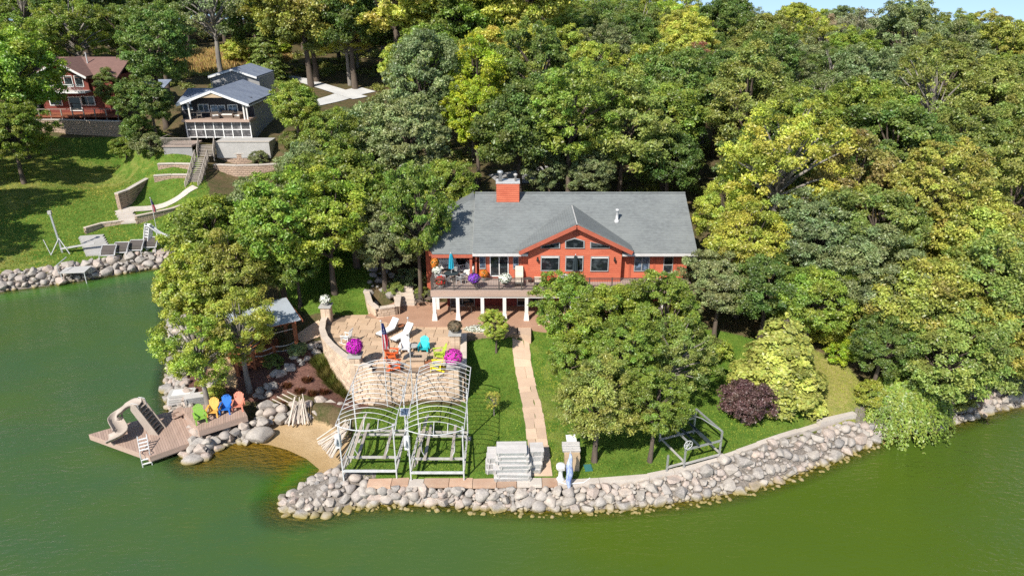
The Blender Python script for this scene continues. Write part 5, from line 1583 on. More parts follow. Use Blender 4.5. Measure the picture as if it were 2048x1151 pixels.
# leaning poles on the boulder wall and the fan of poles by the lift
PO = [MB().tube([(0,0,0),(0,0,1.0),(.0,0,2.0)], [.045,.042,.036], 6).mesh('pole', 'pole_pale') for _ in range(1)][0]
def pole(a, b, label, group):
    a, b = Vector(a), Vector(b)
    o = link('dock_pole', PO); o.location = a
    d = b - a; o.rotation_euler = d.to_track_quat('Z', 'Y').to_euler(); o.scale = (rng.uniform(.85,1.25),)*2 + (d.length/2,)
    tag(o, label, 'pole', group)
for k in range(16):
    f = k/15
    foot = P(572 + f*46 + rng.uniform(-2,2), 848 + rng.uniform(-6,4), .5)
    tip = P(588 + f*18 + rng.uniform(-2,2), 812 + rng.uniform(-8,12), 1.55); tip = ZY(588 + f*18, 795 + rng.uniform(-10,22), foot.y + 1.0)
    pole(foot, tip, 'pale dock pole leaning in a bundle against the boulder wall', 'poles leaning on the boulder wall')
for k in range(20):
    f = k/19
    foot = P(634 + 30*f**1.2, 880 + 36*f + rng.uniform(-3,3), .55 + .25*f + rng.uniform(0,.15))
    tip = P(690 + 8*f + rng.uniform(-3,3), 845 + rng.uniform(-8,14), 1.45 + rng.uniform(0,.25))
    pole(foot, tip, 'pale dock pole in the fan spread over the rocks beside the lift', 'poles fanned out beside the lift')
for k in range(4):
    a = P(545 + 10*k, 800 - 5*k, .85); b = P(570 + 8*k, 815 - 6*k, .95)
    pole(a + Vector((0,0,.1)), b + Vector((0,0,.2)), 'short pale pole lying on the mulch behind the leaning bundle', 'short poles lying on the mulch')

garden_chair(P(838, 612, 3.55), .5, 'dark_frame', 'wicker', 'dark metal chair by the garden steps at the terrace edge')
garden_chair(P(858, 606, 3.55), -.4, 'dark_frame', 'wicker', 'dark metal chair between the garden steps and the deck column')
garden_chair((-4.6, 50.2, 3.55), .2, 'dark_frame', 'wicker', 'dark chair in the shade under the deck')
small_table((-3.4, 50.3, 3.55), .4, .7, 'wicker', 'dark_frame', 'round brown table in the shade under the deck', 'dining_table')
# ------------------------------------------------------------------ swim dock with slide
ZD = 0.72
DK = [tuple(P(a, b, ZD))[:2] for a, b in [(178,868),(300,912),(402,876),(372,824),(330,824)]]
def clip_strip(poly, p, d, w0, w1):
    """part of a polygon between two parallel lines; d is the strip's direction"""
    nx_, ny_ = -d[1], d[0]
    def half(pl_, k, sign):
        out = []
        for i in range(len(pl_)):
            a, b = pl_[i], pl_[(i+1) % len(pl_)]
            fa = sign*((a[0]-p[0])*nx_ + (a[1]-p[1])*ny_ - k); fb = sign*((b[0]-p[0])*nx_ + (b[1]-p[1])*ny_ - k)
            if fa >= 0: out.append(a)
            if fa*fb < 0:
                t_ = fa/(fa-fb); out.append((a[0]+(b[0]-a[0])*t_, a[1]+(b[1]-a[1])*t_))
        return out
    q = half(poly, w0, 1)
    return half(q, w1, -1) if len(q) > 2 else []
def ccw(p):
    a = sum(p[i][0]*p[(i+1)%len(p)][1] - p[(i+1)%len(p)][0]*p[i][1] for i in range(len(p)))
    return p if a > 0 else p[::-1]
SD = thing('swim_dock', 'pointed tan swim dock on the green water carrying the slide', 'dock', (DK[1][0], DK[1][1], 0))
MB().prism(ccw(DK), ZD-.42, ZD-.035).build('dock_frame', 'fascia_tan', SD)
dd = Vector((DK[4][0]-DK[0][0], DK[4][1]-DK[0][1])).normalized(); dirp = (-dd.y, dd.x)
def planks(par, poly, dirp, z, step=.145, mat='dock_board'):
    nx_, ny_ = -dirp[1], dirp[0]
    ks = [p[0]*nx_ + p[1]*ny_ for p in poly]
    k = min(ks)
    while k < max(ks):
        q = clip_strip(poly, (0, 0), dirp, k+.005, k+step-.005)
        if len(q) > 2: MB().prism(ccw(q), z-.034, z).build('plank', mat, par)
        k += step
planks(SD, DK, dirp, ZD)
for a, b in ((0,1),(1,2),(0,4)):
    p, q = DK[a], DK[b]; m = Vector((p[0],p[1],ZD-.18)), Vector((q[0],q[1],ZD-.18))
    MB().beam(*m, .05, .34).build('skirt_board', 'fascia_tan', SD)
for f in ((.02,.5),(.9,.6),(.45,.2),(.5,.5)):
    a = Vector(DK[0]).lerp(Vector(DK[2]), f[0]); b = Vector(DK[1]).lerp(Vector(DK[4]), f[1]); c = a.lerp(b, .5)
    MB().tube([(c.x, c.y, -2.2), (c.x, c.y, ZD-.4)], .09, 8).build('pile', 'weathered_metal', SD)
# raised platform
ZU = DKZ
UP = [tuple(P(a, b, ZU))[:2] for a, b in [(364,816),(398,860),(494,830),(474,796)]]
UPt = thing('dock_platform', 'raised tan platform with four bright chairs joined to the swim dock', 'platform', (UP[1][0], UP[1][1], 0))
MB().prism(ccw(UP), ZU-.14, ZU-.035).build('platform_frame', 'fascia_tan', UPt)
ud = Vector((UP[3][0]-UP[0][0], UP[3][1]-UP[0][1])).normalized()
planks(UPt, UP, (-ud.y, ud.x), ZU)
for a, b in ((0,1),(1,2),(2,3),(3,0)):
    p, q = Vector((*UP[a], ZU-.03)), Vector((*UP[b], ZU-.03)); hgt = .82 if (a, b) == (0, 1) else .42
    MB().beam(p - Vector((0,0,hgt/2)), q - Vector((0,0,hgt/2)), .05, hgt).build('fascia_board', 'fascia_tan', UPt)
for f in ((0,.08),(.95,.1),(.9,.9),(.05,.9)):
    a = Vector(UP[1]).lerp(Vector(UP[2]), f[0]); b = Vector(UP[0]).lerp(Vector(UP[3]), f[0]); c = a.lerp(b, f[1]*.9+.05)
    MB().box(c.x-.07,c.x+.07,c.y-.07,c.y+.07,-.6,ZU-.14).build('post', 'timber_grey', UPt)
s0 = P(350, 832, ZD)
for k in range(3):
    MB().cbox((s0.x + .35*k - .1, s0.y - .05*k, ZD + .12 + .2*k), (.36, 1.0, .04), R4('Z', .75)).build('tread', 'dock_board', UPt)
MB().cbox((s0.x + .3, s0.y - .05, ZD+.25), (.8, .08, .42), R4('Z', .75)).build('stringer', 'fascia_tan', UPt)

def water_slide(pts, lad_top, lad_base, wd, mat, label, zb, wdl=.62):
    """moulded trough sweeping down from a hooded top, with an enclosed ladder tower"""
    t_ = thing('water_slide', label, 'slide', tuple(lad_base))
    pts = [Vector(p) for p in pts]
    # Catmull-Rom
    cur = []
    for i in range(len(pts)-1):
        p0, p1, p2, p3 = pts[max(i-1,0)], pts[i], pts[i+1], pts[min(i+2,len(pts)-1)]
        for k in range(8):
            u = k/8; cur.append(.5*((2*p1)+(-p0+p2)*u+(2*p0-5*p1+4*p2-p3)*u*u+(-p0+3*p1-3*p2+p3)*u**3))
    cur.append(pts[-1])
    vs = []; n = 9
    prof = [(-1.0,.36),(-.95,.40),(-.86,.34),(-.7,.08),(0,0),(.7,.08),(.86,.34),(.95,.40),(1.0,.36)]
    for i, p in enumerate(cur):
        d = (cur[min(i+1,len(cur)-1)] - cur[max(i-1,0)]); dh = Vector((d.x,d.y,0)).normalized(); r = Vector((-dh.y, dh.x, 0))
        for a, b in prof: vs.append(p + r*a*wd/2 + Vector((0,0,b*.72)))
    m = len(vs)
    under = [v - Vector((0,0,.03 if 1 < i % n < n-2 else .09)) for i, v in enumerate(vs)]
    fs = [(i*n+j, i*n+j+1, (i+1)*n+j+1, (i+1)*n+j) for i in range(len(cur)-1) for j in range(n-1)]
    fs += [tuple(m + q for q in f[::-1]) for f in fs]
    for i in range(len(cur)-1):
        fs.append((i*n, (i+1)*n, m+(i+1)*n, m+i*n)); fs.append((i*n+n-1, m+i*n+n-1, m+(i+1)*n+n-1, (i+1)*n+n-1))
    fs.append(tuple(list(range(n-1,-1,-1)) + [m+q for q in range(n)])); 
    e = (len(cur)-1)*n; fs.append(tuple([e+q for q in range(n)] + [m+e+q for q in range(n-1,-1,-1)]))
    MB().add(vs+under, fs).build('chute', mat, t_, smooth=True)
    a, b = Vector(lad_top), Vector(lad_base)
    d = (b - a); dh = Vector((d.x, d.y, 0)).normalized(); r = Vector((-dh.y, dh.x, 0))
    for s in (-1, 1):
        o_ = r*s*wdl/2
        q = [a + o_ + Vector((0,0,.3)), a + o_ - dh*.35 + Vector((0,0,.25)), a + o_ - dh*.42 - Vector((0,0,.1)), b + o_ - dh*.55, b + o_ + dh*.1]
        sl = MB().slab(q if s > 0 else q[::-1], .05)
        sl.build('side_panel', mat, t_)
    tr = MB()
    for k in range(8):
        f = (k+.5)/8; p = a.lerp(b, f) - dh*.08
        MB().cbox(p, (wdl-.06, .16, .04), Matrix.Rotation(math.atan2(r.y, r.x), 4, 'Z')).build('tread', mat, t_)
    q = [a - dh*.40 + r*wdl/2, a - dh*.40 - r*wdl/2, b - dh*.53 - r*wdl/2, b - dh*.53 + r*wdl/2]
    MB().slab(q, .03).build('back_panel', mat, t_)
    for s in (-1, 1):
        o_ = r*s*(wdl/2 - .02)
        MB().tube([a + o_ + dh*.12 + Vector((0,0,-.3)), a + o_ + dh*.1 + Vector((0,0,.36)), a + o_ - dh*.3 + Vector((0,0,.40)), a + o_ - dh*.4 + Vector((0,0,.28))], .02, 6).build('handrail', 'white_metal', t_)
    for f in (.45,):
        p = cur[int(len(cur)*f)]; MB().tube([p + Vector((0,0,.02)), (p.x, p.y, zb)], .05, 6).build('support_leg', mat, t_)
top = ZY(284, 812, 37.3); ex = P(216, 884, ZD+.12)
lb = P(322, 862, ZD)
top = Vector((lb.x - 1.25, lb.y + .15, 2.62))
water_slide([top + Vector((.15,0,0)), top + Vector((-.35,.02,-.06)), top + Vector((-.9,-.05,-.42)), top + Vector((-1.4,-.28,-.98)), Vector((ex.x+.75, ex.y+.32, ZD+.55)), ex + Vector((.0,0,.06))], top + Vector((.25,-.02,-.05)), lb, .88, 'chute_beige', 'beige moulded water slide curving down to the swim dock', ZD, .8)
# swim ladder
l0 = P(290, 905, ZD)
t_ = thing('swim_ladder', 'folded white swim ladder at the front edge of the dock', 'ladder', tuple(l0), .5)
for s in (-1, 1): MB().tube([(s*.26,.9,.75),(s*.26,.35,.35),(s*.26,0,.1),(s*.26,-.35,.25),(s*.26,-.42,-.9)], .03, 6).build('side_rail', 'white_metal', t_, local=True)
for k, (yy_, zz_) in enumerate(((.7,.6),(.5,.46),(.3,.33),(.1,.2),(-.4,-.2),(-.41,-.5),(-.42,-.8))): MB().cbox((0,yy_,zz_),(.52,.1,.04)).build('rung', 'white_plastic', t_, local=True)
# stacked floats behind the platform
f0 = P(362, 800, .75)
labs = ['grey white float panel at the bottom of the stack behind the dock', 'grey white float panel second in the stack behind the dock', 'grey white float panel third in the stack behind the dock', 'pale grey float panel on top of the stack behind the dock']
for k in range(4):
    t_ = thing('float_panel', labs[k], 'float', (f0.x + .05*k, f0.y + .02*k, .75 + .17*k), .35 - .05*k, 'float panels stacked behind the dock')
    m = MB().prism([(-.75,-.5),(.75,-.5),(.85,-.35),(.85,.35),(.75,.5),(-.75,.5),(-.85,.35),(-.85,-.35)], 0, .13); m.build('float', 'grey_plastic' if k % 2 else 'dock_panel', t_, local=True)
    MB().box(-.6,.6,-.36,.36,.13,.145).build('tread_pad', 'cushion_white', t_, local=True)
f1 = P(385, 804, 1.0)
for k in range(3):
    dock_section((f1.x+.35, f1.y + .1, .85 + .24*k), (1.55, .7, .22), .32, ['dock section lowest of the three behind the green chair', 'dock section in the middle of the three behind the green chair', 'dock section topmost of the three behind the green chair'][k], 'dock sections behind the green chair')

# ------------------------------------------------------------------ timber pavilion
PB = P(598, 712, 1.95)
PVN = thing('pavilion', 'timber pavilion with flat metal roof and rope railings by the water', 'pavilion', (PB.x - 2, PB.y + 1, 1.6))
fr_, fl_ = P(598, 706, 2.0), P(508, 728, 2.0)       # front edge of the floor
dF = (fl_ - fr_).normalized(); nB = Vector((dF.y, -dF.x, 0))
if nB.y < 0: nB = -nB
Lf, Df = 4.6, 3.4
def pv(u, v, z): return fr_ + dF*u + nB*v + Vector((0, 0, z - fr_.z))
ZF = 2.05
for k in range(24):
    v0 = Df*k/24; q = [pv(-.2, v0+.006, ZF), pv(Lf, v0+.006, ZF), pv(Lf, v0+Df/24-.006, ZF), pv(-.2, v0+Df/24-.006, ZF)]
    MB().prism(ccw([tuple(p[:2]) for p in q]), ZF-.05, ZF).build('floor_board', 'timber', PVN)
MB().prism(ccw([tuple(pv(u, v, 0)[:2]) for u, v in ((-.15,.06),(Lf-.05,.06),(Lf-.05,Df-.05),(-.15,Df-.05))]), ZF-.35, ZF-.055).build('floor_frame', 'timber_red', PVN)
ZRf = 4.75
for u, v in ((.05,.1),(Lf-.2,.1),(.05,Df-.15),(Lf-.2,Df-.15),(2.2,Df-.15)):
    MB().beam(pv(u, v, 1.2), pv(u, v, ZRf-.1), .24, .24).build('post', 'timber', PVN)
for u, h in ((1.7, 1.05), (3.2, 1.05)):
    MB().beam(pv(u, .1, 1.3), pv(u, .1, ZF+h), .2, .2).build('rail_post', 'timber', PVN)
for a, b in (((-.1,.1),(Lf,.1)),((-.1,Df-.15),(Lf,Df-.15)),((.05,-.3),(.05,Df+.3)),((Lf-.2,-.3),(Lf-.2,Df+.3))):
    MB().beam(pv(*a, ZRf-.1), pv(*b, ZRf-.1), .14, .22).build('roof_beam', 'timber', PVN)
for k in range(11):
    u = -.45 + (Lf+.7)*k/10
    MB().beam(pv(u, -.55, ZRf+.06), pv(u, Df+.75, ZRf+.10), .07, .16).build('rafter', 'timber_red', PVN)
MB().slab([pv(-.35,-.5,ZRf+.16), pv(Lf+.3,-.5,ZRf+.16), pv(Lf+.3,Df+.1,ZRf+.42), pv(-.35,Df+.1,ZRf+.42)] if dF.x > 0 else [pv(Lf+.3,-.5,ZRf+.16), pv(-.35,-.5,ZRf+.16), pv(-.35,Df+.1,ZRf+.42), pv(Lf+.3,Df+.1,ZRf+.42)], .05).build('roof_sheet', 'roof_blue_metal', PVN)
def rope(a, b, sag):
    a, b = Vector(a), Vector(b); return [a.lerp(b, k/10) - Vector((0,0,sag*4*(k/10)*(1-k/10))) for k in range(11)]
for z_ in (ZF+.95, ZF+.55):
    for a, b in ((.05, 1.7), (1.7, 3.2), (3.2, Lf-.2)): MB().tube(rope(pv(a,.1,z_), pv(b,.1,z_), .16), .035, 6).build('rope', 'rope', PVN)
MB().tube(rope(pv(.05,.1,ZF+2.0), pv(Lf-.2,.1,ZF+2.0), .02), .03, 6).build('rail', 'rope', PVN)
# bench inside
b0 = pv(2.2, 2.3, ZF)
t_ = thing('bench', 'dark timber bench in the shade of the pavilion', 'bench', tuple(b0), math.atan2(dF.y, dF.x))
MB().box(-.8,.8,-.2,.2,.4,.46).build('seat', 'timber', t_, local=True); MB().box(-.8,.8,-.24,-.2,.5,.9).build('backrest', 'timber', t_, local=True)
for s in (-.7,.7): MB().box(s-.05,s+.05,-.2,.2,0,.4).build('leg', 'timber', t_, local=True)
# steps from the patio towards the pavilion
t_ = thing('timber_steps', 'shaded grey steps between the curved wall and the pavilion', 'steps', tuple(P(628, 712, 2.0)))
c = P(630, 722, 1.9)
for k in range(5):
    MB().cbox((c.x + .02*k, c.y + .42*k, 1.72 + .22*k), (1.5, .45, .2), R4('Z', -.1)).build('step', 'timber_grey', t_)
ribbon('garden_path', [(598,690,2.2),(625,672,2.6),(648,650,3.2)], 1.7, 0.06, 'flagstone', 2.6)

# ------------------------------------------------------------------ ornamental grass, small shrubs of the beds
def tuft(name, loc, r, h, n, colr, label, cat='grass', group=None, seed=0, scale=(1,1,1)):
    g = np.random.default_rng(seed)
    a = g.uniform(0, 2*pi, n); rr = np.sqrt(g.uniform(0, 1, n)) * r
    b = np.stack([np.cos(a)*rr, np.sin(a)*rr, np.zeros(n)], 1)
    lean = np.stack([np.cos(a), np.sin(a), np.zeros(n)], 1) * (rr/r)[:,None] * .45*h + g.normal(size=(n,3))*.08*h
    hh = h * g.uniform(.6, 1.05, n) * (1.1 - .4*(rr/r))
    tip = b + lean + np.stack([np.zeros(n), np.zeros(n), hh], 1)
    mid = b*.6 + tip*.4 + np.stack([np.zeros(n), np.zeros(n), hh*.12], 1)
    sd_ = np.stack([-np.sin(a), np.cos(a), np.zeros(n)], 1) * .022
    V = np.stack([b-sd_, b+sd_, mid+sd_*.9, mid-sd_*.9, mid-sd_*.9, mid+sd_*.9, tip+sd_*.3, tip-sd_*.3], 1).reshape(-1,3)
    F = np.arange(8*n).reshape(-1,4)
    t8 = np.repeat(g.uniform(0,1,n), 8)
    me = np_mesh('blades', V, F, 'leaf', dict(tint=t8, hue=np.repeat(g.uniform(0,1,n), 8)))
    o = link(name, me); o.location = loc; o.color = (*colr, 1); o.scale = scale
    return tag(o, label, cat, group)
gl_ = [(648,752),(658,762),(670,770),(683,776),(696,782),(708,786)]
for k, (a, b) in enumerate(gl_):
    c = P(a, b-6, 1.2); c.z = gz(c.x, c.y)
    tuft('ornamental_grass', c, .55, .95, 1500, (.17,.155,.045) if k % 2 else (.13,.15,.035), 'tuft of tan green ornamental grass below the curved patio wall', 'grass', 'ornamental grasses below the curved wall', 70+k)
for k, (a, b) in enumerate([(600,785),(625,790),(648,785),(615,770),(575,775),(560,800)]):
    c = P(a, b, 1.0); c.z = gz(c.x, c.y)
    tuft('mulch_plant', c, .3, .35, 260, (.13,.06,.025), 'small rusty brown plant in the red mulch bed', 'plant', 'rusty plants in the mulch bed', 90+k)
# ------------------------------------------------------------------ left shore: lifts, dock sections, slide
def leaning_section(px, py, w_, rz, label, dark=True):
    c = P(px, py, 1.0); c.z = gz(c.x, c.y)
    t_ = thing('dock_section', label, 'dock section', tuple(c), rz, 'dock sections leaning on the far shore')
    m = R4('X', .62)
    f = MB()
    for s in (-1, 1): f.cbox(m @ Vector((s*w_/2, 0, 0)) + Vector((0,0,.8)), (.07, 1.4, .07), m)
    for s in (-1, 1): f.cbox(m @ Vector((0, s*.68, 0)) + Vector((0,0,.8)), (w_, .07, .07), m)
    f.build('frame', 'white_metal', t_, local=True)
    sl = MB()
    for k in range(8): sl.cbox(m @ Vector((0, -.58+.165*k, .09*math.sin(k*pi/7))) + Vector((0,0,.8)), (w_-.1, .15, .04), m)
    sl.build('deck_slats', 'timber_grey' if not dark else 'dark_frame', t_, local=True)
    for s in (-1, 1): MB().tube([m @ Vector((s*w_/2, .66, .05)) + Vector((0,0,.8)), m @ Vector((s*w_/2, -.5, .12)) + Vector((0,0,.85)), (s*w_/2, -.8, .5), (s*w_/2, -.9, -.5)], .04, 5).build('leg', 'white_metal', t_, local=True)
leaning_section(222, 520, 1.4, .12, 'dark slatted dock section leaning nearest the grey bench frame')
leaning_section(247, 515, 1.4, .1, 'dark slatted dock section leaning second from the grey bench frame')
leaning_section(277, 510, 1.4, .08, 'dark slatted dock section leaning just in front of the white slide')
leaning_section(305, 505, 1.5, .06, 'dark slatted dock section leaning nearest the overhanging trees')
lt = P(305, 502, 1.3); lt.z = gz(lt.x, lt.y)
tp2 = lt + Vector((-.55, 1.0, 2.4))
water_slide([tp2 + Vector((-.1,0,0)), tp2 + Vector((.35,0,-.1)), tp2 + Vector((1.0,.1,-.75)), tp2 + Vector((1.7,.4,-1.3)), tp2 + Vector((2.5,.9,-1.55))], tp2, lt + Vector((-.9,.2,0)), .7, 'white_plastic', 'white water slide stored on the far rocky shore', lt.z)
c = P(150, 545, 1.0); c.z = gz(c.x, c.y)
t_ = thing('boat_lift', 'small frame lift with a flat top on the far boulder bank', 'boat lift', tuple(c), .12)
for x_ in (-1.1, 1.1):
    for y_ in (-.5, 1.0): MB().tube([(x_,y_,-.2),(x_,y_,1.3)], .05, 6).build('post', 'white_metal', t_, local=True)
MB().box(-1.2,1.2,-.6,1.1,1.3,1.38).build('platform', 'grey_plastic', t_, local=True)
MB().tube([(-1.2,-.6,1.38),(-1.2,-.6,2.2),(-1.0,1.1,2.4)], .05, 6).build('side_rail', 'white_metal', t_, local=True)
c = P(128, 515, 1.0); c.z = gz(c.x, c.y)
t_ = thing('hoist_tower', 'slim metal hoist mast standing on the far shore grass', 'mast', tuple(c), .2)
MB().beam((0,0,0),(-.25,.1,4.3),.16,.16).build('mast', 'aluminium', t_, local=True)
MB().box(-.42,-.1,-.05,.25,4.2,4.55).build('motor_box', 'weathered_metal', t_, local=True)
for s in (-1,1): MB().tube([(0,0,1.6),(s*.9,-.6,0)], .05, 6).build('leg', 'white_metal', t_, local=True)
MB().tube([(-.9,-.6,.05),(-1.4,-.2,1.6)], .04, 6).build('arm', 'white_metal', t_, local=True)
MB().beam((0,-.2,.5),(3.2,.2,.75),.5,.06).build('ramp', 'grey_plastic', t_, local=True)
sb2 = thing('boulder_steps', 'grey stone steps climbing from the far shore to the cottage path', 'steps', tuple(P(190, 500, 1.5)))
for k in range(9):
    p = P(200 - 2.2*k, 512 - 5.2*k, 1.2 + .12*k)
    MB().cbox((p.x, p.y, gz(p.x, p.y) + .06), (2.4, .7, .2), R4('Z', .25)).build('step', 'concrete', sb2)
st2 = thing('boulder_steps', 'pale stone steps at the bend of the cottage path', 'steps', tuple(P(250, 440, 2.4)))
for k in range(5):
    p = P(262 - 3*k, 446 - 4.5*k, 2.4 + .1*k)
    MB().cbox((p.x, p.y, gz(p.x, p.y) + .08), (1.9, .6, .2), R4('Z', .2)).build('step', 'cap_pale', st2)
ribbon('garden_path', [(236,430,2.7),(262,420,2.9),(310,408,3.3),(360,395,3.8),(392,381,4.2)], 1.25, .06, 'cap_pale', 3.2)
block_wall('garden_wall', 'low dark block wall below the cottage path', pl([(170,462),(205,452),(245,447)], 2.4), lambda X, Y: gz(X, Y)-.1, 2.75, .5, .22, .3, 'wall_block', limit=60)
block_wall('garden_wall', 'long low block wall on the grass behind the short flagpole', pl([(272,440),(310,432),(345,424),(380,412)], 2.9), lambda X, Y: gz(X, Y)-.1, 3.35, .5, .22, .3, 'wall_block', limit=60)
# ------------------------------------------------------------------ grey cottage on the hill
C2 = thing('grey_cottage', 'grey two storey cottage with screened porch below and open deck above', 'house', (-39.3, 98, 9))
yF = 94.0
xa, xb = ZY(372, 250, yF).x, ZY(500, 250, yF).x
zb2, zd2 = 8.95, ZY(436, 239, yF).z
MB().box(xa+.1, xb-.1, yF+2.6, yF+10.5, 7.5, zd2+2.3).build('wall', 'siding_light_grey', C2)
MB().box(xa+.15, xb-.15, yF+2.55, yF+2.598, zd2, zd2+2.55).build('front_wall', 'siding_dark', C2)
for s in (xa+.02, xb-.14):
    MB().box(s, s+.12, yF+.1, yF+2.6, zb2-.6, zd2-.2).build('side_wall', 'siding_light_grey', C2)
sp_ = MB()
MB().box(xa+.05, xb-.05, yF+.06, yF+.1, zb2, zd2-.25).build('screen', 'screen', C2)
n = 7
for k in range(n+1):
    x_ = xa + (xb-xa)*k/n; MB().box(x_-.06, x_+.06, yF-.02, yF+.1, zb2-.1, zd2-.2).build('screen_post', 'white_paint', C2)
for z_ in (zb2+.02, (zb2+zd2)/2-.15, zd2-.3): MB().box(xa, xb, yF-.012, yF+.085, z_-.05, z_+.05).build('screen_rail', 'white_paint', C2)
dk2 = MB().box(xa-.3, xb+.15, yF-.45, yF+2.55, zd2-.28, zd2).build('deck', 'fascia_tan', C2)
for x_ in (xa+.75, xb-.15, xb-.55): MB().box(x_-.09, x_+.09, yF-.1, yF+.1, zd2, zd2+2.25).build('deck_post', 'column_white', C2)
hr = MB().box(xa+.75, xb-.1, yF-.03, yF+.03, zd2+.88, zd2+.95).build('handrail', 'dark_frame', C2)
def w2r(a, b, c, d, Y): return wrect(a, b, c, d, Y)
window(C2, w2r(398,208,417,225,yF+2.52), yF+2.52, 'white_paint', 'glass_blue', .1, 1)
window(C2, w2r(424,210,450,232,yF+2.52), yF+2.52, 'white_paint', 'glass_blue', .1, 1, name='patio_door')
window(C2, w2r(457,209,475,226,yF+2.52), yF+2.52, 'white_paint', 'glass_blue', .1, 1)
# gable roof
ex0, ex1, eav = xa-.55, xb+.4, zd2+2.0
xm = (ex0+ex1)/2 + .1; apx = eav + 1.75; yr = yF - .6; yrb = yF + 11
rf = MB()
rf.slab([(ex0,yr,eav),(xm,yr,apx),(xm,yrb,apx),(ex0,yrb,eav)][::-1], .16); rf.slab([(xm,yr,apx),(ex1,yr,eav),(ex1,yrb,eav),(xm,yrb,apx)][::-1], .16)
r2 = rf.build('roof', 'roof_shingle_skylit', C2)
for a, b in (((ex0,yr-.02,eav-.1),(xm,yr-.02,apx-.1)),((xm,yr-.02,apx-.1),(ex1,yr-.02,eav-.1))): MB().beam(a, b, .06, .28).build('bargeboard', 'white_paint', r2)
MB().box(ex1-.02, ex1+.1, yr, yrb, eav-.24, eav-.1).build('gutter', 'white_metal', r2)
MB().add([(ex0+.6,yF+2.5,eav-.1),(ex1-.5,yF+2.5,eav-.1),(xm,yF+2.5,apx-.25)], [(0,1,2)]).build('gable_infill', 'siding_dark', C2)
MB().add([(xm-1.9,yF-.5,apx-.88),(xm+1.9,yF-.5,apx-.88),(xm,yF-.5,apx-.2)], [(0,1,2)]).build('gable_bracket', 'tan_box', C2)
# lower roof to the side
sl = MB().slab([(ex0-1.7,yF+3.2,eav-.35),(ex0+2.4,yF+3.2,eav-.35),(ex0+2.4,yF+7.5,eav+1.1),(ex0-1.7,yF+7.5,eav+1.1)], .15); sl.build('side_roof', 'roof_shingle_skylit', C2)
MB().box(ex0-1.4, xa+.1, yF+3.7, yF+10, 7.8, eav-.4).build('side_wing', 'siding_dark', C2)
window(C2, [(ex0-1.2,zd2+.7),(ex0+.3,zd2+.7),(ex0+.3,zd2+1.6),(ex0-1.2,zd2+1.6)], yF+3.68, 'white_paint', 'glass_blue', .08, 1)
# terrace of concrete, boarded deck, stair
MB().box(ZY(430,280,91.4).x, ZY(538,280,91.4).x, 91.2, yF+.0, 6.8, zb2-.06).build('concrete_terrace', 'concrete', C2)
MB().box(ZY(430,280,91.4).x-.1, ZY(538,280,91.4).x+.12, 91.1, 91.4, zb2-.055, zb2+.05).build('terrace_cap', 'cap_pale', C2)
ld = MB().box(ZY(326,285,91.2).x, ZY(386,285,91.2).x, 90.6, yF, 8.35, 8.55).build('side_deck', 'deck_board', C2)
MB().box(ZY(328,285,91.2).x, ZY(385,285,91.2).x, 90.75, 90.85, 6.4, 8.34).build('skirting', 'concrete_grey', C2)
xL, xR = ZY(326,285,91.2).x, ZY(386,285,91.2).x
rr_ = MB().beam((xL,90.68,9.5),(xR,90.68,9.5),.06,.07).beam((xL,90.68,9.5),(xL,yF,9.5),.06,.07)
for k in range(26): rr_.box(xL+(xR-xL)*k/25-.02, xL+(xR-xL)*k/25+.02, 90.66, 90.7, 8.55, 9.48)
rr_.build('deck_railing', 'timber_grey', C2)
# furniture on its deck
def wicker_seat(x, y, z, w_, rz, label):
    t_ = thing('wicker_chair', label, 'chair', (x, y, z), rz, 'wicker seats on the cottage deck')
    MB().box(-w_/2, w_/2, -.4, .4, .0, .38).build('base', 'wicker', t_, local=True); MB().box(-w_/2, w_/2, .3, .42, .38, .85).build('backrest', 'wicker', t_, local=True)
    for s in (-1,1): MB().box(s*w_/2-.07, s*w_/2+.07, -.4, .4, .3, .6).build('arm', 'wicker', t_, local=True)
    MB().box(-w_/2+.08, w_/2-.08, -.36, .28, .38, .5).build('cushion', 'cushion_white', t_, local=True)
wicker_seat(ZY(430,236,yF+.6).x, yF+.7, zd2, .95, .5, 'brown wicker armchair on the cottage deck nearer the stairs side')
wicker_seat(ZY(478,236,yF+.6).x, yF+.7, zd2, .95, -.4, 'brown wicker armchair on the cottage deck nearer the end wall')
wicker_seat(ZY(455,236,yF+1.4).x, yF+1.6, zd2, 1.6, 0, 'brown wicker sofa with white cushions against the cottage windows')
garden_chair((xa+1.6, yF+.9, zd2), .4, 'timber_grey', 'timber_grey', 'grey slatted chair at the corner of the cottage deck')
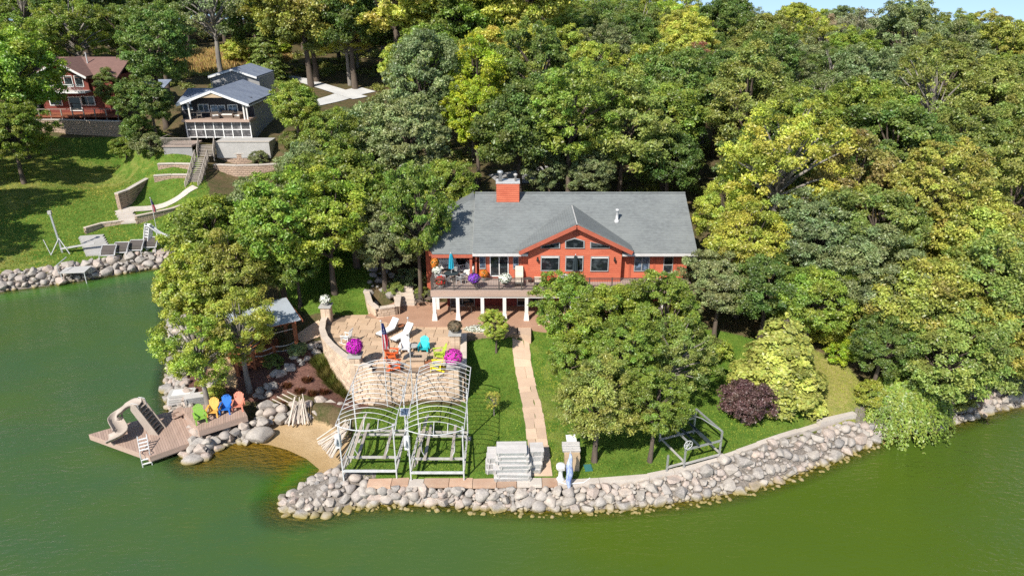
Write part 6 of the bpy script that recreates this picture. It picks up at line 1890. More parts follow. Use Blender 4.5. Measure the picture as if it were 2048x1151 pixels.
# stair with railings
ST = thing('timber_stairs', 'weathered grey timber stairs with railings climbing to the grey cottage', 'stairs', tuple(P(386, 382, 4.2)))
s0, s1 = P(385, 380, 4.2), Vector((ZY(404, 315, 89.3).x, 89.3, 7.3))
s2 = Vector((ZY(408, 282, 91.0).x, 91.0, 8.6))
s0.z = 4.2
def flight(a, b, n, wd):
    d = Vector((b.x-a.x, b.y-a.y, 0)).normalized(); r = Vector((d.y, -d.x, 0))
    for k in range(n):
        p = a.lerp(b, (k+.5)/n); MB().cbox(p, (wd, .34, .06), Matrix.Rotation(math.atan2(r.y, r.x), 4, 'Z')).build('tread', 'timber_grey', ST)
    for s in (-1, 1):
        o_ = r*s*wd/2
        MB().beam(a + o_ - Vector((0,0,.12)), b + o_ - Vector((0,0,.12)), .06, .28).build('stringer', 'timber_grey', ST)
        MB().beam(a + o_ + Vector((0,0,.95)), b + o_ + Vector((0,0,.95)), .08, .06).build('handrail', 'timber_grey', ST)
        q = max(4, n//3)
        for k in range(q+1):
            p = a.lerp(b, k/q) + o_; MB().beam(p - Vector((0,0,.6)), p + Vector((0,0,.97)), .09, .09).build('post', 'timber_grey', ST)
        bb = MB()
        for k in range(n*2):
            p = a.lerp(b, (k+.5)/(n*2)) + o_; bb.beam(p, p + Vector((0,0,.93)), .03, .03)
        tag(bb.build('balusters', 'timber_grey', ST), kind='stuff')
flight(s0, s1, 17, 1.6); flight(s1 + Vector((.3,.5,0)), s2 + Vector((.3,0,0)), 8, 2.0)
# block retaining walls of the terraces
def far_wall(px, z_b, z_t, label, th=.5, mat='far_block'):
    pts_ = [P(a, b, z_b) for a, b in px]
    c_ = pts_[0]
    t_ = thing('retaining_wall', label, 'wall', (c_.x, c_.y, z_b))
    for i in range(len(pts_)-1):
        a, b = pts_[i], pts_[i+1]; d = (b-a).normalized(); nr = Vector((-d.y, d.x, 0))
        q = [a, b, b + nr*th, a + nr*th]
        MB().prism(ccw([tuple(v[:2]) for v in q]), z_b-.8, z_t).build('wall_face', mat, t_)
        L_ = (b-a).length; k = max(1, int(L_/1.1))
        for j in range(k):
            p0, p1 = a.lerp(b, j/k), a.lerp(b, (j+1)/k - .01/k)
            q = [p0 - nr*.06, p1 - nr*.06, p1 + nr*(th+.02), p0 + nr*(th+.02)]
            MB().prism(ccw([tuple(v[:2]) for v in q]), z_t, z_t+.1).build('cap_stone', 'cap_pale', t_)
    return t_
far_wall([(430,352),(475,354),(520,353),(565,350)], 4.75, 6.2, 'lower tan block retaining wall right of the cottage stairs')
far_wall([(436,326),(480,328),(535,326),(556,318),(585,300)], 6.0, 7.3, 'upper tan block retaining wall right of the cottage stairs')
far_wall([(310,368),(345,366),(382,366)], 4.6, 5.6, 'lower tan block retaining wall left of the cottage stairs')
far_wall([(318,346),(350,345),(384,346)], 5.5, 6.6, 'upper tan block retaining wall left of the cottage stairs')
far_wall([(240,406),(262,398),(285,384),(312,368)], 3.9, 5.0, 'dark curving block wall sweeping down across the cottage lawn')
far_wall([(60,273),(120,273),(180,275),(246,277)], 7.1, 9.5, 'tall grey brown block wall under the deck of the red cottage')
# garage
G = thing('garage', 'grey gabled garage behind the grey cottage', 'garage', (-46, 110, 10))
gy = 107.0
a, b, c = ZY(418,153,gy), ZY(466,138,gy), ZY(515,154,gy)
xl_, xr_ = ZY(427,180,gy).x, ZY(521,180,gy).x
gm_ = MB(); siding(gm_, xl_, xr_, 9.5, b.z-.2, gy, .2, edge=lambda z: (max(xl_, b.x-(b.z-.15-z)*(b.x-a.x)/(b.z-a.z)), min(xr_, b.x+(b.z-.15-z)*(c.x-b.x)/(b.z-c.z))))
gm_.box(xl_, xr_, gy+.01, gy+7, 9.5, a.z-.1)
gm_.build('wall', 'siding_light_grey', G)
gr = MB()
gr.slab([(a.x,gy-.4,a.z),(b.x,gy-.4,b.z),(b.x,gy+7.5,b.z),(a.x,gy+7.5,a.z)][::-1], .15); gr.slab([(b.x,gy-.4,b.z),(c.x,gy-.4,c.z),(c.x,gy+7.5,c.z),(b.x,gy+7.5,b.z)][::-1], .15)
gro = gr.build('roof', 'roof_shingle_skylit', G)
for p, q in ((a,b),(b,c)): MB().beam((p.x,gy-.43,p.z-.1),(q.x,gy-.43,q.z-.1),.06,.26).build('bargeboard', 'white_paint', gro)
MB().box(a.x-.08,a.x+.04,gy-.4,gy+7.5,a.z-.2,a.z-.06).build('gutter', 'white_metal', gro)
MB().tube([(xl_-.1,gy-.1,a.z-.3),(xl_-.05,gy-.08,9.6)], .06, 6).build('downspout', 'white_metal', G)

# ------------------------------------------------------------------ red cottage half hidden by oaks
RC = thing('red_cottage', 'dark red two storey cottage half hidden behind oaks', 'house', (-64, 110, 9.6))
ry = 108.6
rx0, rx1 = ZY(88,210,ry).x, ZY(234,210,ry).x
mw = MB(); siding(mw, rx0, rx1, 9.6, 15.2, ry, .22); mw.box(rx0, rx1, ry+.01, ry+9, 8.5, 15.2); mw.build('wall', 'siding_house_red', RC)
window(RC, w2r(101,192,122,211,ry-.03), ry-.03, 'white_paint', 'glass', .14, 1)
window(RC, w2r(142,193,160,222,ry-.03), ry-.03, 'white_paint', 'glass', .14, 0, name='door')
window(RC, w2r(164,192,188,211,ry-.03), ry-.03, 'white_paint', 'glass', .14, 1)
q = w2r(80,148,165,182,ry-1.4)
ux0, ux1, uz0 = q[0][0], q[1][0], q[0][1]
um = (ux0+ux1)/2
gb = MB(); siding(gb, ux0, ux1, uz0, uz0+4.0, ry-.5, .22, edge=lambda z: (max(ux0, um-(uz0+4.0-z)*2.2), min(ux1, um+(uz0+4.0-z)*2.2))); gb.box(ux0,ux1,ry-.49,ry,uz0-.2,uz0+2.1)
gb.build('gable_wall', 'siding_house_red', RC)
for k in range(4):
    x_ = ux0+.35+k*(ux1-ux0-.7)/4; window(RC, [(x_,uz0+.5),(x_+1.25,uz0+.5),(x_+1.25,uz0+2.1),(x_,uz0+2.1)], ry-.53, 'white_paint', 'glass', .1)
grf = MB()
grf.slab([(ux0-.6,ry-1.8,uz0+2.0),(um,ry-1.8,uz0+4.3),(um,ry+5,uz0+4.3),(ux0-.6,ry+5,uz0+2.0)][::-1], .18); grf.slab([(um,ry-1.8,uz0+4.3),(ux1+.6,ry-1.8,uz0+2.0),(ux1+.6,ry+5,uz0+2.0),(um,ry+5,uz0+4.3)][::-1], .18)
g_ = grf.build('gable_roof', 'roof_brown', RC)
for s_, x_ in ((-1, ux0-.6), (1, ux1+.6)): MB().beam((x_,ry-1.83,uz0+1.9),(um,ry-1.83,uz0+4.2),.06,.3).build('bargeboard', 'white_paint', g_)
mrf = MB().slab([(rx0-1,ry-.6,15.1),(rx1+1.2,ry-.6,15.1),(rx1+1.2,ry+4.6,17.6),(rx0-1,ry+4.6,17.6)], .18); mrf.slab([(rx1+1.2,ry+4.6,17.6),(rx1+1.2,ry+9.6,15.1),(rx0-1,ry+9.6,15.1),(rx0-1,ry+4.6,17.6)], .18)
m_ = mrf.build('roof', 'roof_brown', RC)
MB().tube([(ZY(175,125,ry+3).x,ry+3,16.5),(ZY(175,125,ry+3).x,ry+3,18.4)], .1, 8).build('vent_pipe', 'white_metal', m_)
bal = MB().box(ux0-.2, ux1+.2, ry-2.2, ry-.5, uz0-.25, uz0).build('balcony', 'white_paint', RC)
br_ = MB().beam((ux0-.1,ry-2.15,uz0+1),(ux1+.1,ry-2.15,uz0+1),.08,.08)
for k in range(40): br_.box(ux0+(ux1-ux0)*k/39-.03, ux0+(ux1-ux0)*k/39+.03, ry-2.17, ry-2.13, uz0, uz0+1)
br_.build('balcony_railing', 'white_paint', RC)
dx0, dx1 = ZY(60,232,106).x, ZY(238,232,106).x
MB().box(dx0, dx1, 105.6, ry, 9.65, 9.9).build('deck', 'timber_red', RC)
rl_ = MB().beam((dx0,105.7,10.85),(dx1,105.7,10.85),.1,.08).build('handrail', 'timber_grey', RC)
for k in range(9): 
    x_ = dx0 + (dx1-dx0)*k/8; MB().box(x_-.07,x_+.07,105.63,105.77,8.6,10.85).build('railing_post', 'timber_grey', RC)

# shed roof glimpsed right of the red cottage
SHD = thing('shed', 'small pale roofed shed between the red cottage and the oaks', 'shed', (-55, 112, 10))
sx0, sx1 = ZY(262,160,112).x, ZY(312,160,112).x
MB().box(sx0, sx1, 112, 116, 9.5, 12.6).build('wall', 'siding_grey', SHD)
MB().slab([(sx0-.4,111.6,12.5),(sx1+.4,111.6,12.5),(sx1+.4,116.4,13.9),(sx0-.4,116.4,13.9)], .12).build('roof', 'roof_shingle_skylit', SHD)
# ------------------------------------------------------------------ trees
def unit(v): return v / (np.linalg.norm(v, axis=1)[:, None] + 1e-9)
LEAF_Q = np.array([[0,-1.0],[0.5,0.05],[0,1.0],[-0.5,0.05]])

def leaf_cards(P_, N_, size, g, droop=None):
    n = len(P_)
    N_ = unit(N_)
    r = g.normal(size=(n, 3))
    if droop is not None: r = r*.5 + droop
    u = unit(r - N_ * (r*N_).sum(1)[:,None]); v = np.cross(N_, u)
    s = size[:, None]
    V = np.stack([P_ + u*(q[1]*s) + v*(q[0]*s) for q in LEAF_Q], 1).reshape(-1, 3)
    return V, np.arange(4*n).reshape(-1, 4)

def make_broadleaf(seed, H=2.9, rz=1.0, base=.85, nclump=90, nleaf=24000, leaf=.036, cr=(.20,.34), gap=.0, trunk='bark', lobes=5, sparse=False, lean=.0):
    """one crown radius is one unit; sprays of leaves sit on the ends of limbs that fill a lobed envelope"""
    g = np.random.default_rng(seed); rr = random.Random(seed)
    cz = base + rz
    lob = [(unit(g.normal(size=(1,3)))[0], g.uniform(.12, .38)) for _ in range(lobes)]
    C = []
    tries = 0
    while len(C) < nclump and tries < 20000:
        tries += 1
        d = g.normal(size=3); d /= np.linalg.norm(d)
        if d[2] < -.75: continue
        env = .80 + sum(a * max(0, float(d @ l))**3 for l, a in lob)
        rad = env * (g.uniform(.30, 1.0)**.45)
        c = np.array([d[0]*rad, d[1]*rad, d[2]*rad*rz])
        if c[2] < 0: c[:2] *= (1 - .25*abs(c[2])/rz)
        if any(np.linalg.norm(c - o) < cr[0]*.62 for o in C): continue
        C.append(c)
    C = np.array(C); R = g.uniform(cr[0], cr[1], len(C)); nC = len(C)
    wgt = R**2; cnt = np.maximum(20, (nleaf * wgt/wgt.sum())).astype(int)
    Ps, Ns, Ti, Hu = [], [], [], []
    for i in range(nC):
        n = cnt[i]
        d = unit(g.normal(size=(n,3)))
        flip = (d[:,2] < 0) & (g.uniform(size=n) < .62); d[flip,2] *= -1
        q = g.uniform(.45, 1.0, n)**.6
        # a spray is a cluster of twigs: leaves gather round a few directions
        tw = unit(g.normal(size=(9,3)) + np.array([0,0,.5])); k = g.integers(0, 9, n)
        p = (d*.55 + tw[k]*.62) * (R[i]*q)[:,None]
        p[:,2] *= .72
        Ps.append(C[i] + p)
        out = unit(C[i][None,:]*np.array([1,1,1/rz]))*0.5
        Ns.append(d*.5 + np.array([0,0,.5]) + out*.9 + g.normal(size=(n,3))*.75)
        ct = g.normal(.5, .16)
        Ti.append(np.clip(ct + g.normal(0, .2, n) + .0*q, 0, 1)); Hu.append(np.clip(g.normal(.5, .22) + g.normal(0, .18, n), 0, 1))
    Ps = np.vstack(Ps); Ns = np.vstack(Ns)
    Ps[:,2] += cz
    V, F = leaf_cards(Ps, Ns, leaf*g.uniform(.7,1.35,len(Ps)), g)
    me = np_mesh('crown', V, F, 'leaf', dict(tint=np.repeat(np.concatenate(Ti),4), hue=np.repeat(np.concatenate(Hu),4)))
    # trunk and limbs
    mb = MB()
    tt = base + rz*.9
    mb.tube([(0,0,-.12),(0,0,.03),(.02*rr.uniform(-1,1),.02*rr.uniform(-1,1),base*.6),(lean*.3,.03,base+.2),(lean*.5,.05,tt)], [.12,.085,.065,.05,.015], 8)
    order = np.argsort([rr.random() for _ in range(nC)])
    for i in order[:26 if not sparse else 44]:
        c = Vector(C[i]) + Vector((0,0,cz))
        z0 = min(max(base*.75, base + (c.z-base)*.45), tt*.95); f = z0/tt
        s = Vector((lean*.4*f, .04*f, z0)); m = s.lerp(c, .5) + Vector((rr.uniform(-.06,.06), rr.uniform(-.06,.06), .06))
        mb.tube([s, m, c], [.032, .02, .007], 5, caps=False)
    tm = mb.mesh('trunk', trunk, smooth=True)
    return tm, me, cz, max(H, cz + rz)

def make_conifer(seed, H=3.0, base=.15, nleaf=20000, leaf=.03, rad=1.0, power=.9, mat='leaf', levels=16, droop=.25, soft=False):
    g = np.random.default_rng(seed); rr = random.Random(seed)
    Ps, Ns, Ti, Hu = [], [], [], []; mb = MB()
    mb.tube([(0,0,-.1),(0,0,H*.5),(0,0,H*.98)], [.07,.04,.008], 7)
    for l in range(levels):
        f = l/(levels-1); z = base + (H-base)*f; R = rad*((1-f)**power)*(1+g.uniform(-.1,.1)) + .04
        nb = int(6 + 9*(1-f))
        for b in range(nb):
            a = 2*pi*b/nb + g.uniform(-.3,.3); L_ = R*g.uniform(.78,1.1)
            n = int(nleaf*(L_**1.4)/ (levels*9*.45))
            u = g.uniform(.12,1,n)**.65
            w_ = .16*L_*(1-u*.55)+.03
            lat = g.normal(0,1,n)*w_
            x = u*L_; 
            zz = z - droop*L_*u**1.5 + .08*L_*u*np.sin(u*3) + g.normal(0,.022,n)
            Ps.append(np.stack([np.cos(a)*x - np.sin(a)*lat, np.sin(a)*x + np.cos(a)*lat, zz - np.abs(lat)*.35], 1))
            Ns.append(np.stack([np.cos(a)*.5+g.normal(0,.35,n), np.sin(a)*.5+g.normal(0,.35,n), .8+g.normal(0,.3,n)], 1))
            ct = g.normal(.5,.15)
            Ti.append(np.clip(ct+g.normal(0,.17,n),0,1)); Hu.append(np.clip(.5+g.normal(0,.2,n),0,1))
            mb.tube([(0,0,z),(math.cos(a)*L_*.8,math.sin(a)*L_*.8,z-droop*L_*.7)], [.014,.004], 4, caps=False)
    Ps = np.vstack(Ps); Ns = np.vstack(Ns)
    V, F = leaf_cards(Ps, Ns, leaf*g.uniform(.7,1.4,len(Ps)), g)
    me = np_mesh('crown', V, F, mat, dict(tint=np.repeat(np.concatenate(Ti),4), hue=np.repeat(np.concatenate(Hu),4)))
    return mb.mesh('trunk','bark',smooth=True), me, H*.45, H

PROTO = dict(
    oak=make_broadleaf(1, nclump=210, nleaf=44000, rz=.92, base=.75, cr=(.12,.22), leaf=.028),
    ash=make_broadleaf(2, rz=1.15, base=.9, nclump=220, nleaf=44000, cr=(.11,.20), lobes=6, leaf=.028),
    elm=make_broadleaf(3, rz=1.0, base=.7, nclump=170, nleaf=40000, cr=(.13,.24), lobes=8, leaf=.028),
    maple=make_broadleaf(4, rz=1.05, base=.6, nclump=230, nleaf=46000, cr=(.10,.19), lobes=5, leaf=.027),
    hickory=make_broadleaf(5, rz=1.3, base=.8, nclump=220, nleaf=44000, cr=(.11,.20), lobes=6, leaf=.028),
    locust=make_broadleaf(6, rz=.95, base=.9, nclump=150, nleaf=26000, cr=(.12,.22), lobes=8, trunk='bark_pale', sparse=True, leaf=.026),
    thin=make_broadleaf(7, rz=1.1, base=.8, nclump=90, nleaf=10000, cr=(.12,.22), lobes=7, trunk='bark_pale', sparse=True, leaf=.027),
    shrub=make_broadleaf(8, rz=.8, base=.05, nclump=90, nleaf=15000, cr=(.18,.30), lobes=6, leaf=.042),
    golden=make_conifer(9, H=2.35, base=.30, nleaf=20000, leaf=.042, rad=1.0, power=.50, droop=.34, levels=11),
    spruce=make_conifer(10, H=3.3, base=.2, nleaf=18000, leaf=.034, rad=.85, power=.95, droop=.2, levels=18, mat='leaf_waxy'),
)
COLS = dict(DG=(.118,.180,.036), MG=(.186,.264,.038), BG=(.225,.315,.040), LG=(.285,.390,.030), YG=(.315,.370,.055), YE=(.420,.430,.075), OL=(.205,.250,.055), OR=(.285,.245,.066),
            OY=(.300,.325,.060), RB=(.27,.14,.075), GG=(.185,.232,.092), PU=(.105,.066,.056), GO=(.305,.345,.078), TN=(.29,.27,.15))
CW = dict(DG='dark green', MG='mid green', BG='bright green', LG='lime green', YG='yellow green', YE='golden yellow', OL='olive green', OR='rusty orange', OY='orange tinged yellow', RB='reddish brown', GG='grey green', PU='purple', GO='golden', TN='tan')
TREES = []     # (x, y, radius)
def put_tree(kind, x, y, R, col, label, name='broadleaf_tree', group=None, vs=1.0, cat='tree', z=None, jit=.16):
    tm, cm, cz, hh = PROTO[kind]
    gz_ = gz(x, y) if z is None else z
    t_ = thing(name, label, cat, (x, y, gz_), random.uniform(0, 2*pi), group)
    c = COLS[col] if isinstance(col, str) else col
    j = 1 + random.uniform(-jit, jit); jr = 1 + random.uniform(-.10, .10)
    for nm, me in (('trunk', tm), ('crown', cm)):
        o = link(nm, me, t_); o.scale = (R, R, R*vs)
        o.color = (c[0]*j*jr, c[1]*j, c[2]*j, 1)
    TREES.append((x, y, R))
    return t_
def tree_px(kind, px, py, wpx, col, label=None, vs=1.0, name='broadleaf_tree', group=None, cat='tree', tmin=28):
    """crown centre and width as surveyed from the photograph; the tree stands on the ground below it"""
    tm, cm, cz, hh = PROTO[kind]
    u = (px - 1024)/FPX; v = (py - 575.5)/FPX
    best = None
    for t in np.concatenate([np.arange(28, 120, .4), np.arange(120, 330, 1.5)]):   # walk out along the line of sight
        q = Vector((u*t, (CP - v*SP)*t, CAM_H + (-SP - v*CP)*t))
        if t < tmin: continue
        R = wpx/2*t/FPX/0.95
        f = q.z - gz(q.x, q.y) - cz*R*vs
        if best is None or f < best[0]: best = (f, q, R)
        if f <= 0 and gz(q.x, q.y) > .3: break
    f, q, R = best
    return put_tree(kind, q.x, q.y, R, col, label or f'{CW[col]} tree', name, group, vs, cat)

HAND = [
 # the point left of the pavilion
 ('locust',395,705,150,'BG',1.0,'orange tinged tree leaning over the rocks behind the stacked floats'),
 ('locust',478,655,150,'YG',1.0,'orange and yellow tree in front of the pavilion roof'),
 ('maple',385,585,165,'YG',1.0,'yellow green tree hanging over the bay at the point'),
 ('elm',465,560,150,'OY',1.0,'rusty tinged tree behind the pavilion on the point'),
 ('oak',430,470,185,'BG',.95,'bright green tree beside the stored white slide'),
 ('ash',550,455,195,'BG',.95,'bright green tree in the middle of the grove by the shaded lawn'),
 ('elm',655,455,175,'BG',.95,'bright green tree with bare pale limbs above the shaded lawn'),
 ('oak',590,530,110,'MG',1.0,'small mid green tree at the back of the pavilion'),
 ('maple',762,475,140,'GG',1.0,'grey green tree rising from the stone planter by the house'),
 ('oak',700,385,185,'MG',1.0,'mid green tree behind the shaded lawn'),
 ('oak',505,428,140,'GG',1.0,'grey green tree below the tan retaining walls'),
 ('elm',622,375,135,'GG',1.0,'grey green tree right of the tan retaining walls'),
 ('ash',650,310,140,'MG',1.0,'mid green tree below the white driveway'),
 ('oak',745,285,150,'GG',1.0,'grey green oak between driveway and lime tree'),
 ('maple',820,285,185,'GG',1.0,'large grey green tree left of the lime green tree'),
 ('oak',885,375,120,'MG',1.0,'mid green tree overhanging the left wing roof'),
 ('hickory',955,235,115,'LG',1.1,'lime green tree standing out behind the chimney'),
 ('oak',592,215,105,'MG',1.0,'mid green tree beside the end wall of the grey cottage'),
 ('elm',630,130,150,'OL',.9,'olive tree behind the white driveway',125),
 ('locust',700,165,110,'YE',1.0,'golden yellow tree at the end of the white driveway',125),
 # behind the house
 ('oak',1040,255,190,'DG',1.0,'dark green oak behind the chimney'),
 ('ash',1140,240,180,'MG',1.0,'mid green tree behind the middle of the grey roof'),
 ('elm',1245,265,175,'OL',1.0,'olive tree behind the right half of the grey roof'),
 ('oak',1335,245,165,'MG',1.0,'mid green tree behind the right end of the grey roof'),
 ('maple',1100,335,95,'GG',1.0,'small grey green tree just behind the roof ridge'),
 ('maple',1185,345,105,'GG',1.0,'small grey green tree beside the concrete drive behind the ridge'),
 ('oak',1340,320,130,'DG',1.0,'dark green oak at the right end of the roof ridge'),
 # right of the house
 ('elm',1440,430,110,'YG',1.1,'yellow green tree touching the right end of the red house'),
 ('locust',1560,330,225,'YG',1.05,'tall golden tree with thin foliage right of the house'),
 ('elm',1490,505,160,'YG',1.0,'yellow green tree below the tall golden tree'),
 ('maple',1440,580,140,'GG',1.0,'grey green tree beside the right end of the deck'),
 ('oak',1535,575,150,'DG',1.0,'dark green tree behind the golden conifer'),
 ('maple',1640,480,185,'GG',1.0,'grey green tree in the middle of the right hand wood'),
 ('oak',1625,600,150,'MG',1.0,'mid green tree behind the bare earth slope'),
 ('elm',1700,385,170,'OR',1.0,'rusty orange tree right of the tall golden tree'),
 ('oak',1760,465,180,'OL',1.0,'olive tree between the grey green and orange trees'),
 ('ash',1850,395,185,'OY',1.0,'orange tinged yellow tree high in the right hand wood'),
 ('oak',1935,480,200,'OY',1.0,'rusty orange tree near the right edge of the picture'),
 ('oak',1795,300,195,'DG',1.0,'large dark green tree in the right hand wood'),
 ('maple',1920,305,185,'OL',1.0,'olive tree below the skyline at the right'),
 ('ash',2025,395,180,'OL',1.0,'olive tree cut by the right edge of the picture'),
 ('elm',1735,570,165,'GG',1.0,'grey green tree above the weeping bush'),
 ('oak',1835,610,210,'OY',1.0,'orange and yellow oak above the wooded shore'),
 ('elm',1965,620,220,'OL',1.0,'olive green tree above the wooded shore at the right edge'),
 ('oak',1880,715,190,'OL',1.0,'olive oak leaning over the water beyond the weeping bush'),
 ('elm',1985,720,170,'OY',1.0,'yellow tinged tree leaning over the wooded shore'),
 ('maple',1765,690,140,'DG',1.0,'dark green tree just behind the weeping bush'),
 ('oak',2040,560,170,'OL',1.0,'olive oak half cut by the right edge'),
 # in front of the house
 ('hickory',1142,625,135,'BG',1.0,'bright green tree hiding the middle of the deck'),
 ('oak',1232,640,165,'BG',1.0,'bright green tree hiding the right half of the deck'),
 ('ash',1335,638,150,'MG',1.0,'mid green tree in front of the right end of the house'),
 ('maple',1138,715,100,'MG',1.0,'mid green tree with a bare trunk beside the flagstone path'),
 ('ash',1240,720,140,'MG',1.0,'mid green tree in the middle of the front clump'),
 ('locust',1345,710,140,'OL',1.0,'olive tree in the front clump near the golden conifer'),
 ('elm',1195,808,155,'OL',1.0,'olive tree at the seawall nearest the storage box'),
 ('ash',1310,808,130,'MG',1.0,'mid green tree at the seawall beside the low boat lift'),
 # left edge and the red cottage
 ('oak',8,150,190,'BG',1.0,'large bright green tree at the left edge'),
 ('maple',20,265,120,'MG',1.0,'mid green tree under the left edge tree'),
 ('oak',160,40,190,'DG',1.0,'dark green oak behind the red cottage',128),
 ('ash',305,105,140,'DG',1.0,'dark green oak right of the red cottage roof'),
 ('elm',222,180,62,'DG',1.0,'small dark oak in front of the red cottage windows'),
 ('maple',300,205,100,'DG',1.0,'dark green tree between the two cottages'),
 ('shrub',275,260,70,'DG',1.0,'dark bushy tree at the end of the tall block wall'),
 ('thin',425,40,150,'GG',1.1,'thin grey tree with bare branches behind the dry meadow'),
 ('spruce',530,85,100,'DG',1.0,'dark spruce behind the grey garage'),
 ('oak',610,60,170,'OY',1.05,'orange tinged oak behind the spruce'),
 ('oak',700,50,160,'DG',1.05,'dark green oak behind the golden trees'),
 ('ash',790,95,190,'YE',.9,'large golden tree above the driveway'),
 ('oak',880,60,160,'MG',1.0,'mid green oak right of the large golden tree'),
 ('ash',1055,105,210,'YE',.9,'large golden crown above the lime tree'),
 ('oak',960,55,150,'BG',1.0,'bright green oak left of the large golden crown'),
 ('elm',1395,150,90,'RB',1.0,'reddish brown tree standing out in the wood behind the roof'),
 ('thin',1730,170,80,'RB',1.1,'thin reddish brown tree in the right hand wood'),
 ('hickory',945,140,26,'RB',1.6,'slim dark red tree among the golden crowns'),
 ('locust',1345,60,120,'YG',.9,'pale yellow green crown near the top of the wood'),
 ('thin',1640,210,120,'GG',1.0,'bare grey tree in the right hand wood'),
]
random.seed(21)
for kind, px, py, wpx, col, vs, lab, *tm_ in HAND: tree_px(kind, px, py, wpx, col, lab, vs, name=('dark_spruce' if kind == 'spruce' else 'broadleaf_tree'), tmin=(tm_[0] if tm_ else (120 if py < 112 and px > 330 else 28)))
# garden trees and shrubs
tree_px('golden', 1562, 715, 180, 'GO', 'golden feathery conifer on the lawn behind the purple shrub', .80, name='golden_conifer')
tree_px('shrub', 1490, 805, 100, 'PU', 'dark purple leaved shrub beside the low boat lift', 1.15, name='purple_shrub', cat='shrub')
tree_px('ash', 992, 655, 58, 'YG', 'young round tree beside the top of the flagstone path', .95, name='young_tree')
tree_px('thin', 988, 802, 32, 'YE', 'thin yellow sapling on the lawn beside the boat lift', 1.2, name='sapling')
for k, (a, b, w_, c, lab) in enumerate([(1660,665,80,'YG','yellow green shrub at the top of the bare slope'),(1690,700,70,'LG','lime shrub beside the bare slope'),(1745,790,70,'YG','yellow shrub between the bare slope and the weeping bush'),(1640,640,80,'MG','mid green shrub behind the golden conifer'),
        (1420,700,70,'YG','yellow shrub left of the golden conifer'),(595,700,38,'GG','small round juniper before the pavilion post'),(548,722,38,'DG','small dark juniper before the pavilion floor'),(825,560,60,'GG','grey shrub in the rock garden by the deck'),(790,585,40,'OL','olive shrub in the stone planter'),
        (845,590,40,'OL','low olive shrub by the deck corner'),(300,290,60,'GG','grey shrub on the slope below the red cottage'),(250,295,55,'MG','green shrub at the foot of the tall block wall'),(590,280,50,'OL','olive shrub right of the concrete terrace'),(520,315,36,'GG','grey shrub on the tan block terrace'),(620,240,60,'MG','mid green shrub below the driveway'),
        (880,470,40,'DG','dark shrub at the corner of the left wing'),(430,790,44,'YG','yellow green shrub between the floats and the trees'),(1250,660,60,'DG','dark shrub under the front clump'),(1560,640,70,'DG','dark shrub behind the golden conifer'),(480,100,70,'YE','yellow shrub at the edge of the dry meadow'),(510,140,50,'LG','lime shrub behind the garage roof'),(560,95,50,'LG','lime bush beside the spruce'),
        (1900,785,80,'OL','olive bush low on the wooded shore'),(2010,770,80,'GG','grey bush low on the wooded shore at the edge'),(670,235,55,'OL','olive bush under the driveway edge')]):
    tree_px('shrub', a, b, w_, c, lab, .9, name='shrub', cat='shrub')

# weeping bush hanging over the water
def weeping(px, py):
    c = P(px, py, 1.2); g = np.random.default_rng(77)
    t_ = thing('weeping_bush', 'bright green weeping bush trailing its strands into the lake', 'bush', (c.x, c.y, gz(c.x, c.y)))
    Ps, Ns, Ti, Hu = [], [], [], []; mb = MB()
    for k in range(190):
        a = g.uniform(0, 2*pi); rr_ = 2.5*np.sqrt(g.uniform(0,1)); L_ = g.uniform(1.5, 2.9)
        b = np.array([math.cos(a)*rr_*1.05, math.sin(a)*rr_*.75, 2.0*(1 - (rr_/2.75)**2) + .55])
        d = np.array([math.cos(a)*.55, math.sin(a)*.55 - .38, 0])
        n = 95; u = g.uniform(0,1,n)
        p = b + d*(L_*u)[:,None]*.72 + np.stack([np.zeros(n), np.zeros(n), .35*np.sin(u*2.2) - 1.15*L_*u**1.7], 1)
        p += g.normal(size=(n,3))*np.array([.10,.10,.05])
        p = p[p[:,2] + gz(c.x, c.y) > .02]
        n = len(p)
        if n < 5: continue
        Ps.append(p); Ns.append(np.array([d[0]*1.2, d[1]*1.2, .7]) + g.normal(size=(n,3))*.4)
        ct = g.normal(.5,.17); Ti.append(np.clip(ct + g.normal(0,.18,n),0,1)); Hu.append(np.clip(g.normal(.5,.2)+g.normal(0,.15,n),0,1))
    for k in range(9):
        a = k*2*pi/9; mb.tube([(0,0,-.1),(math.cos(a)*.7,math.sin(a)*.6,1.3),(math.cos(a)*1.6,math.sin(a)*1.2,1.7)], [.09,.05,.02], 5)
    Ps = np.vstack(Ps); Ns = np.vstack(Ns)
    V, F = leaf_cards(Ps, Ns, .10*g.uniform(.7,1.3,len(Ps)), g, droop=np.array([0,0,-.9]))
    o = link('crown', np_mesh('crown', V, F, 'leaf', dict(tint=np.repeat(np.concatenate(Ti),4), hue=np.repeat(np.concatenate(Hu),4))), t_); o.color = (.17,.245,.036,1)
    mb.build('trunk', 'bark', t_, local=True)
weeping(1800, 815)

# trees off the left edge that shade the cottage lawn
for k, (x, y, R) in enumerate([(-64,72,5.2),(-70,80,5.0),(-60,64.5,4.2),(-76,90,5.5),(-82,98,5.5)]):
    put_tree(['oak','ash','elm'][k % 3], x, y, R, 'MG', 'mid green tree shading the cottage lawn from beyond the left edge', group='trees shading the cottage lawn')

put_tree('ash', -7.5, 52.5, 2.6, 'MG', 'mid green tree leaning its crown over the left wing roof', vs=1.42)
put_tree('oak', -11.5, 57.5, 3.4, 'BG', 'bright green tree behind the left wing roof', vs=1.0)
